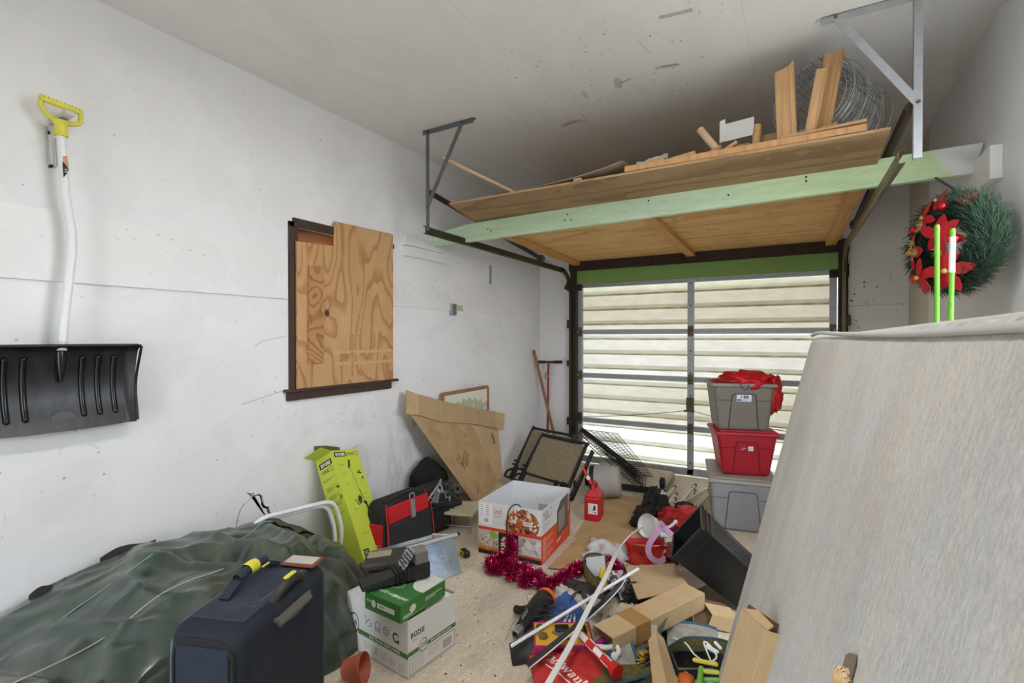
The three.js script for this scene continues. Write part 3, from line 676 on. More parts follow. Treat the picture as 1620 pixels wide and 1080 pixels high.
// dowel, bag, papers, offcuts
single('round_pole', [rod([-0.522, 2.718, -3.10], [-0.385, DK + 0.03, -3.01], 0.021, 0.021, 16)], M.pale, 'pale round wooden pole tilting up from the loft', 'pole');
single('square_stick', [bar([-2.33, 2.838, -2.96], [-1.30, 2.470, -2.55].map((v, i) => [-1.70, DK + 0.01, -3.28][i]), 0.03, 0.022, 0.003)], M.pale, 'long pale stick jutting out over the left end of the loft', 'stick');
{
  const t = thing('plastic_bag', 'crumpled white plastic bag lying over a block on the loft', 'bag');
  const paper = phys(0xd9d6cf, 0.6, { transmission: 0.25, thickness: 0 });
  mesh('bag_film', sheet((u, v) => V(-0.905 + u * 0.19 + 0.01 * Math.sin(v * 7), DK + 0.02 + 0.10 * Math.sin(Math.PI * (0.15 + 0.75 * v)) + 0.02 * u + 0.01 * n2(u * 4, v * 4), -3.05 - 0.16 * v + 0.02 * n2(u * 3, v * 3 + 4)), 14, 12, 0.002, 0.2, 0.2), paper, t);
  mesh('bag_side', panel4([-0.722, DK + 0.12, -3.07], [-0.702, DK + 0.115, -3.05], [-0.672, DK + 0.015, -3.03], [-0.695, DK + 0.015, -3.05], 0.002, null, 2, 2), paper, t);
}
const offcut = (label, a, b, w, h, m) => single('wood_offcut', bar(a, b, w, h, 0.003), m, label, 'wood offcut');
offcut('short pale offcut block under the white plastic bag', [-0.80, DK + 0.055, -3.02], [-0.70, DK + 0.06, -3.02], 0.09, 0.036, M.pineA);
offcut('offcut board lying between the bag and the round pole on the loft', [-0.665, DK + 0.06, -3.03], [-0.53, DK + 0.075, -3.03], 0.09, 0.024, M.pineA);
offcut('dark slanting stick at the foot of the round pole', [-0.50, DK + 0.045, -3.02], [-0.39, DK + 0.085, -3.0], 0.03, 0.022, M.pineC);
offcut('small wedge of wood right of the foot of the round pole', [-0.38, DK + 0.05, -2.99], [-0.31, DK + 0.09, -2.99], 0.04, 0.02, M.pineA);
single('paper_sheet', [panel4([-0.412, 2.735, -3.08], [-0.382, 2.745, -3.08], [-0.382, 2.62, -3.08], [-0.412, 2.61, -3.08], 0.0015), panel4([-0.386, 2.715, -3.081], [-0.232, 2.716, -3.06], [-0.232, 2.617, -3.06], [-0.386, 2.615, -3.081], 0.0015)], std(0xd2d3d3, 0.7), 'pale grey paper sheet with a stepped corner standing on the loft', 'paper');
offcut('dark block standing behind the pale paper sheet', [-0.36, DK + 0.065, -3.12], [-0.25, DK + 0.065, -3.12], 0.08, 0.09, M.pineC);
single('round_pole', [rod([-0.225, DK + 0.02, -3.06], [-0.215, 2.668, -3.07], 0.024, 0.022, 14)], M.pineA, 'short upright round pole right of the pale paper sheet', 'pole');
offcut('brown block between the short pole and the wide upright trim board', [-0.20, DK + 0.08, -3.12], [-0.10, DK + 0.085, -3.12], 0.06, 0.12, M.pineC);
single('paper_roll', sheet((u, v) => V(-0.03 + u * 0.05, DK + 0.035 + 0.085 * Math.sin(Math.PI * (0.1 + v * 0.75)), -3.03 - 0.07 * v), 6, 10, 0.003, 0.1, 0.2), std(0xd8d8d8, 0.6), 'curved white paper scrap at the foot of the wide upright board', 'paper');
offcut('short grey moulding piece right of the leaning trim boards', [0.06, DK + 0.075, -3.02], [0.155, DK + 0.085, -3.0], 0.05, 0.03, M.pineC);

// ------------------------------------------------------------ printed panels
function fitUV(g, w, h) {   // uv 0..1 over a panel that lies in xy round its centre
  const o = flat(g), p = o.attributes.position, uv = new Float32Array(p.count * 2);
  for (let i = 0; i < p.count; i++) { uv[i * 2] = p.getX(i) / w + 0.5; uv[i * 2 + 1] = p.getY(i) / h + 0.5; }
  o.setAttribute('uv', new THREE.BufferAttribute(uv, 2));
  return o;
}
const printed = (w, h, draw, rough = 0.6) => tint(canvasTexture(w, h, draw), rough);
const panel = (w, h, t) => fitUV(box(w, h, t, Math.min(0.001, t / 3)), w, h);
function text(g, s, x, y, size, color = '#111', font = 'bold', align = 'left', sx = 1, rot = 0, family = 'sans-serif') {
  g.save(); g.translate(x, y); g.rotate(rot); g.scale(sx, 1); g.fillStyle = color; g.font = `${font} ${size}px ${family}`; g.textAlign = align; g.textBaseline = 'middle'; g.fillText(s, 0, 0); g.restore();
}
const lines = (g, x, y, w, n, gap, h = 3, color = 'rgba(40,40,40,0.7)') => { g.fillStyle = color; for (let i = 0; i < n; i++) g.fillRect(x, y + i * gap, w * (i === n - 1 ? 0.6 : 1), h); };
const barcode = (g, x, y, w, h) => { g.fillStyle = '#fff'; g.fillRect(x, y, w, h); g.fillStyle = '#222'; let q = x + 4; while (q < x + w - 5) { const k = 1 + ((q * 7) % 3); g.fillRect(q, y + 3, k, h - 6); q += k + 1 + ((q * 5) % 3); } };

// ------------------------------------------------------------ snow shovel on the left wall
{
  const t = thing('snow_shovel', 'black ribbed snow shovel with bent white handle hanging on the left wall', 'shovel');
  const prof = (y) => { const k = (y - 1.275) / 0.18; return XL + 0.042 + 0.045 * k * k + (k > 0.9 ? (k - 0.9) * 0.25 : 0); };
  const zL = -0.588, zR = -1.128;
  const at = (u, v) => {
    const y = 1.095 + 0.362 * v - 0.006 * (1 - v) * Math.sin(Math.PI * u), edge = smooth(0.955, 1, u) + smooth(0.045, 0, u);
    return V(prof(y) + 0.035 * edge * (0.4 + 0.6 * v), y, mixn(zL, zR, u) - 0.006 * edge * Math.sin(v * 3));
  };
  const bladeMat = std(0x3d4046, 0.38, { map: texture(256, 256, (u, v) => { const k = 150 + 60 * fbm(u * 8, v * 3, 4) + 30 * fbm(u * 50, v * 4, 2); return [k, k, k + 6]; }, true, [2, 2]) });
  const blade = mesh('blade', sheet(at, 46, 30, 0.005, 0.54, 0.36), bladeMat, t);
  mesh('top_lip', [tube([[prof(1.457) + 0.004, 1.455, zL + 0.002], [prof(1.457) + 0.004, 1.456, -0.86], [prof(1.457) + 0.004, 1.455, zR]], 0.007, 30, 8), tube([at(1, 0.02), at(1, 0.5), at(1, 0.98)].map((p) => p.add(V(0.003, 0, -0.004))), 0.006, 20, 8)], M.black, blade);
  for (const z of [-0.632, -0.685, -0.742, -0.800 + 0.0, -0.935, -0.993, -1.052]) {
    if (z === -0.8) continue;
    const pts = []; for (let k = 0; k <= 8; k++) { const y = 1.15 + 0.25 * k / 8; pts.push([prof(y) + 0.003, y, z - 0.006 * (1 - k / 8)]); }
    mesh('rib', [tube(pts, 0.0115, 24, 10), put(new THREE.SphereGeometry(0.0115, 10, 8), ...pts[0]), put(new THREE.SphereGeometry(0.0115, 10, 8), ...pts[8])], M.blackGloss, blade);
  }
  {
    const pts = []; for (let k = 0; k <= 10; k++) pts.push(new THREE.Vector2(0.002 + 0.017 * Math.sin(Math.PI * Math.min(1, (k / 10) * 0.62 + 0.06)), 0.15 * k / 10));
    mesh('socket', lathe(pts.map((p) => [p.x, p.y]), 18).translate(prof(1.36) + 0.012, 1.30, -0.862), M.blackGloss, blade);
  }
  mesh('worn_patch', put(new THREE.SphereGeometry(1, 20, 10).scale(0.0015, 0.026, 0.042), prof(1.14) + 0.003, 1.145, -0.868), std(0x5b5d61, 0.7), blade);
  const shaft = mesh('shaft', tube([[XL + 0.085, 1.435, -0.859], [XL + 0.085, 1.60, -0.872], [XL + 0.085, 1.83, -0.893], [XL + 0.085, 1.90, -0.897], [XL + 0.085, 1.97, -0.893], [XL + 0.08, 2.10, -0.878], [XL + 0.08, 2.38, -0.862]], 0.0165, 60, 14), M.whiteGloss, t);
  mesh('ferrule', rod([XL + 0.085, 1.435, -0.859], [XL + 0.085, 1.475, -0.862], 0.0175, 0.0175, 14), std(0xd8d8d4, 0.5), shaft);
  const sticker = canvasTexture(64, 128, (g) => { g.fillStyle = '#e7e5e0'; g.fillRect(0, 0, 64, 128); g.fillStyle = '#d59a72'; g.beginPath(); g.moveTo(4, 4); g.lineTo(40, 0); g.lineTo(58, 66); g.lineTo(20, 40); g.fill(); g.fillStyle = '#2a2624'; g.beginPath(); g.moveTo(10, 30); g.lineTo(56, 70); g.lineTo(44, 96); g.lineTo(18, 126); g.fill(); text(g, '72', 34, 84, 24, '#ddd', 'bold', 'center', 1, 1.2); });
  mesh('sticker', (() => { const g = new THREE.CylinderGeometry(0.0172, 0.0172, 0.095, 10, 1, true, 0.1, 1.9); return flat(g).rotateY(0.55).translate(XL + 0.080, 2.22, -0.872); })(), tint(sticker, 0.6), shaft);
  const yel = std(0xe2da52, 0.45);
  const x = XL + 0.085;
  const grip = mesh('grip', [rod([x, 2.35, -0.863], [x, 2.40, -0.861], 0.024, 0.021, 16), rod([x, 2.395, -0.861], [x, 2.415, -0.861], 0.022, 0.028, 16),
    bentRod([[x, 2.405, -0.861], [x, 2.425, -0.815], [x, 2.455, -0.795], [x, 2.485, -0.797]], 0.0095, 0.02, 8), bentRod([[x, 2.405, -0.861], [x, 2.415, -0.905], [x, 2.43, -0.928], [x, 2.47, -0.930]], 0.0095, 0.02, 8),
    rod([x, 2.487, -0.793], [x, 2.475, -0.934], 0.0125, 0.0125, 12)], yel, t);
  const teeth = []; for (let k = 0; k < 11; k++) teeth.push(put(box(0.022, 0.016, 0.006, 0.001), x + 0.002, 2.494 - k * 0.0012, -0.797 - k * 0.0128));
  mesh('grip_ribs', teeth, yel, grip);
  // the peg it hangs on
  const p = thing('wall_peg', 'grey flat metal peg sticking out of the left wall through the yellow shovel grip', 'hook', [XL, 2.43, -0.868]);
  mesh('peg', [rbox(0.165, 0.020, 0.034, 0.003).translate(0.082, 0.004, 0), box(0.02, 0.034, 0.045, 0.003).translate(0.01, 0, 0)], std(0xcbc6bf, 0.5), p);
  const h = thing('wire_hook', 'thin grey wire hook behind the white shovel handle', 'hook', [XL, 0, 0]);
  mesh('wire', bentRod([[0.002, 2.40, -0.838], [0.012, 2.38, -0.838], [0.014, 2.24, -0.842], [0.014, 2.225, -0.858], [0.014, 2.24, -0.870], [0.012, 2.36, -0.866]], 0.0028, 0.01, 6), M.steel, h);
  for (const g of [rod([0, 2.375, -0.843], [0.012, 2.375, -0.843], 0.007, 0.007, 8), rod([0, 2.232, -0.850], [0.02, 2.232, -0.850], 0.007, 0.007, 8)]) mesh('screw', g, M.darkMetal, h);
}

// ------------------------------------------------------------ tarpaulin heap along the left wall
{
  const cx = -2.38, cz = -0.62, ax = 0.625, az = 1.46, H = 0.53, pw = 2.7;
  const creases = [[-2.55, -1.05, -2.02, -1.28, 0.030, 0.045], [-2.45, -1.18, -2.05, -1.42, 0.045, -0.055], [-2.6, -1.32, -1.95, -1.50, 0.026, 0.040], [-2.5, -1.62, -1.95, -1.55, 0.024, 0.035], [-2.55, -1.80, -2.05, -1.66, 0.03, -0.04], [-2.3, -1.95, -1.98, -1.72, 0.022, 0.035],
    [-2.5, -0.95, -1.95, -0.98, 0.022, 0.022], [-2.45, -0.70, -1.92, -0.92, 0.028, 0.030], [-2.4, -0.55, -1.9, -0.74, 0.03, -0.03], [-2.5, -0.35, -1.9, -0.55, 0.024, 0.028], [-2.7, -0.9, -2.35, -1.35, 0.02, 0.018], [-2.65, -1.3, -2.4, -1.75, 0.02, 0.018]];
  const top = (x, z) => {
    const along = (z - cz) / az;
    let y = 0.505 - 0.03 * smooth(-1.75, -2.05, z) - 0.13 * smooth(-1.15, -0.55, z) - 0.09 * smooth(-0.55, 0.1, z) + 0.02 * fbm(x * 2.0, z * 1.7, 2);
    for (const [ax0, az0, bx, bz, w, hh] of creases) {   // pulled creases and hollows in the cloth
      const dx = bx - ax0, dz = bz - az0, t = clamp(((x - ax0) * dx + (z - az0) * dz) / (dx * dx + dz * dz)), d = Math.hypot(x - ax0 - t * dx, z - az0 - t * dz);
      y += hh * Math.exp(-d * d / (w * w)) * Math.sin(Math.PI * clamp(0.12 + 0.76 * t));
    }
    return y;
  };
  const pos = (r, a) => {
    const c = Math.cos(a), s = Math.sin(a), R = Math.pow(Math.pow(Math.abs(c), pw) + Math.pow(Math.abs(s), pw), -1 / pw);
    const fold = smooth(0.55, 0.95, r);
    const ripple = fold * (0.040 * n2(Math.cos(a) * 6.2 + 3, Math.sin(a) * 6.2) + 0.022 * n2(Math.cos(a) * 13, Math.sin(a) * 13 + r * 0.7));
    const q = Math.min(1, r * 1.0);
    let x = cx + ax * R * c * (q + ripple + (r > 0.98 ? 0.03 : 0)), z = cz + az * R * s * (q + ripple * 0.5);
    const h = top(x, z), t = Math.pow(Math.max(0, 1 - Math.pow(r, 5.5)), 0.62);
    let y = 0.004 + h * t + 0.012 * n3(x * 3.5, z * 3.5, 2) * t + ripple * 0.25 * t;
    if (r < 0.8) { // soft creases on the top
      const cr = fbm(x * 2.3 + z * 1.0, z * 1.6 - x, 2); y += 0.013 * (1 - Math.min(1, Math.abs(cr) * 4)) * smooth(0.1, 0.4, r);
      const dip = Math.hypot((x + 2.28) / 0.17, (z + 1.18) / 0.10); y -= 0.05 * Math.exp(-dip * dip);
      const dip2 = Math.hypot((x + 2.1) / 0.16, (z + 1.75) / 0.10); y -= 0.04 * Math.exp(-dip2 * dip2);
    }
    return V(Math.max(x, XL + 0.02 + 0.012 * n2(z * 3, y * 4)), y, z);
  };
  const t = thing('tarp_heap', 'dusty dark green tarpaulin draped over a long heap against the left wall', 'tarp');
  const tex = texture(1024, 1024, (u, v) => {
    const d = clamp(0.5 + 0.9 * fbm(u * 7, v * 5, 5)) * 0.75, wv = ((u * 700 | 0) + (v * 700 | 0)) & 1 ? 1.03 : 0.97, k = (1 + 0.10 * fbm(u * 40, v * 40, 2)) * wv;
    return [mixn(26, 104, d) * k, mixn(50, 100, d) * k, mixn(40, 86, d) * k];
  });
  tex.repeat.set(0.45, 0.45);
  const m = phys(0xffffff, 0.36, { map: tex, clearcoat: 0.8, clearcoatRoughness: 0.16, bumpMap: texture(512, 512, (u, v) => { const k = 128 + 90 * fbm(u * 6, v * 6, 3); return [k, k, k]; }, false, [0.8, 0.8]), bumpScale: 0.010 });
  const g = sheet((u, v) => pos(v, -u * Math.PI * 2), 300, 90, 0.002, 3, 1);
  const p = g.attributes.position, uv = g.attributes.uv;
  for (let i = 0; i < p.count; i++) uv.setXY(i, p.getX(i) + 0.7 * p.getY(i), p.getZ(i) + 0.2 * p.getY(i));
  const tarp = mesh('tarp', g, m, t);
  // welded seams and hem cords following the cloth
  const seam = (f, n = 60) => { const pts = []; for (let k = 0; k <= n; k++) { const [x, z] = f(k / n); pts.push(x, z); } return pts; };
  const lift = (x, z) => {   // height of the cloth over a point, found along its own radius
    const dx = (x - cx) / ax, dz = (z - cz) / az, a = Math.atan2(dz, dx);
    let lo = 0, hi = 1;
    for (let k = 0; k < 22; k++) { const mid = (lo + hi) / 2, q = pos(mid, a); if (Math.hypot((q.x - cx) / ax, (q.z - cz) / az) < Math.hypot(dx, dz)) lo = mid; else hi = mid; }
    return pos(lo, a).y;
  };
  const cord = (list, r) => tube(list.map(([x, z]) => [x, lift(x, z) + 0.003, z]), r, 80, 5);
  mesh('seam_cord', cord([[-2.42, -0.30], [-2.40, -0.55], [-2.46, -0.85], [-2.45, -1.10]], 0.0028), std(0x7d9b90, 0.5), tarp);
  mesh('seam_cord', cord([[-2.48, -1.22], [-2.42, -1.45], [-2.46, -1.62], [-2.50, -1.85]], 0.0028), std(0x84a398, 0.5), tarp);
  mesh('stitched_hem', cord([[-2.20, -0.35], [-2.17, -0.55], [-2.15, -0.78], [-2.14, -0.98], [-2.13, -1.2]], 0.003), std(0xa9a598, 0.7), tarp);
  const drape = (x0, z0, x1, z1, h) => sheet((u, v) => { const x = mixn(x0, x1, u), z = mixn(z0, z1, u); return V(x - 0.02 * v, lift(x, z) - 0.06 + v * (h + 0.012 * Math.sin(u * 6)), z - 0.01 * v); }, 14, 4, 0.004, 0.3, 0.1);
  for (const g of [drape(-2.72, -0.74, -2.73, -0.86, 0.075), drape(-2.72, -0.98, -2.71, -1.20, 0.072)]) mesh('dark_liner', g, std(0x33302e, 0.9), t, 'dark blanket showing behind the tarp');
  const olive = sheet((u, v) => { const x = mixn(-2.66, -2.40, v), z = mixn(-1.66, -2.02, u); return V(x, lift(x, z) + 0.010 + 0.016 * Math.sin(Math.PI * u) * Math.sin(Math.PI * v), z); }, 16, 12, 0.004, 0.4, 0.3);
  mesh('olive_cover', olive, std(0x4f4c42, 0.85, { bumpMap: fineBump, bumpScale: 0.0008 }), t, 'dusty olive cloth lying over the far end');
  mesh('black_patch', sheet((u, v) => { const x = mixn(-1.98, -1.90, u), z = mixn(-0.60, -0.72, v); return V(x, lift(x, z) + 0.004, z); }, 8, 8, 0.003, 0.1, 0.1), std(0x3d3630, 0.9), t);
}

// white tube frame behind the tarp
{
  const t = thing('metal_frame', 'white tubular metal frame with a rounded corner standing behind the green tarp', 'frame');
  mesh('tube_rail', bentRod([[-2.60, 0.30, -1.50], [-2.55, 0.505, -1.62], [-2.48, 0.492, -2.07], [-2.475, 0.33, -2.125], [-2.475, 0.06, -2.13]], 0.0125, 0.07, 10), M.whiteGloss, t);
  mesh('tube_rail', bentRod([[-2.63, 0.28, -1.52], [-2.58, 0.475, -1.64], [-2.51, 0.468, -2.05], [-2.505, 0.30, -2.10], [-2.505, 0.06, -2.10]], 0.0125, 0.07, 10), M.whiteGloss, t);
}
single('red_cloth', sheet((u, v) => V(-2.50 + 0.05 * u, 0.22 + 0.10 * u - 0.15 * v, -2.205 - 0.07 * v - 0.02 * Math.sin(u * 4)), 8, 8, 0.006, 0.1, 0.1), std(0xa3141c, 0.8), 'scrap of red cloth between the end of the tarp and the lime carton', 'cloth');

// ------------------------------------------------------------ navy suitcase
{
  const t = thing('suitcase', 'navy blue fabric suitcase standing in front of the green tarp', 'suitcase', [-1.475, 0, -0.935], [0, 0.363, 0]);
  const navy = std(0x1a2433, 0.8, { map: texture(512, 512, (u, v, i, j) => { const k = (0.86 + 0.14 * fbm(u * 6, v * 6, 3)) * (0.85 + 0.3 * rnd()); return [225 * k, 232 * k, 240 * k]; }, true, [2, 2]), bumpMap: fineBump, bumpScale: 0.0006 });
  const dusty = std(0x3c4453, 0.85, { map: navy.map });
  mesh('body', [rbox(0.235, 0.655, 0.44, 0.045, 5).translate(0, 0.372, 0)], navy, t);
  mesh('top_panel', [rbox(0.175, 0.012, 0.34, 0.006).translate(0.0, 0.6985, 0)], dusty, t, 'dusty grey-blue top panel');
  // piping round the end panel and along the front
  const ring = (z) => bentRod([[-0.09, 0.06, z], [-0.09, 0.668, z], [0.09, 0.668, z], [0.09, 0.06, z]], 0.006, 0.05, 8);
  for (const z of [0.218, -0.218]) mesh('piping', ring(z), M.blackMatte, t);
  mesh('end_panel', rbox(0.165, 0.60, 0.014, 0.006).translate(0, 0.355, 0.217), std(0x1d2b40, 0.75, { map: navy.map, bumpMap: fineBump, bumpScale: 0.0006 }), t);
  for (const x of [-0.078, -0.098, -0.112]) {
    mesh('zipper', bentRod([[x, 0.07, 0.205], [x, 0.692, 0.205], [x, 0.692, -0.205], [x, 0.07, -0.205]].map(([a, b, c]) => [a - 0.004, b + (a > -0.09 ? 0.004 : a > -0.105 ? -0.004 : -0.014), c * (a > -0.09 ? 1.055 : a > -0.105 ? 1.03 : 0.98)]), 0.0045, 0.06, 8), x === -0.098 ? std(0x5b6a80, 0.6) : M.black, t);
  }
  for (const z of [-0.15, 0.15]) mesh('foot', rbox(0.16, 0.045, 0.05, 0.012).translate(0, 0.024, z), M.black, t);
  const h = mesh('carry_handle', sheet((u, v) => V(-0.045 + (u - 0.5) * 0.032, 0.706 + 0.045 * Math.sin(Math.PI * v), mixn(0.085, -0.16, v)), 4, 24, 0.012, 0.03, 0.3), std(0x1a2536, 0.7), t);
  mesh('handle_grip', tube([[-0.045, 0.74, 0.03], [-0.045, 0.752, -0.035], [-0.045, 0.744, -0.10]], 0.0165, 16, 10).scale(1, 1, 1), std(0x1d2a3d, 0.75), h);
  mesh('yellow_wrap', tube([[-0.045, 0.7495, -0.012], [-0.045, 0.752, -0.032], [-0.045, 0.750, -0.052]], 0.0205, 10, 12), std(0xd8cf45, 0.6), h, 'yellow tape wrapped round the handle');
  mesh('yellow_tail', rbox(0.006, 0.004, 0.035, 0.001).translate(-0.02, 0.744, -0.07), std(0xd8cf45, 0.6), h);
  const s = mesh('side_handle', [tube([[0.088, 0.688, 0.052], [0.096, 0.716, 0.02], [0.096, 0.722, -0.05], [0.088, 0.70, -0.095]], 0.0155, 24, 10)], std(0x2a2a28, 0.5), t);
  mesh('handle_recess', [bentRod([[0.058, 0.702, 0.10], [0.116, 0.655, 0.085], [0.121, 0.625, 0.0], [0.118, 0.645, -0.105], [0.066, 0.702, -0.13]], 0.009, 0.05, 8), rbox(0.10, 0.02, 0.17, 0.008).rotateZ(-0.75).translate(0.094, 0.667, -0.012)], std(0x55524c, 0.6), s);
  mesh('yellow_button', rbox(0.016, 0.008, 0.05, 0.004).translate(0.094, 0.7385, -0.03), std(0xd8cf45, 0.5), s);
  const l = mesh('name_tag', rbox(0.125, 0.006, 0.075, 0.002).rotateY(0.0).translate(0.045, 0.713, -0.175), std(0x7c3b2a, 0.6), t);
  mesh('tag_card', box(0.105, 0.003, 0.052, 0.0005).translate(0.043, 0.717, -0.178), std(0xb9b5ab, 0.7), l);
}

// ------------------------------------------------------------ lime carton leaning on the wall
{
  const lime = '#c3d143';
  const w = 0.160, h = 0.722, d = 0.224;
  const t = thing('tool_carton', 'tall lime yellow tool carton with open flaps leaning on the left wall', 'box', [-2.535, 0.388, -2.262], [-0.148, 0.046, 0.545]);
  const speckL = (g, W, H) => { g.fillStyle = lime; g.fillRect(0, 0, W, H); for (let i = 0; i < 60; i++) { g.fillStyle = `rgba(255,255,255,${rr(0.01, 0.05)})`; g.fillRect(rnd() * W, rnd() * H, rr(20, 90), rr(4, 60)); } };
  const logo = (g, x, y, s) => { g.fillStyle = '#16160f'; g.fillRect(x, y, s * 3.5, s * 1.15); text(g, 'RYOBI', x + s * 1.75, y + s * 0.6, s * 0.98, '#f2f2ea', '900', 'center', 0.96); };
  const one = (g, x, y, s) => { text(g, 'ONE', x, y, s, '#1c1c12', 'bold', 'left', 1.05); g.strokeStyle = '#1c1c12'; g.lineWidth = s * 0.13; const q = x + s * 2.55; g.strokeRect(q, y - s * 0.45, s * 0.75, s * 0.85); g.fillStyle = lime; g.fillRect(q + s * 0.22, y - s * 0.6, s * 0.3, s * 1.2); g.fillRect(q - s * 0.15, y - s * 0.15, s * 1.05, s * 0.28); };
  const side = printed(320, 1444, (g, W, H) => {   // the narrow face with the big logo
    speckL(g, W, H); logo(g, 44, 78, 66); one(g, 58, 208, 62);
    g.fillStyle = 'rgba(70,80,10,0.65)'; g.beginPath(); g.arc(52, 318, 14, 0, 7); g.fill(); lines(g, 80, 308, 190, 2, 16, 6, 'rgba(50,60,8,0.75)');
    for (const y of [420, 450, 530, 560, 640, 665, 780]) lines(g, 60, y, 190, 2, 14, 6, 'rgba(60,66,10,0.7)');
    g.fillStyle = '#34391a'; g.beginPath(); g.ellipse(258, 462, 24, 20, 0.4, 0, 7); g.fill(); g.beginPath(); g.ellipse(262, 600, 12, 36, 0.3, 0, 7); g.fill();
  });
  const front = printed(448, 1444, (g, W, H) => {   // the wide face with the picture of the trimmer
    speckL(g, W, H); logo(g, 18, 26, 58); one(g, 235, 62, 56);
    g.strokeStyle = '#3b3f22'; g.lineCap = 'round'; g.lineJoin = 'round';
    const pl = (p, w, c = '#34381f') => { g.strokeStyle = c; g.lineWidth = w; g.beginPath(); p.forEach((q, i) => (i ? g.lineTo(...q) : g.moveTo(...q))); g.stroke(); };
    pl([[238, 160], [208, 250]], 34, '#26281a'); pl([[205, 240], [236, 320], [262, 420], [250, 520], [284, 640]], 12, '#9aa15a'); pl([[236, 320], [226, 420], [256, 470]], 8, '#9aa15a');
    pl([[270, 560], [300, 700]], 14, '#5d6330'); pl([[306, 730], [322, 790], [346, 960], [352, 1040]], 30, '#3a3d28'); pl([[300, 742], [314, 752]], 46, '#2c2e1e');
    pl([[352, 1040], [376, 1100], [424, 1110]], 26, '#474a35'); pl([[420, 1110], [432, 1010]], 40, '#2c2f22');
    pl([[330, 330], [386, 342]], 22, '#22241a'); pl([[366, 300], [362, 340]], 14, '#22241a'); g.fillStyle = '#333620'; g.beginPath(); g.arc(392, 410, 17, 0, 7); g.fill();
    g.beginPath(); g.ellipse(232, 690, 36, 50, 0.4, 0, 7); g.fill(); pl([[150, 690], [190, 760], [250, 730]], 14, '#34381f');
    for (const [x, y, ww] of [[60, 200, 90], [60, 330, 80], [60, 470, 60], [330, 440, 70], [330, 620, 70], [340, 690, 60], [80, 800, 100], [100, 1120, 110]]) lines(g, x, y, ww, 2, 14, 5, 'rgba(80,90,30,0.55)');
    g.fillStyle = '#1d1f15'; g.fillRect(30, 1310, 96, 86); lines(g, 44, 1330, 66, 3, 20, 8, '#c9cbbb');
  });
  const plain = std(new THREE.Color(lime), 0.6);
  mesh('narrow_face', panel(w, h, 0.004).translate(0, 0, d / 2), side, t);
  mesh('wide_face', panel(d, h, 0.004).rotateY(Math.PI / 2).translate(w / 2, 0, 0), front, t);
  mesh('back_face', panel(w, h, 0.004).translate(0, 0, -d / 2), plain, t);
  mesh('wall_side_face', panel(d, h, 0.004).rotateY(-Math.PI / 2).translate(-w / 2, 0, 0), plain, t);
  mesh('bottom_face', box(w, 0.004, d, 0.001).translate(0, -h / 2, 0), M.card, t);
  mesh('flap', put(box(w * 0.98, 0.085, 0.003, 0.0005).translate(0, 0.0425, 0), 0, h / 2, d / 2, 1.25, 0, 0), plain, t);
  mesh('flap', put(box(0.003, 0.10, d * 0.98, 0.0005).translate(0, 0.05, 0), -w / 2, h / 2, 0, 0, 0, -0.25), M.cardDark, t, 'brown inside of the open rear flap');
  mesh('flap', put(box(w * 0.98, 0.08, 0.003, 0.0005).translate(0, 0.04, 0), 0, h / 2, -d / 2, -1.05, 0, 0), M.paintGrey, t, 'pale inside of the far flap');
}

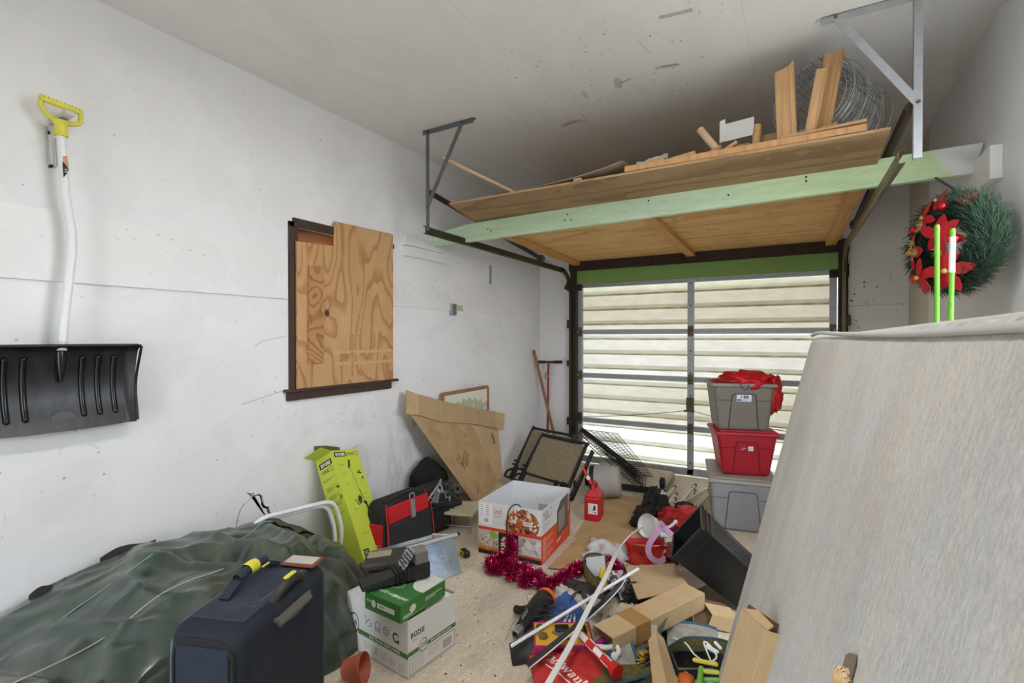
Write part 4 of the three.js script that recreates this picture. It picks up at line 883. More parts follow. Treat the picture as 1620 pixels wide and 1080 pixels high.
// ------------------------------------------------------------ bags by the left wall
M.fabricBlack = std(0x202124, 0.9, { bumpMap: fineBump, bumpScale: 0.0008 });
M.fabricRed = std(0xc01622, 0.75, { bumpMap: fineBump, bumpScale: 0.0006 });
M.strapGrey = std(0x84868a, 0.8, { bumpMap: fineBump, bumpScale: 0.0005 });
{
  const t = thing('tool_bag', 'red and black fabric tool bag with a grey buckle strap beside the lime carton', 'bag', [-2.36, 0.008, -2.52], [-0.06, 1.66, -0.05]);
  t.scale.set(1.28, 1.30, 0.85);   // broad face looks along +z
  const bulge = (w, h, d) => { const g = rbox(w, h, d, 0.04, 5), p = g.attributes.position; for (let i = 0; i < p.count; i++) { const y = p.getY(i) / h, k = 1 - 0.16 * (y + 0.5) * (y + 0.5); p.setX(i, p.getX(i) * k); p.setZ(i, p.getZ(i) * (1 - 0.3 * (y + 0.5))); } g.computeVertexNormals(); return g; };
  mesh('bag_body', bulge(0.43, 0.315, 0.23).translate(0, 0.16, 0), M.fabricBlack, t);
  const put3 = (g, y0) => g.translate(0, y0, 0);
  mesh('front_pocket', rbox(0.36, 0.19, 0.022, 0.01).rotateX(-0.10).translate(0.01, 0.108, 0.108), std(0x2b2c2f, 0.9, { bumpMap: fineBump, bumpScale: 0.0008 }), t);
  mesh('red_top_band', rbox(0.34, 0.085, 0.014, 0.006).rotateX(-0.13).translate(0.01, 0.247, 0.092), M.fabricRed, t);
  mesh('red_side', rbox(0.016, 0.20, 0.13, 0.006).rotateZ(-0.08).translate(-0.207, 0.115, 0.02), M.fabricRed, t);
  for (const [x, r] of [[-0.178, 0.006], [0.196, 0.0035]]) mesh('red_piping', tube([[x * 0.90, 0.30, 0.07], [x, 0.22, 0.105], [x * 1.04, 0.10, 0.122], [x * 1.04, 0.015, 0.12]], r, 30, 8), M.fabricRed, t);
  mesh('red_piping', tube([[-0.178, 0.02, 0.122], [-0.195, 0.012, 0.09], [-0.212, 0.04, 0.06], [-0.206, 0.2, 0.06]], 0.008, 30, 8), M.fabricRed, t);
  const st = mesh('grey_strap', rbox(0.034, 0.092, 0.008, 0.002).rotateX(-0.13).translate(0.035, 0.240, 0.103), M.strapGrey, t);
  mesh('buckle', bentRod([[0.015, 0.292, 0.096], [0.015, 0.315, 0.09], [0.055, 0.315, 0.09], [0.055, 0.292, 0.096]], 0.004, 0.008, 6), M.steel, st);
  mesh('zip_edge', tube([[-0.17, 0.312, 0.06], [0, 0.322, 0.055], [0.17, 0.312, 0.05]], 0.007, 20, 8), M.black, t);
  const logo = canvasTexture(128, 128, (g) => { g.fillStyle = '#bd1622'; g.fillRect(0, 0, 128, 128); g.strokeStyle = '#f2efec'; g.lineWidth = 9; g.lineCap = 'round'; g.beginPath(); g.moveTo(20, 40); g.quadraticCurveTo(46, 14, 44, 34); g.lineTo(32, 72); g.moveTo(44, 34); g.quadraticCurveTo(66, 12, 66, 32); g.lineTo(56, 70); g.moveTo(66, 32); g.quadraticCurveTo(90, 12, 88, 30); g.lineTo(80, 66); g.moveTo(104, 34); g.lineTo(98, 64); g.stroke(); g.lineWidth = 7; g.beginPath(); g.moveTo(88, 82); g.lineTo(44, 118); g.stroke(); g.beginPath(); g.arc(108, 18, 5, 0, 7); g.fillStyle = '#f2efec'; g.fill(); });
  mesh('logo_patch', fitUV(box(0.10, 0.10, 0.003, 0.0005), 0.10, 0.10).rotateY(-Math.PI / 2).rotateZ(-0.08).translate(-0.2165, 0.085, 0.03), tint(logo, 0.7), t);
  mesh('white_label', box(0.028, 0.03, 0.003).rotateY(0.4).translate(0.187, 0.262, 0.075), std(0xd9d9d9, 0.7), t);
}
{
  const t = thing('black_bag', 'black fabric bag with a grey strap end standing right of the red tool bag', 'bag', [-2.46, 0, -3.00], [0, 1.35, 0.05]);
  t.scale.setScalar(1.08);
  const g = rbox(0.26, 0.335, 0.17, 0.05, 5), p = g.attributes.position;
  for (let i = 0; i < p.count; i++) { const y = p.getY(i); p.setXYZ(i, p.getX(i) * (1 - 0.5 * Math.max(0, y)) + 0.012 * n2(y * 8, p.getZ(i) * 8), y, p.getZ(i) * (1 - 0.8 * Math.max(0, y)) + 0.01 * n2(p.getX(i) * 9, y * 9)); }
  g.computeVertexNormals();
  mesh('bag_body', g.translate(0, 0.17, 0), M.fabricBlack, t);
  mesh('flap', rbox(0.25, 0.10, 0.03, 0.014).rotateX(-0.35).translate(0, 0.29, 0.055), std(0x2a2b2e, 0.9), t);
  mesh('grey_strap', rbox(0.045, 0.12, 0.008, 0.004).rotateX(-0.15).rotateZ(-0.35).translate(-0.03, 0.25, 0.088), M.strapGrey, t);
  mesh('side_piping', tube([[0.12, 0.31, 0.06], [0.128, 0.17, 0.08], [0.12, 0.02, 0.085]], 0.004, 20, 6), M.black, t);
}
{   // dark cloth heap behind
  const t = thing('black_cloth_bag', 'soft black cloth bag slumped against the left wall behind the big cardboard', 'bag', [-2.675, 0, -3.26]);
  mesh('cloth', sheet((u, v) => { const a = u * Math.PI * 2, r = Math.sin(Math.PI * (0.04 + 0.94 * v)); const y = 0.49 * Math.pow(1 - v, 0.8); return V(0.115 * r * Math.cos(a) * (1 + 0.15 * n2(a, v * 4)) - 0.02, y, 0.20 * r * Math.sin(a) * (1 + 0.12 * n2(a + 5, v * 3)) + 0.06 * (1 - v)); }, 40, 24, 0.004, 1, 1), std(0x131314, 0.95), t);
}
{   // steel clips and toothed rubber straps
  const t = thing('traction_cleat', 'tangle of steel links and toothed black rubber lying behind the black bag', 'cleats', [-2.42, 0.285, -3.05], [0.1, 1.5, -0.2]);
  for (const [y, z] of [[0.03, 0.02], [-0.02, 0.04]]) {
    const b = mesh('rubber_strap', tube([[-0.03, y, z], [0.05, y + 0.035, z], [0.15, y + 0.03, z - 0.02], [0.20, y - 0.015, z - 0.02], [0.12, y - 0.035, z], [0.03, y - 0.03, z]], 0.010, 50, 8, true), M.blackGloss, t);
    const teeth = []; for (let k = 0; k < 14; k++) teeth.push(put(box(0.006, 0.02, 0.006, 0.001), -0.01 + k * 0.014, y + 0.03 + 0.008 * Math.sin(k), z + 0.014, 0, 0, 0.2));
    mesh('teeth', teeth, M.steel, b);
  }
  for (let k = 0; k < 9; k++) mesh('chain_link', put(new THREE.TorusGeometry(0.016, 0.004, 6, 14).scale(1, 1.5, 1), -0.16 + k * 0.024, 0.05 - Math.abs(k - 3) * 0.018, 0.05, k * 1.1, k * 0.7, 0.5), M.steel, t);
  mesh('clip_bar', bar([-0.21, -0.03, 0.06], [-0.11, 0.085, 0.05], 0.014, 0.006), M.steel, t);
  mesh('clip_bar', bar([-0.18, -0.05, 0.07], [-0.09, 0.03, 0.06], 0.014, 0.006), M.steel, t);
  mesh('clip_ring', put(new THREE.TorusGeometry(0.02, 0.005, 8, 18), -0.10, 0.095, 0.05, 0, 0.4, 0), M.steel, t);
  mesh('base_pad', rbox(0.34, 0.04, 0.20, 0.018).translate(0.03, -0.075, -0.02), M.fabricBlack, t);
}
{
  const t = thing('low_stool', 'low cream topped stool with thin metal legs under the leaning cardboard', 'stool', [-2.36, 0, -3.17], [0, 0.3, 0]);
  mesh('stool_top', rbox(0.36, 0.022, 0.30, 0.008).translate(0, 0.14, 0), std(0xc6bd9f, 0.7), t);
  for (const [x, z] of [[-0.16, -0.13], [0.16, -0.13], [-0.16, 0.13], [0.16, 0.13]]) mesh('leg', rod([x, 0, z * 1.05], [x, 0.13, z], 0.006), M.steel, t);
  mesh('stretcher', rod([-0.16, 0.05, 0.133], [0.16, 0.05, 0.133], 0.004), M.steel, t);
  mesh('top_rivet', rod([0.05, 0.151, 0.02], [0.05, 0.153, 0.02], 0.008), M.steel, t);
}

// ------------------------------------------------------------ big flattened carton leaning on the wall
{
  const t = thing('flattened_carton', 'big flattened brown carton with a printed symbol leaning on the left wall', 'cardboard');
  const T = V(0.958, 0.287, 0).multiplyScalar(0.012);
  const F = [[-2.741, 1.07, -2.994], [-2.727, 1.022, -3.121], [-2.702, 0.941, -3.396], [-2.662, 0.806, -3.92], [-2.646, 0.753, -4.166], [-2.632, 0.706, -4.337]];
  const G = [[-2.687, 0.889, -2.934], [-2.679, 0.862, -3.066], [-2.651, 0.769, -3.331], [-2.625, 0.684, -3.80], [-2.599, 0.595, -4.115], [-2.589, 0.563, -4.242]];
  for (let i = 0; i < 5; i++) {
    const q = [F[i], F[i + 1], G[i + 1], G[i]].map((p, k) => V(...p).add(T).add(V(k < 2 && i % 2 ? 0.006 : 0, 0, 0)));
    mesh('flap_section', panel4(q[0], q[1], q[2], q[3], 0.005, (u, v) => V(0.004 * Math.sin(Math.PI * u) * (i % 2 ? 1 : -1), 0, 0), 6, 2), i === 0 || i === 4 ? M.card2 : M.card, t);
  }
  const print = tint(canvasTexture(1024, 1024, (g) => {
    g.fillStyle = '#b0916b'; g.fillRect(0, 0, 1024, 1024);
    for (let i = 0; i < 160; i++) { g.fillStyle = `rgba(${rnd() < 0.5 ? '255,240,210' : '90,66,40'},0.05)`; g.beginPath(); g.ellipse(rnd() * 1024, rnd() * 1024, rr(10, 120), rr(10, 60), rr(0, 3), 0, 7); g.fill(); }
    g.fillStyle = 'rgba(120,84,50,0.35)'; g.beginPath(); g.ellipse(930, 300, 40, 26, 0.3, 0, 7); g.fill();
    g.strokeStyle = 'rgba(40,32,24,0.85)'; g.lineWidth = 8; g.beginPath(); g.moveTo(250, 120); g.lineTo(330, 140); g.lineTo(340, 170); g.stroke();
    g.save(); g.translate(330, 470); g.rotate(0.42); g.lineWidth = 6; g.strokeRect(-70, -50, 140, 100); g.lineWidth = 14; g.beginPath(); g.moveTo(-28, -26); g.lineTo(28, 26); g.moveTo(28, -26); g.lineTo(-28, 26); g.moveTo(-40, 0); g.lineTo(-10, -30); g.stroke(); g.beginPath(); g.lineWidth = 6; g.moveTo(-70, 74); g.lineTo(90, 74); g.stroke(); g.restore();
    g.save(); g.translate(480, 520); g.rotate(0.62); for (let k = 0; k < 3; k++) text(g, 'HANDLE WITH CARE', 0, -40 + k * 34, 30, 'rgba(45,36,26,0.85)', 'bold', 'center', 0.8); g.restore();
    g.lineWidth = 7; g.beginPath(); g.moveTo(700, 800); g.lineTo(790, 815); g.lineTo(800, 840); g.stroke();
  }), 0.88);
  mesh('main_panel', panel4([-2.681, 0.875, -2.994], [-2.628, 0.69, -3.76], [-2.461, 0.136, -3.95], [-2.420, 0.012, -3.545], 0.005, (u, v) => V(0.012 * Math.sin(Math.PI * u) * v, 0, 0), 10, 10, 1, 1).scale(1, 1, 1), print, t);
  mesh('side_panel', panel4(V(-2.632, 0.69, -3.74), V(-2.612, 0.585, -4.19), V(-2.50, 0.14, -4.10), V(-2.49, 0.13, -3.80), 0.005), M.card2, t);
  mesh('lower_flap', panel4([-2.462, 0.134, -3.955], [-2.44, 0.03, -4.12], [-2.26, 0.006, -4.02], [-2.425, 0.012, -3.57], 0.005), M.card, t);
  mesh('hand_slot', boxUV(bar([-2.556, 0.47, -4.045], [-2.585, 0.57, -4.03], 0.02, 0.006).translate(0.004, 0, 0)), std(0x3a2a1b, 0.9), t);
  mesh('tear_tab', boxUV(panel4([-2.66, 0.83, -3.01], [-2.655, 0.83, -2.985], [-2.645, 0.785, -2.985], [-2.645, 0.79, -3.02], 0.004)), M.cardDark, t);
}
// framed glass behind it
{
  const t = thing('framed_picture', 'wood framed picture with a pale floral print leaning on the left wall behind the cardboard', 'picture', [-2.775, 0.71, -3.885], [0, Math.PI / 2, 0.012]);
  t.rotation.set(0.0, Math.PI / 2, 0.01, 'YXZ');
  const W = 0.735, Hh = 0.55, b = 0.032, fm = tint(timber(164, 122, 82, 0.3, 31, [6, 6]), 0.6);
  mesh('frame_side', [bar([-W / 2, -Hh / 2, 0], [-W / 2, Hh / 2, 0], b, 0.022, 0.004)], fm, t); mesh('frame_side', [bar([W / 2, -Hh / 2, 0], [W / 2, Hh / 2, 0], b, 0.022, 0.004)], fm, t);
  mesh('frame_side', [bar([-W / 2, Hh / 2 - b / 2 + 0.015, 0], [W / 2, Hh / 2 - b / 2 + 0.015, 0], 0.022, b, 0.004)], fm, t); mesh('frame_side', [bar([-W / 2, -Hh / 2, 0], [W / 2, -Hh / 2, 0], 0.022, b, 0.004)], fm, t);
  mesh('print_sheet', fitUV(box(W, Hh, 0.006, 0), W, Hh), printed(512, 384, (g, w, h) => {
    g.fillStyle = '#e6e6d4'; g.fillRect(0, 0, w, h);
    g.fillStyle = '#b9bfa4'; g.beginPath(); g.moveTo(0, h); for (let x = 0; x <= w; x += 16) g.lineTo(x, 120 - 60 * Math.sin(x / w * 3.1) + 14 * Math.sin(x * 0.3)); g.lineTo(w, h); g.fill();
    for (let i = 0; i < 120; i++) { g.fillStyle = ['#dfe0cc', '#a3ab90', '#8f9a80', '#cfd3bd'][i % 4]; g.beginPath(); g.ellipse(rnd() * w, rr(100, h), rr(5, 20), rr(4, 12), rnd() * 3, 0, 7); g.fill(); }
  }, 0.25), t);
}

// ------------------------------------------------------------ corner tools
{
  const t = thing('broom_stick', 'brown wooden stick leaning in the back left corner', 'stick');
  mesh('shaft', rod([-2.50, 0.005, -5.43], [-2.79, 1.335, -5.30], 0.0185, 0.0165, 14), tint(timber(168, 112, 66, 0.4, 41, [12, 1]), 0.5), t);
  mesh('end_cap', rod([-2.785, 1.31, -5.302], [-2.791, 1.338, -5.3], 0.0178, 0.0172, 14), std(0x8a5a36, 0.6), t);
}
{
  const t = thing('edging_tool', 'red steel T-handled garden tool with black grips standing in the back left corner', 'tool');
  mesh('shaft', rod([-2.655, 0.36, -5.40], [-2.655, 1.19, -5.42], 0.013, 0.013, 12), std(0x8c1b20, 0.45), t);
  mesh('handle_bar', rod([-2.815 + 0.01, 1.192, -5.42], [-2.475, 1.198, -5.42], 0.013, 0.013, 12), M.black, t);
  mesh('grip', rod([-2.80, 1.192, -5.42], [-2.70, 1.194, -5.42], 0.0185, 0.0185, 14), std(0x28282a, 0.8), t); mesh('grip', rod([-2.585, 1.196, -5.42], [-2.478, 1.198, -5.42], 0.0185, 0.0185, 14), std(0x28282a, 0.8), t);
  mesh('lower_shaft', rod([-2.655, 0.12, -5.395], [-2.655, 0.37, -5.40], 0.016, 0.016, 12), M.oldMetal, t);
  mesh('foot_plate', [box(0.22, 0.012, 0.05, 0.003).translate(-2.655, 0.30, -5.39), boxUV(plate([[-0.09, 0], [0.09, 0], [0.07, -0.20], [-0.07, -0.20]], 0.006).translate(-2.655, 0.21, -5.395))], M.oldMetal, t);
  mesh('paper_tag', panel4([-2.69, 1.05, -5.395], [-2.655, 1.10, -5.395], [-2.64, 1.02, -5.39], [-2.68, 0.97, -5.39], 0.001, (u, v) => V(0, 0, 0.02 * Math.sin(v * 3)), 4, 4), std(0xb9a58a, 0.8), t, 'curled paper tag');
}

// ------------------------------------------------------------ folded patio chairs
M.chairFrame = std(0x2f2d2b, 0.45, { metalness: 0.35 });
M.sling = tint(texture(256, 512, (u, v, i, j) => {
  const row = Math.floor(v * 128), k = 0.82 + 0.24 * (0.5 + 0.5 * n2(row * 7.3, u * 6)) + (j % 4 < 1 ? -0.16 : 0);
  return [158 * k, 144 * k, 118 * k];
}, true, [2.2, 2.2]), 0.85);
function foldedChair(label, D, Cc, A) {
  const d = V(...D), e1 = V(...Cc).sub(d), w = e1.length(); e1.normalize();
  let e2 = V(...A).sub(d); e2.addScaledVector(e1, -e2.dot(e1)); const h = e2.length(); e2.normalize();
  const n = e1.clone().cross(e2).normalize();
  const t = thing('patio_chair', label, 'chair', D, new THREE.Quaternion().setFromRotationMatrix(new THREE.Matrix4().makeBasis(e1, e2, n)), 'folded patio chairs');
  mesh('sling', sheet((u, v) => V(mixn(0.012, w - 0.012, u), mixn(0.01, h - 0.01, v), -0.012 * Math.sin(Math.PI * u)), 12, 8, 0.003, 0.6, 0.6), M.sling, t);
  mesh('side_rail', bar([0, -0.10, 0.005], [0, h + 0.02, 0.005], 0.036, 0.024, 0.007, [1, 0, 0]), M.chairFrame, t);
  mesh('side_rail', bar([w, -0.08, 0.005], [w, h + 0.02, 0.005], 0.036, 0.024, 0.007, [1, 0, 0]), M.chairFrame, t);
  mesh('top_rail', bar([-0.02, h + 0.012, 0], [w + 0.02, h + 0.012, 0], 0.026, 0.028, 0.008), M.chairFrame, t);
  mesh('bottom_rail', rod([0, -0.005, -0.02], [w, -0.005, -0.02], 0.011), M.chairFrame, t);
  mesh('welt_strip', rod([0.018, 0.01, 0.014], [0.018, h - 0.02, 0.014], 0.0045), std(0x9a958a, 0.4, { metalness: 0.6 }), t);
  mesh('leg', bar([-0.060, -0.13, -0.035], [-0.040, h + 0.05, -0.04], 0.044, 0.026, 0.008, [1, 0, 0]), M.chairFrame, t);
  mesh('leg', bar([w + 0.055, -0.14, -0.035], [w + 0.062, h - 0.03, -0.04], 0.044, 0.024, 0.008, [1, 0, 0]), M.chairFrame, t);
  mesh('arm', tube([[-0.03, -0.03, 0.02], [-0.075, -0.06, 0.03], [-0.10, -0.115, 0.02], [-0.06, -0.125, 0.0]], 0.012, 30, 8), M.chairFrame, t);
  mesh('arm', tube([[w + 0.03, 0.05, -0.01], [w + 0.07, -0.02, 0.01], [w + 0.06, -0.10, 0.0]], 0.014, 30, 8), M.chairFrame, t);
  for (const y of [0.02, 0.06]) mesh('hinge_knob', rod([-0.06, y, 0.02], [0.02, y, 0.028], 0.010, 0.010, 10), M.black, t);
  for (const y of [0.02, h * 0.45]) mesh('bolt', rod([0.006, y, 0.01], [0.006, y, 0.022], 0.006, 0.006, 8), M.steel, t);
  mesh('cross_bar', bar([-0.05, -0.12, -0.04], [w + 0.06, -0.13, -0.04], 0.02, 0.02, 0.006), M.chairFrame, t);
  return t;
}
foldedChair('folded brown sling patio chair with dark frame, the front one of two by the corner', [-2.395, 0.135, -4.37], [-1.85, 0.125, -4.23], [-2.205, 0.465, -4.585]);
foldedChair('folded brown sling patio chair mostly hidden behind the front one', [-2.56, 0.135, -4.49], [-2.03, 0.125, -4.36], [-2.375, 0.50, -4.70]);

// ------------------------------------------------------------ folded wire crate
{
  const t = thing('wire_crate', 'folded black wire dog crate leaning on the garage door', 'crate');
  const wireM = std(0x23231f, 0.5, { metalness: 0.4 });
  const grid = (a, b, c, d, n, m, r) => {
    a = V(...a); b = V(...b); c = V(...c); d = V(...d);
    const L = (p, q, k) => p.clone().lerp(q, k), out = [];
    for (let i = 0; i <= n; i++) out.push(rod(L(a, b, i / n), L(d, c, i / n), r, r, 5));
    for (let j = 0; j <= m; j++) out.push(rod(L(a, d, j / m), L(b, c, j / m), i0(j, m) ? r * 1.5 : r, undefined, 5));
    return out;
  };
  const i0 = (j, m) => j === 0 || j === m;
  mesh('wire_panel', grid([-2.245, 0.412, -5.44], [-1.80, 0.402, -5.46], [-1.245, 0.135, -4.86], [-1.42, 0.135, -4.80], 7, 26, 0.003), wireM, t);
  const A = V(-2.235, 0.405, -5.36), B = V(-1.26, 0.105, -4.62);
  for (let k = 0; k < 5; k++) {
    const o = 0.022 * k, s = 0.035 * k;
    mesh('wire_panel', grid([A.x, A.y + o * 0.6 - 0.02, A.z - o], [B.x - s, B.y + o - 0.02, B.z - o - s * 0.4], [B.x - 0.03 - s, B.y + 0.005 + o * 0.5 + 0.04, B.z - 0.16 - o], [A.x + 0.05, A.y + 0.02 - o * 0.3, A.z - 0.05 + o * 0.2], 26, 4, 0.003), wireM, t);
  }
  mesh('wire_panel', grid([-2.17, 0.35, -5.25], [-1.33, 0.085, -4.60], [-1.28, 0.11, -4.62], [-2.10, 0.40, -5.28], 24, 3, 0.003), wireM, t);
}
{
  const t = thing('dog_bed', 'flat beige dog bed cushion with a dark furry edge in front of the garage door', 'cushion', [-1.52, 0.055, -5.02], [0, 0.06, 0]);
  const g = rbox(0.80, 0.085, 0.62, 0.04, 6), p = g.attributes.position;
  for (let i = 0; i < p.count; i++) { const x = p.getX(i), z = p.getZ(i); p.setY(i, p.getY(i) + (p.getY(i) > 0 ? 0.012 * n2(x * 6, z * 6) + 0.01 * Math.sin(x * 22 + z * 9) : 0)); }
  g.computeVertexNormals();
  mesh('cushion_top', g, tint(texture(256, 256, (u, v) => { const k = 1 + 0.10 * fbm(u * 8, v * 8, 3) + 0.05 * fbm(u * 60, v * 30, 2); return [186 * k, 174 * k, 150 * k]; }, true, [2, 2]), 0.95), t);
  mesh('furry_edge', rbox(0.79, 0.06, 0.03, 0.012).translate(0.01, -0.018, 0.305), std(0x2c2825, 1.0, { bumpMap: fineBump, bumpScale: 0.003 }), t);
  mesh('side_edge', rbox(0.012, 0.05, 0.5, 0.005).translate(0.397, -0.01, 0), std(0x8c8374, 0.95), t);
}
{
  const t = thing('grey_bucket', 'pale grey round plastic bucket lying on its side behind the red fuel can', 'bucket', [-1.575, 0.150, -4.42], [0, 0.25, -Math.PI / 2 + 0.10]);
  mesh('shell', lathe([[0.001, 0.27], [0.10, 0.268], [0.128, 0.255], [0.142, 0.22], [0.148, 0.12], [0.146, 0.0], [0.140, 0.0], [0.142, 0.12], [0.136, 0.215], [0.10, 0.245], [0.001, 0.25]].map(([r, y]) => [r, y - 0.13]), 40), std(0xa9a6a3, 0.7), t);
  mesh('dark_rim', lathe([[0.140, -0.13], [0.152, -0.13], [0.152, -0.095], [0.147, -0.09], [0.147, -0.12]], 40), M.black, t);
}

// ------------------------------------------------------------ red fuel can
{
  const t = thing('fuel_can', 'red plastic fuel can with a tall red spout standing on the flat cardboard', 'can', [-1.475, 0, -3.87], [0, 0.173, 0]);
  const g = rbox(0.128, 0.20, 0.20, 0.018, 4).translate(0, 0.10, 0);
  mesh('can_body', g, std(0xbf1220, 0.4), t);
  const top = rbox(0.128, 0.065, 0.20, 0.02, 4), p = top.attributes.position;
  for (let i = 0; i < p.count; i++) if (p.getY(i) > 0) { p.setX(i, p.getX(i) * 0.5); p.setZ(i, p.getZ(i) * 0.82); }
  top.computeVertexNormals();
  mesh('shoulder', top.translate(0, 0.22, 0), std(0xc32a2e, 0.5), t);
  mesh('can_handle', bentRod([[0, 0.235, 0.055], [0, 0.292, 0.04], [0, 0.292, -0.045], [0, 0.235, -0.08]], 0.016, 0.03, 10), std(0xbf1220, 0.4), t);
  const sp = mesh('spout', [rod([-0.02, 0.285, 0.02], [-0.052, 0.345, 0.022], 0.014, 0.013, 14), rod([-0.05, 0.34, 0.022], [-0.098, 0.43, 0.025], 0.0125, 0.0085, 14)], std(0xc8202a, 0.4), t);
  mesh('spout_label', rod([-0.040, 0.322, 0.022], [-0.054, 0.348, 0.022], 0.0155, 0.0150, 14), M.white, sp);
  mesh('spout_collar', rod([-0.008, 0.255, 0.02], [-0.022, 0.29, 0.02], 0.022, 0.019, 14), M.black, sp);
  mesh('label', fitUV(box(0.076, 0.085, 0.003, 0.0005), 0.076, 0.085).translate(0.008, 0.108, 0.1005), printed(128, 144, (g, w, h) => {
    g.fillStyle = '#e8e8e6'; g.fillRect(0, 0, w, h); lines(g, 8, 20, 44, 8, 13, 4, 'rgba(120,120,130,0.6)');
    g.fillStyle = '#20242e'; g.beginPath(); g.arc(88, 34, 14, 0, 7); g.fill(); g.fillRect(70, 46, 34, 36); g.fillRect(62, 78, 26, 18); g.fillStyle = '#2b4a94'; g.fillRect(66, 112, 14, 12); g.fillRect(92, 108, 16, 22);
  }), t);
}

// ------------------------------------------------------------ oven carton
{
  const w = 0.472, h = 0.354, d = 0.555;
  const t = thing('oven_carton', 'white and orange open oven carton with food pictures printed on its front', 'box', [-1.718, 0.004, -3.141], [0, 0.075, 0]);
  const food = (g, x0, y0, w0, h0, n, cols, r0, r1) => { g.save(); g.beginPath(); g.rect(x0, y0, w0, h0); g.clip(); for (let i = 0; i < n; i++) { g.fillStyle = cols[i % cols.length]; g.beginPath(); g.ellipse(x0 + rnd() * w0, y0 + rnd() * h0, rr(r0, r1), rr(r0, r1) * 0.8, rnd() * 3, 0, 7); g.fill(); } g.restore(); };
  const front = printed(944, 708, (g, W, H) => {
    g.fillStyle = '#e3e2e2'; g.fillRect(0, 0, W, H);
    g.fillStyle = '#c8c6c6'; g.fillRect(230, 40, 210, 230); g.fillStyle = '#dedddd'; g.fillRect(236, 40, 200, 224);
    text(g, '2x5', 300, 110, 66, '#c43a34', 'italic bold', 'center'); lines(g, 250, 160, 120, 2, 16, 4);
    g.fillStyle = '#f0f0f0'; g.fillRect(14, 20, 205, 285); for (let k = 0; k < 6; k++) { lines(g, 36, 44 + k * 26, 60, 1, 1, 6); lines(g, 120, 44 + k * 26, 80, 1, 1, 6); } barcode(g, 90, 220, 70, 56);
    g.fillStyle = '#caa06a'; g.beginPath(); g.ellipse(660, 250, 250, 175, 0, 0, 7); g.fill(); g.save(); g.beginPath(); g.ellipse(680, 210, 235, 190, 0, 0, 7); g.clip();
    g.fillStyle = '#b9713f'; g.fillRect(430, 20, 520, 390); food(g, 430, 20, 520, 390, 170, ['#a9482c', '#e5ddd0', '#c9552f', '#4a2e26', '#efe8dc', '#b8412b', '#7b6a35', '#dba577', '#352521'], 14, 36); g.restore();
    g.fillStyle = '#f2efe6'; g.fillRect(690, 180, 130, 54); text(g, 'SEAFOOD', 755, 208, 26, '#6a6a62', 'bold', 'center', 0.9);
    g.fillStyle = '#dd4a26'; g.fillRect(0, 335, W, 44); g.fillRect(0, 630, W, 26); g.fillStyle = '#2a2523'; g.fillRect(0, 656, W, 52);
    g.fillStyle = '#c9c4b6'; g.fillRect(0, 380, 306, 250); food(g, 0, 450, 306, 180, 160, ['#e9e2d2', '#d9c59a', '#8a5a3a', '#c7b088', '#f3eee2', '#a37a48'], 6, 14); g.fillStyle = '#8fbf45'; g.beginPath(); g.ellipse(240, 430, 66, 46, 0.4, 0, 7); g.fill(); g.fillStyle = '#d8a24a'; g.fillRect(0, 600, 306, 30);
    g.fillStyle = '#2b2420'; g.fillRect(312, 380, 300, 250); food(g, 330, 430, 260, 180, 40, ['#e8dfd0', '#8a4a34', '#c9b8a2', '#5c3828'], 14, 40);
    g.fillStyle = '#cfc9c4'; g.fillRect(618, 380, W - 618, 250); food(g, 640, 420, 300, 200, 40, ['#ece8e4', '#d9d4d2', '#b9b2ae', '#efe9e2'], 30, 70); g.fillStyle = '#5d7a3c'; g.beginPath(); g.ellipse(700, 430, 30, 12, 0.8, 0, 7); g.fill();
    text(g, 'POULET', 150, 645, 20, '#f2d9cc', 'bold', 'center');
  }, 0.5);
  const side = printed(1110, 708, (g, W, H) => {
    g.fillStyle = '#e0dfdf'; g.fillRect(0, 0, W, H);
    g.fillStyle = '#dd4a26'; g.beginPath(); g.moveTo(0, 330); g.lineTo(430, 330); g.lineTo(640, 330); g.lineTo(W, 300); g.lineTo(W, H); g.lineTo(0, H); g.fill();
    g.strokeStyle = '#3a3a3e'; g.lineWidth = 5; g.strokeRect(40, 44, 320, 116); text(g, 'BLACK+', 66, 82, 50, '#3a3a3e', 'bold', 'left', 0.95); text(g, 'DECKER', 100, 130, 50, '#3a3a3e', 'bold', 'left', 0.95);
    lines(g, 60, 205, 240, 4, 22, 8, 'rgba(120,120,126,0.45)');
    g.fillStyle = '#665b51'; g.beginPath(); g.moveTo(560, 560); g.lineTo(560, 180); g.lineTo(700, 70); g.lineTo(1020, 40); g.lineTo(1020, 520); g.fill(); g.fillStyle = '#8f8d8b'; g.beginPath(); g.moveTo(620, 500); g.lineTo(620, 215); g.lineTo(880, 170); g.lineTo(880, 460); g.fill();
    g.fillStyle = '#b9372a'; g.fillRect(1040, 70, 70, 330);
    for (let k = 0; k < 3; k++) { g.strokeStyle = '#f6e6dd'; g.lineWidth = 7; g.strokeRect(60, 390 + k * 105, 80, 80); g.beginPath(); g.arc(100, 430 + k * 105, 20, 0, 7); g.stroke(); lines(g, 165, 396 + k * 105, 240, 4, 20, 8, 'rgba(250,215,196,0.65)'); }
    g.fillStyle = '#f3ddd2'; g.beginPath(); g.ellipse(640, 600, 90, 14, -0.2, 0, 7); g.fill();
  }, 0.5);
  const inner = printed(944, 708, (g, W, H) => { g.fillStyle = '#dfe2e8'; g.fillRect(0, 0, W, H); barcode(g, 430, 300, 190, 110); }, 0.8);
  const white = std(0xdfe1e6, 0.75);
  mesh('front_wall', panel(w, h, 0.004).translate(0, h / 2, d / 2), front, t);
  mesh('side_wall', panel(d, h, 0.004).rotateY(Math.PI / 2).translate(w / 2, h / 2, 0), side, t);
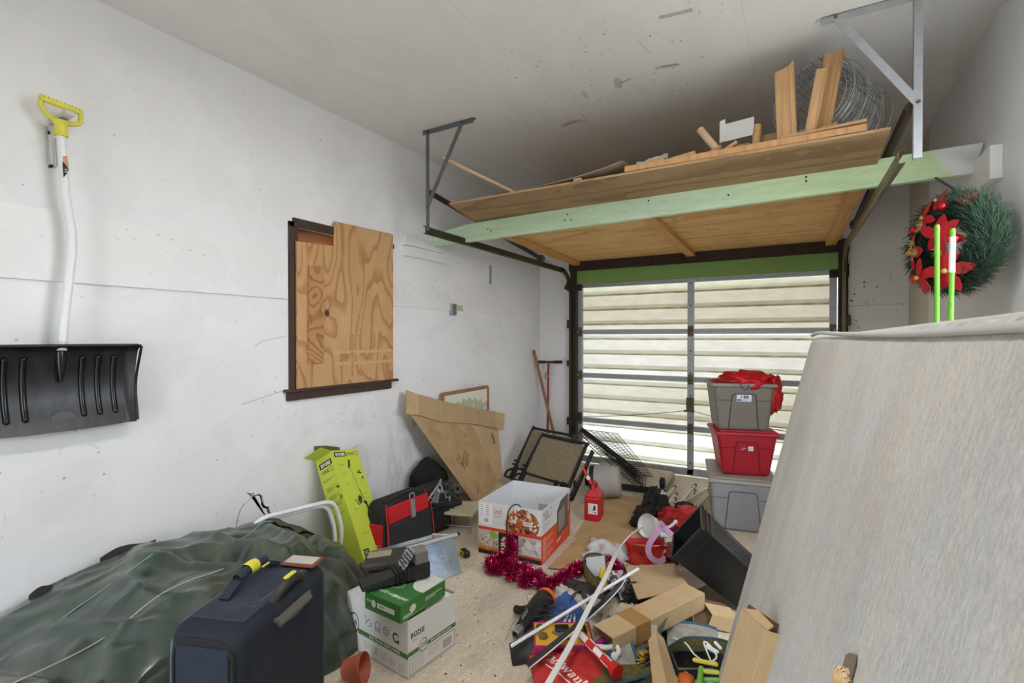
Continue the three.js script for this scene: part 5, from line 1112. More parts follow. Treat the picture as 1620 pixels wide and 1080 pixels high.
  mesh('side_wall', panel(d, h, 0.004).rotateY(-Math.PI / 2).translate(-w / 2, h / 2, 0), white, t);
  mesh('back_wall', panel(w, h, 0.004).translate(0, h / 2, -d / 2), inner, t);
  mesh('bottom', box(w, 0.004, d, 0.001).translate(0, 0.002, 0), white, t);
  mesh('hand_hole', put(new THREE.TorusGeometry(0.022, 0.003, 6, 16, Math.PI), -w / 2 + 0.09, h - 0.05, d / 2 - 0.004), std(0x55585e, 0.8), t);
}
// power cord hanging over the carton's rim into the tinsel
single('power_cable', tube([[-1.62, 0.30, -2.92], [-1.632, 0.368, -2.885], [-1.665, 0.366, -2.85], [-1.69, 0.31, -2.835], [-1.695, 0.18, -2.83], [-1.68, 0.07, -2.80], [-1.62, 0.03, -2.74], [-1.52, 0.02, -2.70], [-1.36, 0.008, -2.62], [-1.30, 0.008, -2.50], [-1.27, 0.01, -2.30], [-1.24, 0.012, -2.17], [-1.22, 0.03, -2.10]], 0.0042, 120, 7), M.black, 'black power cable hooked over the oven carton and running through the pink tinsel', 'cable');

// tinsel garland
{
  const t = thing('tinsel_garland', 'shiny pink tinsel garland heaped along the front of the oven carton', 'tinsel');
  const path = new THREE.CatmullRomCurve3([[-1.66, 0.165, -2.815], [-1.615, 0.10, -2.77], [-1.68, 0.05, -2.735], [-1.725, 0.05, -2.66], [-1.655, 0.045, -2.615], [-1.57, 0.06, -2.70], [-1.53, 0.045, -2.60], [-1.47, 0.06, -2.69], [-1.42, 0.04, -2.57], [-1.37, 0.06, -2.65], [-1.30, 0.05, -2.58], [-1.26, 0.04, -2.66], [-1.22, 0.05, -2.79], [-1.20, 0.05, -2.88], [-1.16, 0.04, -2.93], [-1.09, 0.035, -2.98], [-1.00, 0.035, -2.97], [-0.93, 0.035, -2.90]].map(vec));
  const one = new THREE.PlaneGeometry(0.052, 0.005).translate(0.026, 0, 0).toNonIndexed();
  const N = 9500, im = new THREE.InstancedMesh(one, std(0xffffff, 0.22, { metalness: 0.75, side: THREE.DoubleSide }), N);
  const m = new THREE.Matrix4(), q = new THREE.Quaternion(), c = new THREE.Color();
  for (let i = 0; i < N; i++) {
    const p = path.getPointAt((i + rnd()) / N), s = rr(0.5, 1.05);
    q.setFromEuler(new THREE.Euler(rr(0, 6.28), rr(0, 6.28), rr(0, 6.28)));
    m.compose(p, q, V(s, s * 1.1, s)); im.setMatrixAt(i, m);
    const k = rnd(); im.setColorAt(i, k < 0.72 ? c.setRGB(0.62, 0.018, 0.17) : k < 0.88 ? c.setRGB(0.30, 0.006, 0.06) : c.setRGB(0.85, 0.25, 0.42));
  }
  im.name = 'strands'; im.userData.kind = 'stuff'; im.castShadow = im.receiveShadow = true; t.add(im);
  mesh('core_string', tube(path.points, 0.004, 160, 5), std(0x7c0e28, 0.6), t);
}

// ------------------------------------------------------------ clear tote, case, boot, paper cartons
{
  const t = thing('clear_tote', 'clear plastic tote with a pale rim holding blue cloth, behind the paper cartons', 'bin');
  const A = V(-2.105, 0.205, -2.205), B = V(-1.946, 0.205, -2.585), C2 = V(-1.850, 0.005, -2.53), D2 = V(-1.995, 0.005, -2.19);
  const back = V(-0.13, 0, 0.06), clear = phys(0xe6edf2, 0.12, { transmission: 0.9, thickness: 0, ior: 1.3 });
  const q = (p) => p.clone().add(back);
  mesh('front_side', panel4(A, B, C2, D2, 0.003), clear, t);
  mesh('end_side', panel4(B, q(B), q(C2).add(V(0.03, 0, 0)), C2, 0.003), clear, t);
  mesh('back_side', panel4(q(A), q(B), q(C2).add(V(-0.03, 0, 0)), q(D2).add(V(-0.03, 0, 0)), 0.003), clear, t);
  mesh('base', panel4(D2, C2, q(C2), q(D2), 0.003), clear, t);
  mesh('rim', [tube([A.clone().add(V(-0.01, 0.004, 0.02)), A, B.clone(), B.clone().add(V(0.01, 0.004, -0.02))], 0.012, 30, 10)], std(0xb9bbb8, 0.5), t);
  mesh('rim', tube([B, q(B)], 0.008, 10, 8), std(0xb9bbb8, 0.5), t);
}
single('blue_cloth', sheet((u, v) => { const a = V(-2.11, 0.17, -2.25).lerp(V(-1.975, 0.175, -2.50), u), b = V(-2.02, 0.012, -2.23).lerp(V(-1.895, 0.012, -2.46), u); const p = a.lerp(b, v); return p.add(V(-0.018 + 0.014 * n2(u * 6, v * 6), 0.006 * n2(u * 9 + 3, v * 3) + 0.006, 0.012 * n2(u * 5 + 9, v * 5))); }, 26, 20, 0.004, 0.4, 0.3), tint(texture(256, 256, (u, v) => { const k = 1 + 0.3 * fbm(u * 6, v * 3, 4); return [110 * k, 142 * k, 190 * k]; }), 0.7), 'bunched blue cloth inside the clear tote', 'cloth');
single('white_plastic', sheet((u, v) => { const p = V(-1.955, 0.13, -2.49).lerp(V(-1.905, 0.03, -2.50), v).add(V(0, 0, -0.05 * (u - 0.5))); return p.add(V(-0.012 + 0.01 * n2(u * 9, v * 9), 0.01 * n2(u * 7, v * 7 + 5), 0.012 * n2(u * 8 + 3, v * 4))); }, 14, 14, 0.002, 0.1, 0.1), std(0xd6d6d4, 0.45), 'crumpled white plastic wrap inside the clear tote', 'plastic wrap');
{
  const t = thing('tool_case', 'dusty dark grey plastic tool case with a beige lid panel behind the black boot', 'case', [-1.835, 0.335, -1.86], [0.10, 0.62, 0.10]);
  const cm = std(0x47433d, 0.65, { map: texture(256, 256, (u, v) => { const k = 200 + 40 * fbm(u * 8, v * 8, 4); return [k, k, k]; }, true, [4, 4]) });
  mesh('lower_shell', rbox(0.215, 0.042, 0.15, 0.016).translate(0, -0.024, 0), cm, t);
  mesh('upper_shell', rbox(0.215, 0.042, 0.15, 0.018).translate(0, 0.021, 0), cm, t);
  mesh('carry_grip', tube([[-0.07, 0.0, 0.075], [-0.055, 0.0, 0.098], [0.055, 0.0, 0.098], [0.07, 0.0, 0.075]], 0.010, 30, 10), std(0x2a2825, 0.6), t);
  mesh('lid_panel', rbox(0.12, 0.008, 0.055, 0.003).translate(-0.03, 0.042, -0.02), std(0x9a917c, 0.8), t);
  for (const x of [-0.085, 0.085]) mesh('latch', rbox(0.026, 0.038, 0.01, 0.003).translate(x, 0, 0.077), std(0x23211f, 0.6), t);
}
{   // side view: toe to the left, flat cuff at the right
  const a = V(-1.715, 0.345, -1.625), b = V(-1.572, 0.345, -1.865), d = b.clone().sub(a), L = d.length(), ang = Math.atan2(-d.z, d.x);
  const t = thing('rubber_boot', 'black ribbed rubber boot with a grey felt cuff on the green paper box', 'boot', [a.x, a.y, a.z], [0, ang, 0]);   // +x from toe to heel
  const foot = (x0, x1, y0, y1, w) => boxUV(plate([[x0, 0], [x1, 0], [x1, y1], [x0, y0]], w, [], 0.004).translate(0, 0.005, -w / 2));
  mesh('toe', foot(-0.03, L * 0.42, 0.018, 0.036, 0.075), std(0x26282c, 0.6), t);
  mesh('instep', foot(L * 0.42, L * 0.72, 0.04, 0.056, 0.082), M.blackMatte, t);
  mesh('heel', foot(L * 0.72, L, 0.056, 0.06, 0.085), M.black, t);
  for (const k of [0.43, 0.50, 0.57, 0.63]) mesh('rib', rbox(0.012, 0.045 + k * 0.02, 0.096, 0.003).translate(L * k, 0.03, 0), M.black, t);
  mesh('felt_cuff', rbox(0.068, 0.066, 0.082, 0.010).rotateZ(0.05).translate(L * 0.87, 0.097, 0), std(0x7d7770, 0.95, { bumpMap: fineBump, bumpScale: 0.001 }), t);
  mesh('silver_lining', sheet((u, v) => V(mixn(L * 0.55, L * 0.74, v) + 0.006 * n2(u * 7, v * 9), 0.060 + 0.072 * v + 0.008 * n2(u * 9, v * 8), (u - 0.5) * 0.09 + 0.006 * n2(u * 5, v * 12)), 16, 18, 0.004, 0.1, 0.1), std(0xb9c2c8, 0.35, { metalness: 0.4 }), t);
  for (let k = 0; k < 5; k++) mesh('lace', rod([L * (0.57 + k * 0.035), 0.072 + k * 0.013, -0.036], [L * (0.57 + k * 0.035), 0.072 + k * 0.013, 0.044], 0.0035, 0.0035, 6), M.black, t);
}
{
  const g0 = '#3f7a3c';
  const t = thing('paper_ream_box', 'green and white paper box lying on top of the white copy paper carton', 'box', [-1.590, 0.297, -1.74], [0, -0.06, 0]);
  const W = 0.228, L = 0.285, Hh = 0.074;
  const topP = printed(456, 570, (g, w, h) => { g.fillStyle = g0; g.fillRect(0, 0, w, h); g.fillStyle = '#dfe1dc'; g.beginPath(); g.moveTo(w, 0); g.lineTo(w, 300); g.quadraticCurveTo(300, 330, 250, 180); g.quadraticCurveTo(230, 90, 180, 0); g.fill(); g.strokeStyle = '#dfe6da'; g.lineWidth = 5; g.beginPath(); g.ellipse(160, 320, 74, 54, 0, 0, 7); g.stroke(); g.lineWidth = 2; g.beginPath(); g.ellipse(160, 320, 62, 43, 0, 0, 7); g.stroke(); text(g, 'multi-use', 40, 470, 60, '#e6ebe2', 'italic bold'); text(g, 'paper', 270, 470, 60, '#e6ebe2', 'italic bold'); lines(g, 300, 90, 110, 2, 16, 5, 'rgba(120,130,120,0.6)'); }, 0.45);
  const edge = (n) => printed(512, 148, (g, w, h) => { g.fillStyle = g0; g.fillRect(0, 0, w, h); g.fillStyle = '#dfe3da'; g.beginPath(); g.arc(130, 76, 34, 0, 7); g.fill(); if (n) { g.fillRect(180, 54, 250, 46); text(g, 'PAPER', 210, 78, 26, g0); text(g, 'boise', 24, 60, 30, '#e6ebe2'); } else { text(g, 'paper', 22, 110, 40, '#e6ebe2', 'italic bold'); lines(g, 270, 54, 200, 2, 20, 10, 'rgba(220,228,214,0.8)'); } lines(g, 40, 128, 420, 1, 1, 4, 'rgba(220,228,214,0.6)'); }, 0.45);
  mesh('lid', fitUV(box(W, L, 0.004, 0.001), W, L).rotateX(-Math.PI / 2).translate(0, Hh / 2, 0), topP, t);
  mesh('front_edge', panel(W, Hh, 0.003).translate(0, 0, L / 2), edge(1), t);
  mesh('side_edge', panel(L, Hh, 0.003).rotateY(Math.PI / 2).translate(W / 2, 0, 0), edge(0), t);
  mesh('back_edge', panel(W, Hh, 0.003).translate(0, 0, -L / 2), std(0x3f7a3c, 0.5), t);
  mesh('side_edge', panel(L, Hh, 0.003).rotateY(-Math.PI / 2).translate(-W / 2, 0, 0), std(0x3f7a3c, 0.5), t);
  mesh('base', box(W, 0.003, L, 0).translate(0, -Hh / 2, 0), std(0x3f7a3c, 0.5), t);
}
{
  const w = 0.43, h = 0.252, d = 0.302;
  const t = thing('copy_paper_carton', 'white copy paper carton with a green stripe standing on the floor by the tarp', 'box', [-1.675, 0.003, -1.80], [0, -0.10, 0]);
  const front = printed(860, 504, (g, W, H) => {
    g.fillStyle = '#e4e4e2'; g.fillRect(0, 0, W, H); g.fillStyle = '#4d7d40'; g.fillRect(170, 296, W - 170, 46); text(g, 'MULTI-USE COPY PAPER', 330, 320, 36, '#e9eee4', 'bold', 'left', 1.05);
    g.strokeStyle = '#26282a'; g.lineWidth = 12; g.beginPath(); g.ellipse(110, 260, 64, 88, 0, 0, 7); g.stroke(); text(g, 'X-9', 100, 262, 80, '#26282a', 'bold', 'center', 0.9);
    g.strokeStyle = '#4a4c4e'; g.lineWidth = 6; g.beginPath(); g.moveTo(270, 130); g.lineTo(300, 190); g.lineTo(280, 220); g.moveTo(300, 190); g.lineTo(350, 150); g.moveTo(320, 220); g.lineTo(360, 220); g.lineTo(360, 170); g.stroke();
    g.beginPath(); g.moveTo(420, 230); g.lineTo(420, 170); g.lineTo(450, 135); g.lineTo(485, 170); g.lineTo(485, 230); g.closePath(); g.stroke(); text(g, 'USA', 452, 205, 32, '#3a3c3e', 'bold', 'center');
    g.beginPath(); g.arc(570, 190, 38, 0, 7); g.stroke(); g.strokeRect(550, 175, 40, 30); g.lineWidth = 14; g.strokeStyle = '#2c2e30'; g.beginPath(); g.arc(705, 200, 36, 0.3, 5.6); g.stroke(); g.fillStyle = '#2c2e30'; g.fillRect(690, 230, 60, 14);
    for (let k = 0; k < 5; k++) { lines(g, 250 + k * 120, 385 + k * 8, 84, 5, 16, 4, 'rgba(90,95,95,0.5)'); }
    g.strokeStyle = 'rgba(90,95,95,0.6)'; g.lineWidth = 3; g.strokeRect(420, 400, 36, 46); g.strokeRect(560, 395, 44, 54);
  }, 0.55);
  const side = printed(604, 504, (g, W, H) => {
    g.fillStyle = '#e2e2e0'; g.fillRect(0, 0, W, H); text(g, 'BOISE', 24, 150, 62, '#2c2e30', '900', 'left', 0.95); lines(g, 50, 196, 90, 1, 1, 5);
    g.fillStyle = '#4d7d40'; g.fillRect(0, 282, W, 40); g.fillStyle = '#e2e2e0'; g.beginPath(); g.ellipse(178, 290, 56, 66, 0, 0, 7); g.fill(); g.strokeStyle = '#4d7d40'; g.lineWidth = 8; g.beginPath(); g.ellipse(178, 290, 46, 56, 0, 0, 7); g.stroke(); text(g, 'X9', 178, 292, 58, '#4d7d40', 'italic bold', 'center'); text(g, 'MULTI-USE COPY PAPER', 270, 303, 24, '#e9eee4');
    lines(g, 30, 365, 160, 7, 17, 4, 'rgba(90,95,95,0.5)'); lines(g, 230, 365, 150, 4, 20, 4, 'rgba(90,95,95,0.5)'); barcode(g, 420, 375, 130, 90); g.strokeStyle = 'rgba(90,95,95,0.5)'; g.strokeRect(16, 345, W - 32, 145);
  }, 0.55);
  const wh = std(0xdedfdd, 0.7);
  mesh('front_wall', panel(w, h, 0.004).translate(0, h / 2, d / 2), front, t);
  mesh('side_wall', panel(d, h, 0.004).rotateY(Math.PI / 2).translate(w / 2, h / 2, 0), side, t);
  mesh('side_wall', panel(d, h, 0.004).rotateY(-Math.PI / 2).translate(-w / 2, h / 2, 0), wh, t);
  mesh('back_wall', panel(w, h, 0.004).translate(0, h / 2, -d / 2), M.card2, t);
  mesh('bottom', box(w, 0.004, d, 0.001).translate(0, 0.002, 0), wh, t);
}
for (const [x, z, s, lab] of [[-1.56, -1.80, 0, 'white wrapped ream with a green corner packed in the copy paper carton'], [-1.80, -1.82, 1, 'white wrapped ream packed in the tarp end of the copy paper carton']]) {
  const t = thing('paper_ream', lab, 'paper ream', [x, 0.125, z], [0, -0.10, 0], 'reams in the copy paper carton');
  mesh('wrapper', rbox(0.205, 0.235, 0.28, 0.004), M.paint, t);
  mesh('end_label', box(0.16, 0.002, 0.10, 0).translate(0.0, 0.1185, 0.085), s ? M.paintGrey : std(0x5d8a4f, 0.6), t);
}
{
  const t = thing('tape_measure', 'small black and yellow tape measure lying on the floor by the oven carton', 'tape measure', [-1.975, 0.024, -2.745], [0, -0.5, 0]);
  mesh('case', rbox(0.085, 0.046, 0.046, 0.014, 4), std(0x1d1d1d, 0.5), t);
  mesh('yellow_face', [rbox(0.058, 0.034, 0.006, 0.003).translate(-0.008, 0, 0.022)], std(0xe0d33c, 0.5), t);
  mesh('black_badge', rbox(0.022, 0.020, 0.004, 0.002).translate(-0.004, 0.003, 0.0255), M.black, t);
  mesh('blade_tip', box(0.008, 0.014, 0.02, 0.001).translate(-0.045, -0.012, 0), M.steel, t);
}
{
  const t = thing('flower_pot', 'small terracotta coloured plastic flower pot lying tipped by the white carton', 'pot', [-1.665, 0.058, -1.500], [0.1, 0.45, -1.35]);
  mesh('pot_shell', lathe([[0.001, -0.047], [0.038, -0.047], [0.041, -0.043], [0.052, 0.022], [0.058, 0.024], [0.060, 0.046], [0.056, 0.046], [0.050, 0.026], [0.039, -0.040], [0.001, -0.040]], 30), std(0xa8533c, 0.6), t);
}
// flat cardboard on the floor
const flatCard = (label, pts, y, m) => single('cardboard_sheet', panel4(...pts.map(([x, z], i) => [x, y[i], z]), 0.004, (u, v) => V(0, 0.006 * Math.max(0, fbm(u * 2 + y[0] * 50, v * 2, 2)), 0), 8, 8), m, label, 'cardboard');
M.floorCard = tint(texture(512, 512, (u, v) => { const k = 1 + 0.06 * fbm(u * 5, v * 5, 4) - 0.10 * Math.max(0, fbm(u * 3 + 4, v * 3, 3)); return [184 * k, 153 * k, 112 * k]; }), 0.88);
flatCard('flat brown cardboard sheet on the floor under the red fuel can', [[-1.46, -3.42], [-1.66, -4.62], [-0.86, -4.42], [-0.82, -3.62]], [0.006, 0.004, 0.004, 0.006], M.floorCard);
flatCard('flat brown cardboard sheet on the floor beside the orange side of the oven carton', [[-1.40, -2.86], [-1.43, -3.52], [-0.90, -3.72], [-0.88, -3.02]], [0.012, 0.012, 0.011, 0.013], M.floorCard);

// ------------------------------------------------------------ mattress leaning on the right
{
  const n = V(-0.9705, 0.2280, 0.0789).normalize(), e1 = V(0.0810, 0, 0.9967), e2 = n.clone().cross(e1).normalize();
  const t = thing('mattress', 'huge grey speckled mattress leaning on its long side along the right wall', 'mattress', [-0.315, 0.004, -2.33], new THREE.Quaternion().setFromRotationMatrix(new THREE.Matrix4().makeBasis(e1, e2, n)));
  const L = 2.0, Hh = 1.585, D = 0.235;
  const face = texture(1024, 1024, (u, v) => {
    const fib = 0.055 * n2(u * 520, v * 150) + 0.045 * n2(u * 210 + 9, v * 46) + 0.035 * n2(u * 900, v * 420) + 0.02 * n2(u * 120, v * 12);
    const big = 0.05 * fbm(u * 9, v * 2.2, 4) + 0.05 * fbm(u * 2.5, v * 2, 3);
    const warm = 0.032 * fbm(u * 12 + 5, v * 2.6 + 3, 4), k = 1 + fib + big;
    let c = [180 * (k + warm), 178 * k, 174 * (k - warm * 1.3)];
    const border = smooth(0.965, 0.985, v);
    if (border > 0) { const m = clamp(0.5 + 1.2 * fbm(u * 60, v * 26, 3)); c = c.map((q, i) => mixn(q, mixn([206, 207, 210][i], [108, 112, 126][i], m), border * 0.8)); }
    return c;
  });
  face.repeat.set(1 / L, 1 / Hh);
  const g = new RoundedBoxGeometry(L, Hh, D, 10, 0.055), p = g.attributes.position;
  for (let i = 0; i < p.count; i++) {
    const x = p.getX(i) / L + 0.5, y = p.getY(i) / Hh + 0.5;
    const drop = 0.05 * smooth(0.10, 0.0, x) * smooth(0.9, 1, y) + 0.018 * Math.sin(Math.PI * x) * smooth(0.6, 1, y) - 0.012 * Math.sin(x * 5) * smooth(0.8, 1, y);
    p.setY(i, p.getY(i) - drop); p.setX(i, p.getX(i) + 0.012 * Math.sin(y * 7) * smooth(0.1, 0, x));
  }
  g.computeVertexNormals();
  const gg = boxUV(g.translate(L / 2, Hh / 2, -D / 2));
  const m = tint(face, 0.95, { bumpMap: texture(512, 512, (u, v) => { const k = 128 + 60 * n2(u * 150, v * 20) + 40 * n2(u * 60, v * 60); return [k, k, k]; }, false, [1, 1]), bumpScale: 0.002 });
  mesh('cover', gg, m, t);
  mesh('piping', tube([[0.05, 1.535, 0.002], [0.3, 1.543, 0.003], [0.8, 1.535, 0.003], [1.4, 1.532, 0.003], [1.98, 1.54, 0.002]], 0.006, 80, 8), std(0xb4b2b0, 0.9), t);
  // torn hole with foam showing
  const hole = mesh('tear', boxUV(plate([[1.548, 1.083], [1.560, 1.094], [1.574, 1.100], [1.584, 1.106], [1.590, 1.098], [1.594, 1.06], [1.584, 1.02], [1.556, 1.02]], 0.002).translate(0, 0, 0.0015)), std(0x77695a, 1), t, 'torn hole in the cover');
  for (let k = 0; k < 9; k++) { const s = rr(0.012, 0.02), gq = new THREE.IcosahedronGeometry(s, 1), q = gq.attributes.position; for (let i = 0; i < q.count; i++) q.setXYZ(i, q.getX(i) * rr(0.75, 1.2), q.getY(i) * rr(0.7, 1.1), q.getZ(i) * 0.5); mesh('foam_crumb', boxUV(put(gq, 1.572 + rr(-0.016, 0.014), 1.025 + rr(0, 0.06), 0.004)), std([0xd9b183, 0xc98f5c, 0xe2c39b][k % 3], 0.95), hole); }
}

// ------------------------------------------------------------ stack of storage totes
function tote(label, at, turn, wb, wt, h, db, dt, color, lidColor, group, lid, draw) {
  const t = thing('storage_tote', label, 'storage tote', at, [0, turn, 0], group);
  const body = rbox(wt, h, dt, 0.03, 4), p = body.attributes.position;
  for (let i = 0; i < p.count; i++) { const k = p.getY(i) / h + 0.5; p.setX(i, p.getX(i) * mixn(wb / wt, 1, k)); p.setZ(i, p.getZ(i) * mixn(db / dt, 1, k)); }
  body.computeVertexNormals();
  const m = std(color, 0.5);
  mesh('tub', body.translate(0, h / 2, 0), m, t);
  const zAt = (y) => mixn(db, dt, y / h) / 2, xAt = (y) => mixn(wb, wt, y / h) / 2, sl = Math.atan2((dt - db) / 2, h);
  const line = (pts, r = 0.004) => pts.map(([x, y]) => [x, y, zAt(y) + 0.001]);
  const a = wb * 0.30, b = wb * 0.23, yt = h * 0.80;
  const groove = std(new THREE.Color(color).multiplyScalar(0.45), 0.6);
  mesh('panel_groove', bentRod(line([[-a, h * 0.03], [-b, yt], [b, yt], [a, h * 0.03]]), 0.0045, 0.02, 6), groove, t);
  mesh('step_line', [bentRod([[-xAt(h * 0.66) * 0.99, h * 0.66, zAt(h * 0.66) + 0.001], [-b * 1.12, h * 0.66, zAt(h * 0.66) + 0.001]], 0.003, 0.01, 6)], groove, t);
  mesh('step_line', [bentRod([[b * 1.12, h * 0.66, zAt(h * 0.66) + 0.001], [xAt(h * 0.66) * 0.99, h * 0.66, zAt(h * 0.66) + 0.001]], 0.003, 0.01, 6)], groove, t);
  const rim = mesh('rim', rbox(wt + 0.028, 0.030, dt + 0.028, 0.012).translate(0, h - 0.004, 0), std(lidColor, 0.5), t);
  if (lid) mesh('lid_top', rbox(wt - 0.05, 0.012, dt - 0.05, 0.005).translate(0, h + 0.014, 0), std(lidColor, 0.5), t);
  if (draw) {
    const [w, hh, x, y, fn, cw, ch] = draw;
    mesh('sticker', fitUV(box(w, hh, 0.002, 0), w, hh).rotateX(sl).translate(x, y, zAt(y) + 0.002), printed(cw, ch, fn, 0.45), t);
  }
  return t;
}
tote('grey storage tote with grey lid at the bottom of the stack', [-0.440, 0.002, -4.455], 0.19, 0.42, 0.47, 0.388, 0.60, 0.66, 0x8f9094, 0xa19d97, 'stacked storage totes', true);
tote('red storage tote with red lid in the middle of the stack', [-0.418, 0.410, -4.415], 0.30, 0.335, 0.44, 0.335, 0.33, 0.40, 0xa50f23, 0xb01a30, 'stacked storage totes', true,
  [0.10, 0.055, 0.0, 0.225, (g, w, h) => { g.fillStyle = '#a50f23'; g.fillRect(0, 0, w, h); text(g, '~~~~~', 50, 24, 28, '#d98c4a', 'bold', 'center'); lines(g, 14, 56, 80, 2, 22, 10, '#c9b0b0'); g.fillStyle = '#dcdcda'; g.fillRect(118, 30, 72, 72); lines(g, 130, 60, 48, 2, 16, 6, '#9aa'); }, 200, 110]);
tote('taupe storage tote with a blue label on top of the stack', [-0.440, 0.762, -4.410], 0.30, 0.365, 0.445, 0.362, 0.33, 0.40, 0x777168, 0x8d8980, 'stacked storage totes', false,
  [0.112, 0.066, 0.0, 0.262, (g, w, h) => { g.fillStyle = '#dfe4ec'; g.fillRect(0, 0, w, h); g.fillStyle = '#38589a'; g.fillRect(0, 0, w, 18); g.fillStyle = '#b7a2a8'; g.beginPath(); g.arc(70, 52, 18, 0, 7); g.fill(); g.fillStyle = '#2c2c34'; g.fillRect(100, 30, 66, 40); g.fillStyle = '#8a93a8'; g.fillRect(110, 38, 44, 22); g.fillStyle = '#23427e'; g.fillRect(12, 86, 60, 22); lines(g, 84, 88, 100, 2, 12, 5, '#7d8797'); g.strokeStyle = '#5a77b0'; g.lineWidth = 6; g.strokeRect(3, 3, w - 6, h - 6); }, 212, 124]);
{
  const rc = std(0xc00d17, 0.45, { bumpMap: texture(256, 256, (u, v) => { const k = 128 + 110 * fbm(u * 5, v * 5, 4); return [k, k, k]; }, false, [4, 4]), bumpScale: 0.006 });
  const t = thing('red_cloth_bag', 'crumpled shiny red cloth bag spilling over the top tote', 'bag');
  mesh('heap', blob([-0.385, 1.150, -4.36], [0.185, 0.082, 0.15], 0.22, 1.5, 71, 5), rc, t);
  mesh('heap_edge', blob([-0.50, 1.150, -4.27], [0.13, 0.018, 0.07], 0.2, 2, 73, 4), rc, t);
  mesh('hanging_end', blob([-0.190, 1.045, -4.42], [0.062, 0.155, 0.12], 0.22, 1.6, 75, 5), rc, t);
  mesh('drawstring', tube([[-0.41, 1.145, -4.165], [-0.385, 1.10, -4.165], [-0.36, 1.095, -4.17], [-0.345, 1.13, -4.18]], 0.003, 24, 6), M.black, t);
}

// ------------------------------------------------------------ wreath on the right wall and the green poles
{
  const t = thing('christmas_wreath', 'green artificial Christmas wreath with red poinsettias and baubles hanging by the right wall', 'wreath', [0.605, 1.925, -3.0], [0, -1.0, 0]);
  t.scale.setScalar(0.84);
  const R = 0.19, r0 = 0.085, N = 9000;
  const one = new THREE.ConeGeometry(0.0022, 0.062, 3, 1).translate(0, 0.031, 0).toNonIndexed();
  const im = new THREE.InstancedMesh(one, std(0xffffff, 0.75), N), m = new THREE.Matrix4(), q = new THREE.Quaternion(), c = new THREE.Color();
  for (let i = 0; i < N; i++) {
    const a = rnd() * 6.283, b = rnd() * 6.283, rad = r0 * Math.sqrt(rr(0.05, 1)) * (1 + 0.15 * n2(Math.cos(a) * 3, Math.sin(a) * 3));
    const ax = V(Math.cos(a), Math.sin(a), 0), out = ax.clone().multiplyScalar(Math.cos(b)).add(V(0, 0, Math.sin(b) * 0.8));
    const p = ax.clone().multiplyScalar(R).addScaledVector(out, rad);
    const dir = out.clone().multiplyScalar(0.9).add(V(-Math.sin(a), Math.cos(a), 0).multiplyScalar(0.9)).add(V(rr(-0.6, 0.6), rr(-0.6, 0.6), rr(-0.6, 0.6))).normalize();
    q.setFromUnitVectors(V(0, 1, 0), dir); m.compose(p, q, V(1, rr(0.6, 1.2), 1)); im.setMatrixAt(i, m);
    const k = rr(0.6, 1.3); im.setColorAt(i, c.setRGB(0.018 * k, 0.052 * k, 0.025 * k));
  }
  im.name = 'pine_needles'; im.userData.kind = 'stuff'; im.castShadow = im.receiveShadow = true; t.add(im);
  mesh('ring_core', flat(new THREE.TorusGeometry(R, 0.045, 10, 48)), std(0x16281c, 0.9), t);
  const petal = plate([[0, 0], [0.018, 0.025], [0.021, 0.05], [0.010, 0.072], [0, 0.082], [-0.012, 0.07], [-0.021, 0.045], [-0.016, 0.02]], 0.0015);
  const petalM = std(0xb3101f, 0.6);
  for (const [x, y, z, s, rx, ry] of [[-0.045, 0.245, 0.06, 0.8, -0.5, -0.3], [-0.10, 0.16, 0.09, 0.9, -0.1, -0.4], [-0.205, -0.02, 0.07, 1.25, 0, -0.6], [0.02, 0.035, 0.11, 1.2, 0.1, 0.1], [-0.13, -0.175, 0.09, 1.15, 0.2, -0.3], [0.055, -0.16, 0.10, 1.25, 0.2, 0.2], [0.10, 0.20, 0.04, 0.6, -0.2, 0.2]]) {
    const f = [];
    for (let k = 0; k < 6; k++) f.push(put(petal.clone().rotateX(-0.35 + (k % 2) * 0.25), 0, 0, 0, 0, 0, k * 1.05 + rr(-0.2, 0.2)).scale(s * 1.25, s * 1.25, s * 1.25));
    const fl = mesh('poinsettia', put(join(f), x, y, z, rx, ry, rr(0, 1)), petalM, t);
    mesh('flower_centre', put(new THREE.IcosahedronGeometry(0.012 * s, 1), x, y, z + 0.008), std(0xb49a4a, 0.5, { metalness: 0.3 }), fl);
  }
  for (const [x, y] of [[0.035, 0.19], [-0.145, 0.10], [0.115, 0.0]]) mesh('bauble', put(new THREE.SphereGeometry(0.022, 18, 12), x, y, 0.105), std(0xa80f1c, 0.12, { metalness: 0.5 }), t);
  for (const [x, y] of [[-0.085, 0.12], [-0.14, 0.03], [0.03, -0.05], [-0.12, -0.03]]) { const s = []; for (let k = 0; k < 26; k++) s.push(rod([x, y, 0.105], [x + rr(-0.03, 0.035), y + rr(-0.045, 0.03), 0.12 + rr(0, 0.02)], 0.0016, 0.0006, 4)); mesh('gold_sprig', s, std(0xb9a467, 0.5, { metalness: 0.4 }), t); }
  mesh('hanger', [bentRod([[0.0, 0.22, 0.0], [-0.02, 0.30, -0.02], [-0.38, 0.482, -0.245]], 0.007, 0.03, 6)], M.black, t);
}
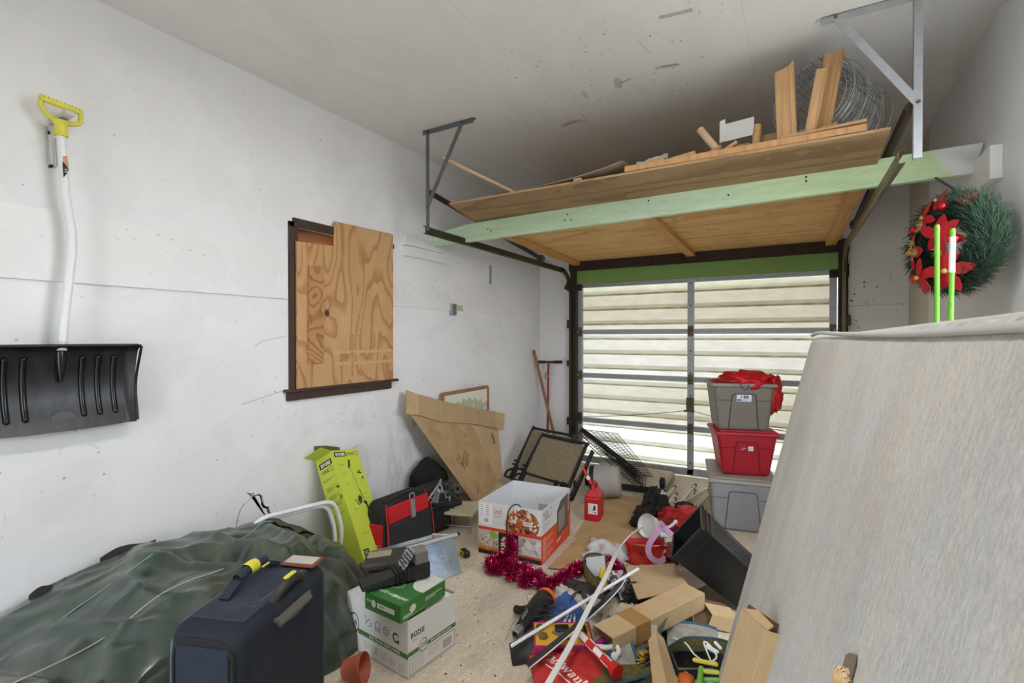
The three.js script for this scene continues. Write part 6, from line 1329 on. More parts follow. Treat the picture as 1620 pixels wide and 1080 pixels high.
for (const [x, y1, w, lab] of [[0.470, 1.925, 0, 'plain lime green pole standing behind the mattress in front of the wreath'], [0.487, 1.905, 1, 'lime green pole with a white grip band standing behind the mattress']]) {
  const t = thing('green_pole', lab, 'pole', [x, 0, -2.55], [0.0, 0, w ? -0.012 : 0.004]);
  mesh('pole_tube', rod([0, 0, 0], [0, y1, 0], 0.0085, 0.0085, 14), std(0x5fa823, 0.5), t);
  mesh('pole_cap', rod([0, y1 - 0.002, 0], [0, y1 + 0.012, 0], 0.0095, 0.007, 12), std(0x66b020, 0.5), t);
  if (w) mesh('grip_band', rod([0, 1.745, 0], [0, 1.885, 0], 0.0100, 0.0100, 14), std(0xd5d6d8, 0.5), t); else mesh('joint', rod([0, 1.2, 0], [0, 1.23, 0], 0.0105, 0.0105, 12), std(0x5a9a20, 0.5), t);
}

// ------------------------------------------------------------ tipped black bin
{
  const t = thing('waste_bin', 'black plastic waste bin tipped over with its open mouth up to the left', 'bin', [-0.403, 0.236, -3.022], [0.046, 0.18, 0.906]);
  const w = 0.246, h = 0.42, d = 0.307, th = 0.004;
  const bm = std(0x131416, 0.32);
  const q = (sx, sz, y, o = 0) => V(sx * (mixn(w * 0.82, w, y / h) / 2 - o), y - h / 2, sz * (mixn(d * 0.82, d, y / h) / 2 - o));
  const wall = (a, b, name) => mesh(name, panel4(q(a[0], a[1], 0), q(b[0], b[1], 0), q(b[0], b[1], h), q(a[0], a[1], h), th), bm, t);
  wall([-1, 1], [1, 1], 'side_wall'); wall([1, 1], [1, -1], 'side_wall'); wall([1, -1], [-1, -1], 'side_wall'); wall([-1, -1], [-1, 1], 'side_wall');
  mesh('base', box(w * 0.82, th, d * 0.82).translate(0, -h / 2, 0), bm, t);
  const c = [[-1, 1], [1, 1], [1, -1], [-1, -1]].map(([a, b]) => q(a, b, h));
  for (let k = 0; k < 4; k++) mesh('rim', bar(c[k].clone().multiply(V(1.03, 1, 1.03)), c[(k + 1) % 4].clone().multiply(V(1.03, 1, 1.03)), 0.016, 0.024, 0.006), bm, t);
  for (const k of [0.86, 0.93]) { const c2 = [[-1, 1], [1, 1], [1, -1], [-1, -1]].map(([a, b]) => q(a, b, h * k, -0.003)); mesh('band', c2.map((p, i) => bar(p, c2[(i + 1) % 4], 0.006, 0.012, 0.002)), bm, t); }
  for (const z of [-0.06, 0, 0.06]) mesh('rib', bar(V(q(1, 0, 0.02).x + 0.001, -h / 2 + 0.02, z), V(q(1, 0, h * 0.8).x + 0.001, h * 0.3, z), 0.018, 0.007, 0.003, [1, 0, 0]), bm, t);
}
single('cardboard_scrap', bar([-0.30, 0.04, -3.42], [-0.22, 0.10, -3.42], 0.08, 0.05, 0.002), M.cardDark, 'small brown cardboard scrap behind the tipped black bin by the mattress', 'cardboard');

// ------------------------------------------------------------ folded camp chairs
function blob(c, r, amp, f, s, detail = 4) {
  const g = flat(new THREE.IcosahedronGeometry(1, detail)), p = g.attributes.position;
  for (let i = 0; i < p.count; i++) { const x = p.getX(i), y = p.getY(i), z = p.getZ(i), k = 1 + amp * n3(x * f + s, y * f, z * f) + amp * 0.5 * n3(x * f * 2.3, y * f * 2.3 + s, z * f * 2.3); p.setXYZ(i, c[0] + x * r[0] * k, Math.max(0.002, c[1] + y * r[1] * k), c[2] + z * r[2] * k); }
  g.deleteAttribute('uv'); g.deleteAttribute('normal');
  const w = mergeVertices(g, 1e-5); w.computeVertexNormals();
  return boxUV(w);
}
function campChair(label, poles, cloth, name) {
  const t = thing('camp_chair', label, 'chair', [0, 0, 0], [0, 0, 0], 'folded camping chairs');
  cloth.forEach(([c, r, m, s]) => mesh('folded_cloth', blob(c, r, 0.28, 1.6, s), m, t));
  const pm = std(0xe2dcc8, 0.5);
  for (const [x0, y0, z0, x1, y1, z1] of poles) { const b = mesh('leg', rod([x0, y0, z0], [x1, y1, z1], 0.0095, 0.0095, 10), pm, t); mesh('foot_cap', rod([x1, y1, z1], [x1 + (x1 - x0) * 0.05, y1, z1 + (z1 - z0) * 0.06], 0.016, 0.014, 10), M.black, b); }
  return t;
}
const camRed = std(0xa50f18, 0.7, { bumpMap: fineBump, bumpScale: 0.001 });
campChair('folded red and black camping chair with pale legs beside the bottom tote', [[-0.93, 0.03, -4.50, -0.905, 0.03, -5.03], [-0.90, 0.06, -4.45, -0.89, 0.05, -5.05], [-0.86, 0.03, -4.45, -0.885, 0.03, -4.95], [-0.90, 0.05, -4.46, -0.76, 0.05, -5.05], [-0.80, 0.03, -4.46, -0.755, 0.03, -5.00], [-0.76, 0.05, -4.45, -0.735, 0.04, -4.90]],
  [[[-0.90, 0.06, -4.08], [0.10, 0.06, 0.12], camRed, 1], [[-0.80, 0.06, -4.20], [0.09, 0.05, 0.14], std(0xc8342e, 0.65), 5], [[-0.76, 0.05, -4.00], [0.10, 0.06, 0.14], camRed, 9], [[-0.88, 0.04, -3.92], [0.10, 0.045, 0.09], std(0x7c0c16, 0.8), 14], [[-0.84, 0.06, -4.34], [0.09, 0.04, 0.05], std(0x222124, 0.8), 3]]);
campChair('folded black camping chair with pale legs in front of the dog bed', [[-1.10, 0.04, -4.42, -1.19, 0.05, -4.90], [-1.07, 0.05, -4.42, -1.155, 0.06, -4.92], [-1.07, 0.03, -4.40, -1.06, 0.04, -4.93], [-1.03, 0.03, -4.38, -0.985, 0.03, -4.60], [-1.01, 0.04, -4.36, -1.0, 0.04, -4.72]],
  [[[-1.10, 0.10, -4.26], [0.055, 0.10, 0.20], std(0x121213, 0.75), 2], [[-1.09, 0.065, -4.02], [0.075, 0.055, 0.18], std(0x0f0f10, 0.8), 6], [[-1.00, 0.09, -4.18], [0.06, 0.09, 0.10], std(0x171718, 0.75), 10], [[-1.06, 0.20, -4.46], [0.025, 0.05, 0.04], std(0x121213, 0.6), 4], [[-1.12, 0.04, -3.86], [0.05, 0.04, 0.06], std(0x121213, 0.8), 7]]);
single('plastic_joint', [bentRod([[-1.055, 0.02, -4.42], [-1.05, 0.10, -4.43], [-1.02, 0.14, -4.40], [-1.0, 0.10, -4.36], [-1.01, 0.02, -4.34]], 0.012, 0.02, 8), put(new THREE.TorusGeometry(0.03, 0.010, 8, 18), -1.045, 0.115, -4.36, 0.3, 0.4, 0)], std(0xc9cbcb, 0.5), 'white plastic hinge joint between the two folded camping chairs', 'joint');

// ------------------------------------------------------------ white funnel lamp parts, heart, red pan, plastic bag
{
  const t = thing('white_lampshade', 'small white cone lampshade lying by the red camping chair', 'lampshade', [-0.945, 0.085, -3.70], new THREE.Quaternion().setFromUnitVectors(V(0, -1, 0), V(-0.45, 0.30, 0.85).normalize()));
  mesh('cone', lathe([[0.085, -0.075], [0.088, -0.072], [0.060, 0.02], [0.032, 0.065], [0.028, 0.065], [0.055, 0.02], [0.083, -0.070]], 32), std(0xd9d9d6, 0.4), t);
  mesh('inner_disc', lathe([[0.001, -0.045], [0.074, -0.045], [0.074, -0.041], [0.001, -0.041]], 30), std(0xd0d0cd, 0.5), t);
  mesh('neck', lathe([[0.001, 0.06], [0.03, 0.06], [0.026, 0.10], [0.001, 0.105]], 20), std(0xcfcfcc, 0.45), t);
}
{
  const t = thing('white_fitting', 'white plastic clamp fitting beside the cone lampshade', 'fitting', [-0.845, 0.04, -3.66], [0, 0.3, 0]);
  mesh('clamp', rbox(0.09, 0.03, 0.05, 0.012).translate(0, 0.02, 0), std(0xd4d4d2, 0.4), t);
  mesh('clamp_arm', bentRod([[-0.04, 0.02, 0], [-0.02, 0.07, -0.02], [0.03, 0.06, -0.05], [0.07, 0.085, -0.08]], 0.010, 0.02, 8), std(0xd4d4d2, 0.4), t);
  mesh('knob', put(new THREE.SphereGeometry(0.016, 12, 10), 0.074, 0.088, -0.085), std(0xd4d4d2, 0.4), t);
  mesh('foot_plate', rbox(0.12, 0.012, 0.045, 0.005).rotateY(0.6).translate(0.03, 0.004, 0.04), std(0xcacac8, 0.4), t);
}
{
  const out = []; for (let k = 0; k < 60; k++) { const a = k / 60 * 6.283; out.push(V(0.0070 * 16 * Math.pow(Math.sin(a), 3), 0.0085 * (13 * Math.cos(a) - 5 * Math.cos(2 * a) - 2 * Math.cos(3 * a) - Math.cos(4 * a)) * 0.95, 0)); }
  const c = new THREE.CatmullRomCurve3(out, true);
  const g = sheet((u, v) => { const p = c.getPoint(v), d = c.getTangent(v), nn = V(d.y, -d.x, 0); return p.addScaledVector(nn, (u - 0.5) * 0.036); }, 3, 140, 0.02, 0.04, 0.8, false);
  const t = thing('heart_frame', 'pale lilac glittery heart shaped frame standing against the black bin', 'heart', [-0.775, 0.118, -3.33], [-0.45, 0.35, Math.PI + 0.12]);
  mesh('heart_band', g, tint(texture(256, 256, () => { const k = rr(0.85, 1.1); return [196 * k, 152 * k, 188 * k]; }, true, [8, 3]), 0.6), t);
}
{
  const t = thing('red_basket', 'shallow red plastic dust tray with a torn black patch behind the flat cardboard box', 'tray', [-0.865, 0.0, -3.31], [0, 0.45, 0]);
  t.scale.set(0.8, 0.7, 0.8);
  const rm = std(0xb01018, 0.45);
  mesh('tray_floor', panel4([-0.16, 0.03, 0.13], [0.14, 0.02, 0.13], [0.14, 0.09, -0.13], [-0.16, 0.10, -0.13], 0.006, (u, v) => V(0, -0.02 * Math.sin(Math.PI * u), 0), 10, 6), rm, t);
  mesh('tray_side', panel4([-0.16, 0.03, 0.13], [-0.16, 0.10, -0.13], [-0.19, 0.13, -0.13], [-0.19, 0.05, 0.14], 0.006), rm, t);
  mesh('tray_back', panel4([-0.16, 0.10, -0.13], [0.14, 0.09, -0.13], [0.15, 0.15, -0.15], [-0.18, 0.15, -0.15], 0.006), rm, t);
  mesh('black_patch', put(box(0.02, 0.004, 0.05), -0.07, 0.067, 0.0, 0.25, 0.4, 0), M.black, t);
  for (const x of [-0.02, 0.03, 0.08]) mesh('rib', bar([x, 0.02, 0.12], [x, 0.075, -0.12], 0.006, 0.006), std(0x8e0c14, 0.5), t);
}
single('red_scrap', blob([-0.72, 0.07, -3.34], [0.06, 0.06, 0.08], 0.35, 2.2, 22, 3), std(0x6d1014, 0.6), 'dark red crumpled foil seen through the lilac heart', 'foil');
single('tan_scrap', bar([-0.72, 0.13, -3.40], [-0.66, 0.12, -3.36], 0.05, 0.03, 0.008), std(0xb58d66, 0.7), 'tan wooden block seen through the lilac heart', 'block');
single('white_plastic_bag', sheet((u, v) => { const a = u * 2 - 1, b = v * 2 - 1, r = Math.max(0, 1 - a * a * 0.9) * Math.max(0, 1 - b * b * 0.95); return V(-1.135 + a * 0.145 * (1 + 0.2 * n2(v * 3, 1)) + b * 0.03, 0.014 + 0.085 * Math.pow(r, 0.7) * (0.8 + 0.35 * n2(u * 2.2, v * 2.2)) + 0.007 * Math.abs(n2(u * 7, v * 7)), -3.24 + b * 0.15 * (1 + 0.25 * n2(u * 3, 7)) + 0.02 * a); }, 40, 40, 0.0015, 0.3, 0.3), phys(0xe2e2e4, 0.45, { transmission: 0.25, thickness: 0 }), 'crumpled white plastic bag lying on the flat cardboard on the floor', 'bag');

// ------------------------------------------------------------ webbing straps
const strapTex = (edge, mid, fleck) => tint(texture(128, 512, (u, v, i, j) => {
  const e = Math.min(u, 1 - u), wv = ((i >> 1) + (j >> 2)) & 1 ? 1 : 0.80, k = wv * rr(0.85, 1.12) * (1 + 0.12 * fbm(u * 3, v * 9, 3));
  const c = e < 0.12 ? edge : fleck && fbm(u * 5, v * 18, 3) > 0.2 ? fleck : mid;
  return c.map((q) => q * k);
}), 0.9);
const SM = { grey: strapTex([62, 104, 128], [170, 168, 160]), olive: strapTex([58, 92, 104], [104, 96, 56], [134, 122, 48]), coil: strapTex([92, 100, 84], [124, 118, 84], [178, 150, 44]), dark: strapTex([50, 76, 92], [82, 78, 62], [120, 104, 60]) };
function webbing(label, pts, wid, w, m, th = 0.005, n = 70) {
  const c = new THREE.CatmullRomCurve3(pts.map(vec)), L = c.getLength(), q = new THREE.CatmullRomCurve3(wid.map(vec));
  const g = sheet((u, v) => c.getPoint(v).addScaledVector(q.getPoint(v).normalize(), (u - 0.5) * w), 5, n, th, 1, L / 0.45);
  return single('webbing_strap', g, m, label, 'strap', 'worn tow straps lying in the pile');
}
webbing('wide grey webbing strap with blue edges lying flat below the open cardboard tube', [[-0.565, 0.020, -2.48], [-0.52, 0.042, -2.50], [-0.45, 0.046, -2.53], [-0.39, 0.036, -2.56], [-0.35, 0.010, -2.60]], [[0.25, -0.15, 1], [0.2, -0.1, 1], [0.2, -0.1, 1]], 0.17, SM.grey);
webbing('grey webbing strap with blue edge coming out under the taped long carton', [[-0.74, 0.05, -2.36], [-0.68, 0.06, -2.43], [-0.62, 0.05, -2.52], [-0.58, 0.03, -2.64]], [[1, 0.1, 0.7], [1, 0.1, 0.6], [1, 0, 0.5]], 0.12, SM.grey);
webbing('grey webbing strap with a blue edge hanging down beside the striped torch', [[-0.80, 0.07, -2.34], [-0.745, 0.075, -2.26], [-0.68, 0.05, -2.16], [-0.63, 0.02, -2.06]], [[1, 0.05, -0.7], [1, 0, -0.7], [1, -0.1, -0.6]], 0.125, SM.grey);
webbing('olive yellow webbing strap on edge left of the wide grey strap', [[-0.61, 0.05, -2.66], [-0.60, 0.10, -2.56], [-0.60, 0.08, -2.44], [-0.615, 0.04, -2.35]], [[1, 0.25, 0.2], [0.9, 0.5, 0.1], [0.9, 0.4, 0.1]], 0.07, SM.olive);
webbing('long olive strap with blue edge curving under the wide grey strap', [[-0.62, 0.03, -2.13], [-0.55, 0.06, -2.25], [-0.48, 0.07, -2.37], [-0.40, 0.06, -2.43], [-0.31, 0.05, -2.48], [-0.24, 0.03, -2.52]], [[0.6, 0.5, -0.5], [0.5, 0.8, -0.3], [0.1, 1, -0.3], [0.1, 0.8, 0.5]], 0.07, SM.olive);
webbing('broad olive stained strap lying right of the red pouch', [[-0.80, 0.04, -1.93], [-0.73, 0.05, -2.00], [-0.65, 0.05, -2.08], [-0.58, 0.04, -2.19]], [[0.8, 0, 0.7], [0.75, 0.1, 0.7], [0.7, 0.1, 0.6]], 0.13, SM.olive);
webbing('dark blue and brown strap beside the thin cardboard strip', [[-0.70, 0.02, -1.90], [-0.62, 0.045, -1.98], [-0.54, 0.035, -2.08]], [[0.8, 0.2, 0.6], [0.8, 0, 0.7]], 0.09, SM.dark);
webbing('coiled green and yellow webbing strap standing on edge left of the white book', [[-0.96, 0.035, -2.66], [-1.02, 0.05, -2.72], [-1.12, 0.055, -2.82], [-1.18, 0.06, -2.92], [-1.175, 0.06, -3.00], [-1.12, 0.06, -3.03], [-1.05, 0.05, -2.99]], [[0, 1, 0.15], [0.1, 1, 0.1], [0, 1, 0], [0, 1, 0], [0, 1, 0]], 0.085, SM.coil);
webbing('folded blue grey webbing strap lying on the blue folder', [[-1.09, 0.03, -2.43], [-1.10, 0.06, -2.53], [-1.06, 0.085, -2.56], [-1.0, 0.075, -2.50], [-0.93, 0.06, -2.44]], [[0.7, 0.3, 0.5], [0.6, 0.5, 0.5], [0.6, 0.4, 0.6]], 0.075, SM.dark);
single('white_cloth', sheet((u, v) => V(mixn(-1.19, -0.93, u) + 0.01 * n2(v * 4, u * 2), 0.035 + 0.035 * Math.sin(Math.PI * v) + 0.015 * n2(u * 4, v * 4), mixn(-2.63, -2.50, v) + u * 0.05), 20, 14, 0.006, 0.3, 0.15), std(0xbfb9a8, 0.9), 'off white cloth lying between the tinsel and the blue folder', 'cloth');
single('beige_cloth', sheet((u, v) => V(mixn(-0.86, -0.68, u), 0.05 + 0.03 * Math.sin(Math.PI * v) + 0.02 * n2(u * 5, v * 5), mixn(-2.56, -2.46, v) - u * 0.08), 16, 12, 0.006, 0.2, 0.1), std(0xb5a691, 0.9), 'crumpled beige cloth under the crossing of the white strips', 'cloth');

{
  const t = thing('tinsel_garland', 'short end of pink tinsel lying behind the white book', 'tinsel');
  const path = new THREE.CatmullRomCurve3([[-1.12, 0.05, -3.06], [-1.05, 0.05, -3.08], [-0.99, 0.05, -3.02], [-0.92, 0.06, -2.96], [-0.87, 0.06, -2.92]].map(vec)), N = 1500;
  const im = new THREE.InstancedMesh(new THREE.PlaneGeometry(0.042, 0.005).translate(0.021, 0, 0).toNonIndexed(), std(0xffffff, 0.22, { metalness: 0.75, side: THREE.DoubleSide }), N), m = new THREE.Matrix4(), q = new THREE.Quaternion(), c = new THREE.Color();
  for (let i = 0; i < N; i++) { q.setFromEuler(new THREE.Euler(rr(0, 6.28), rr(0, 6.28), rr(0, 6.28))); const s = rr(0.5, 1.05); m.compose(path.getPointAt((i + rnd()) / N), q, V(s, s, s)); im.setMatrixAt(i, m); im.setColorAt(i, rnd() < 0.75 ? c.setRGB(0.62, 0.018, 0.17) : c.setRGB(0.85, 0.25, 0.42)); }
  im.name = 'strands'; im.userData.kind = 'stuff'; im.castShadow = im.receiveShadow = true; t.add(im);
  mesh('core_string', tube(path.points, 0.004, 30, 5), std(0x7c0e28, 0.6), t);
}

// ------------------------------------------------------------ cartons in the pile
{
  const t = thing('flat_box', 'brown flat cardboard box with its open black mouth facing left', 'box');
  const A = V(-0.905, 0.125, -2.885), B = V(-0.655, 0.13, -3.06), C2 = V(-0.515, 0.135, -2.79), D2 = V(-0.735, 0.12, -2.565), dn = V(0.0, -0.10, 0.01), off = V(0.05, -0.11, 0.02);
  mesh('top_panel', panel4(D2, C2, B, A, 0.005), M.card, t);
  mesh('far_side', panel4(A, B, B.clone().add(dn), A.clone().add(off), 0.004), M.card, t);
  mesh('right_side', panel4(B, C2, C2.clone().add(dn), B.clone().add(dn), 0.004), M.card2, t);
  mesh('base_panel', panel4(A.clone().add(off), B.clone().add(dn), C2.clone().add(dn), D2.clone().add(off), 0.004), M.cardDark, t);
  mesh('edge_strip', bar(A.clone().add(V(-0.004, -0.004, 0)), D2.clone().add(V(-0.004, -0.004, 0)), 0.01, 0.008, 0.002), M.black, t, 'black edge of the open mouth');
}
{
  const t = thing('long_carton', 'long narrow brown carton closed with clear brown tape lying across the pile', 'box');
  const a = V(-0.79, 0.085, -2.19), b = V(-0.49, 0.105, -2.78), L = a.distanceTo(b), mtx = frameOf(a, b).setPosition(a.clone().lerp(b, 0.5));
  t.position.setFromMatrixPosition(mtx); t.quaternion.setFromRotationMatrix(mtx);   // +z runs to the far end
  const w = 0.125, h = 0.085;
  mesh('top_panel', box(w, 0.004, L).translate(0, h / 2, 0), M.card2, t); mesh('bottom_panel', box(w, 0.004, L).translate(0, -h / 2, 0), M.card, t);
  mesh('side_panel', box(0.004, h, L).translate(w / 2, 0, 0), M.card, t); mesh('side_panel', box(0.004, h, L).translate(-w / 2, 0, 0), M.card2, t);
  mesh('end_flap', put(box(w, h * 0.98, 0.004).translate(0, -h / 2, 0), 0, h / 2, -L / 2 + 0.012, -0.35, 0, 0), M.cardDark, t); mesh('end_flap', box(w, h, 0.004).translate(0, 0, L / 2), M.card2, t);
  const tape = phys(0xa67c48, 0.25, { clearcoat: 0.6 });
  mesh('tape_band', [box(w + 0.006, 0.002, 0.10).translate(0, h / 2 + 0.003, -L * 0.20), box(0.002, h + 0.006, 0.10).translate(-w / 2 - 0.003, 0, -L * 0.20), box(0.002, h + 0.006, 0.10).translate(w / 2 + 0.003, 0, -L * 0.20)], tape, t);
  mesh('loose_tape_end', sheet((u, v) => V(-w / 2 - 0.004 - 0.02 * v * v, mixn(0.02, -h / 2 - 0.012, u), -L * 0.20 + 0.05 + 0.02 * v), 6, 4, 0.0012, 0.05, 0.02), phys(0xd9d2c4, 0.2, { clearcoat: 0.8 }), t);
}
{   // short open carton tube near the mattress
  const t = thing('carton_tube', 'short open brown carton with its six sided mouth facing left beside the mattress', 'box');
  const m0 = [[-0.480, 0.105, -2.76], [-0.437, 0.098, -2.75], [-0.389, 0.060, -2.72], [-0.404, 0.012, -2.675], [-0.477, 0.010, -2.68], [-0.494, 0.059, -2.75]].map((p) => V(...p)), ax = V(0.12, -0.008, -0.03);
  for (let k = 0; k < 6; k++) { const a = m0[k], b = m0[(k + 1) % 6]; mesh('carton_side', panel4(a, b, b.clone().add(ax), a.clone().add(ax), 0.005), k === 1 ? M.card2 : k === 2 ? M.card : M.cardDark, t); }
  for (let k = 0; k < 6; k++) mesh('cut_edge', bar(m0[k], m0[(k + 1) % 6], 0.006, 0.006, 0.001), M.card2, t);
}
{
  const t = thing('tall_carton', 'tall narrow creased brown carton leaning on the face of the mattress', 'box');
  const lean = V(-0.20, -0.807, 0.0), TL = V(-0.125, 0.81, -1.364), TM = V(-0.065, 0.81, -1.287), TR = V(-0.034, 0.81, -1.282);
  const BL = TL.clone().add(lean), BM = TM.clone().add(lean), BR = TR.clone().add(lean);
  mesh('front_panel', panel4(TL, TM, BM, BL, 0.005), M.card, t); mesh('side_panel', panel4(TM, TR, BR, BM, 0.005), M.card2, t);
  mesh('fold_edge', bar(TM, BM, 0.005, 0.005, 0.001), std(0xcbb08a, 0.85), t);
  const up = (p, d) => p.clone().add(d), bk = V(0.012, 0.004, -0.020);
  mesh('back_flap', panel4(up(TL, V(0.0, -0.004, -0.005)), up(TL, bk).lerp(up(TR, bk), 0.25), up(TM, bk), TM, 0.004), M.card2, t);
  mesh('back_panel', panel4(up(TL, bk), up(TR, bk), up(BR, bk), up(BL, bk), 0.004), M.cardDark, t);
}
{
  const t = thing('cardboard_corner', 'thin L shaped cardboard corner strip lying over the straps', 'cardboard');
  const a0 = V(-0.595, 0.115, -2.245), a1 = V(-0.582, 0.125, -2.325), a2 = V(-0.538, 0.115, -2.295), b0 = V(-0.49, 0.10, -1.93), b1 = V(-0.452, 0.11, -1.99), b2 = V(-0.395, 0.085, -1.995);
  mesh('left_leaf', panel4(a0, a1, b1, b0, 0.005), M.card2, t); mesh('right_leaf', panel4(a1, a2, b2, b1, 0.005), M.card, t);
}
// ------------------------------------------------------------ white and black strips on top of the pile
single('white_trim_strip', strap([[-0.93, 0.20, -3.36], [-0.965, 0.19, -3.20], [-0.985, 0.17, -3.02], [-0.965, 0.16, -2.83], [-0.935, 0.16, -2.63], [-0.90, 0.155, -2.28], [-0.865, 0.15, -1.98], [-0.845, 0.145, -1.72]], [[0.3, 0.9, 0.2], [0.5, 0.8, 0.2], [0.9, 0.4, 0], [1, 0.2, 0.1], [1, 0.1, 0.1], [1, 0.1, 0.1]], 0.027, 0.005, 90), M.white, 'long white plastic trim strip curving down over the pile to the front', 'strip');
single('white_rod', rod([-1.145, 0.075, -1.955], [-0.80, 0.17, -2.80], 0.0085, 0.0085, 12), M.whiteGloss, 'straight white plastic rod crossing the pile from the heat gun to the flat box', 'rod');
{
  const t = thing('black_trim_strip', 'long black trim strip with a white edge curving across the pile', 'strip');
  const pts = [[-1.005, 0.09, -1.85], [-0.95, 0.11, -2.05], [-0.90, 0.13, -2.25], [-0.865, 0.14, -2.45], [-0.855, 0.14, -2.62], [-0.875, 0.13, -2.80]], wd = [[0.75, 0.1, 0.6], [0.8, 0.2, 0.5], [0.9, 0.3, 0.3], [0.8, 0.5, 0]];
  mesh('black_face', strap(pts, wd, 0.042, 0.004, 70), M.blackGloss, t);
  const c = new THREE.CatmullRomCurve3(pts.map(vec)), w = new THREE.CatmullRomCurve3(wd.map(vec)), e = []; for (let k = 0; k <= 16; k++) e.push(c.getPoint(k / 16).addScaledVector(w.getPoint(k / 16).normalize(), 0.0215));
  mesh('white_edge', tube(e, 0.0032, 70, 6), M.whiteGloss, t);
}
// ------------------------------------------------------------ tools and toys
{
  const a = V(-1.185, 0.06, -2.06), b = V(-1.20, 0.068, -2.44), mtx = frameOf(a, b).setPosition(a);
  const t = thing('heat_gun', 'black heat gun with an orange end cap and silver nozzle lying on the floor', 'heat gun');
  t.position.copy(a); t.quaternion.setFromRotationMatrix(mtx);
  const L = a.distanceTo(b), seg = (pts, m, name, par) => mesh(name, lathe(pts.map(([z, r]) => [r, z]), 26).rotateX(Math.PI / 2), m, par || t);
  const body = seg([[0.05, 0.001], [0.05, 0.026], [0.06, 0.030], [0.14, 0.042], [0.19, 0.050], [0.28, 0.056], [0.345, 0.054], [0.35, 0.001]], M.black, 'barrel');
  seg([[0.0, 0.015], [0.0, 0.021], [0.045, 0.024], [0.06, 0.024], [0.06, 0.015]], M.steel, 'nozzle');
  seg([[0.345, 0.055], [0.36, 0.058], [0.378, 0.052], [0.384, 0.03], [0.384, 0.001]], std(0xe0642a, 0.5), 'end_cap');
  for (let k = 0; k < 5; k++) mesh('vent_slot', put(box(0.005, 0.006, 0.030), 0.004 + 0.0, 0.036 + k * 0.002, 0.085 + k * 0.014, 0, 0.5, 0), std(0x8d9296, 0.5), body);
  const h = mesh('handle', tube([[0.02, 0.0, 0.25], [0.07, -0.012, 0.22], [0.12, -0.028, 0.235]], 0.021, 20, 12), M.blackMatte, t);
  mesh('trigger', rbox(0.012, 0.018, 0.025, 0.004).translate(0.062, 0.0, 0.192), M.blackGloss, h);
}
single('blue_folder', panel4([-1.20, 0.022, -2.52], [-1.075, 0.05, -2.565], [-0.935, 0.035, -2.36], [-1.10, 0.03, -2.26], 0.008, (u, v) => V(0, 0.03 * Math.sin(Math.PI * u) * (1 - v), 0), 12, 8), std(0x2f5ba6, 0.5), 'bright blue plastic folder lying under the wire tangle', 'folder');
{
  const pts = []; for (let k = 0; k <= 150; k++) { const a = k * 0.42; pts.push(V(-1.10 + 0.085 * Math.cos(a) + 0.06 * Math.sin(k * 0.11) + (k / 150 - 0.5) * 0.12, 0.075 + 0.03 * Math.sin(k * 0.37) + 0.012 * n2(k * 0.2, 1), -2.33 + 0.06 * Math.sin(a) + 0.03 * Math.cos(k * 0.13))); }
  pts.push(V(-1.20, 0.10, -2.15), V(-1.22, 0.04, -2.02));
  single('wire_tangle', tube(pts, 0.0013, 700, 5), std(0x4c5258, 0.5, { metalness: 0.3 }), 'tangle of thin grey wire over the blue folder and heat gun', 'wire');
}
{
  const t = thing('meter_kit', 'pink and yellow boxed kit of black multimeter pieces lying open in the pile', 'kit box', [-0.982, 0.048, -2.160], [0.08, 0.53, 0.0]);
  const W = 0.275, D = 0.165;
  mesh('pink_tray', [box(W, 0.06, 0.004).translate(0, 0, D / 2), box(W, 0.06, 0.004).translate(0, 0, -D / 2), box(0.004, 0.06, D).translate(W / 2, 0, 0), box(0.004, 0.06, D).translate(-W / 2, 0, 0)], std(0xc02a76, 0.45), t);
  mesh('yellow_insert', fitUV(box(W - 0.01, 0.02, D - 0.008), 1, 1).translate(0, 0.018, 0), std(0xd9a437, 0.6), t);
  mesh('meter_display', rbox(0.07, 0.018, 0.05, 0.008).translate(0.0, 0.032, -0.03), M.black, t);
  mesh('meter_dial', rod([0.0, 0.028, 0.015], [0.0, 0.036, 0.015], 0.018, 0.016, 18), std(0x2f7f8a, 0.5), t);
  mesh('probe', rod([-0.045, 0.034, -0.005], [0.03, 0.034, 0.05], 0.007, 0.005, 10), std(0x55585c, 0.5), t);
  mesh('probe', rod([0.085, 0.034, -0.05], [0.095, 0.034, 0.06], 0.008, 0.006, 10), M.black, t);
  mesh('probe', rod([0.11, 0.034, -0.05], [0.11, 0.034, 0.05], 0.006, 0.005, 10), M.black, t);
  mesh('clip', blob([-0.095, 0.035, 0.025], [0.022, 0.012, 0.02], 0.3, 2, 31, 2), std(0x6b5a2a, 0.7), t); mesh('clip', blob([-0.105, 0.035, -0.04], [0.02, 0.01, 0.018], 0.3, 2, 33, 2), std(0x4c4022, 0.7), t);
  mesh('red_lead', rod([-0.03, 0.034, 0.06], [-0.02, 0.034, 0.068], 0.006), M.red, t);
}
single('black_rubber_pad', panel4([-1.205, 0.02, -2.035], [-1.105, 0.07, -2.10], [-1.065, 0.01, -1.985], [-1.125, 0.008, -1.93], 0.008, (u, v) => V(0, 0.006 * Math.sin(v * 6), 0), 8, 8), std(0x1c1d1f, 0.5), 'black rubber pad under the near end of the white rod', 'pad');
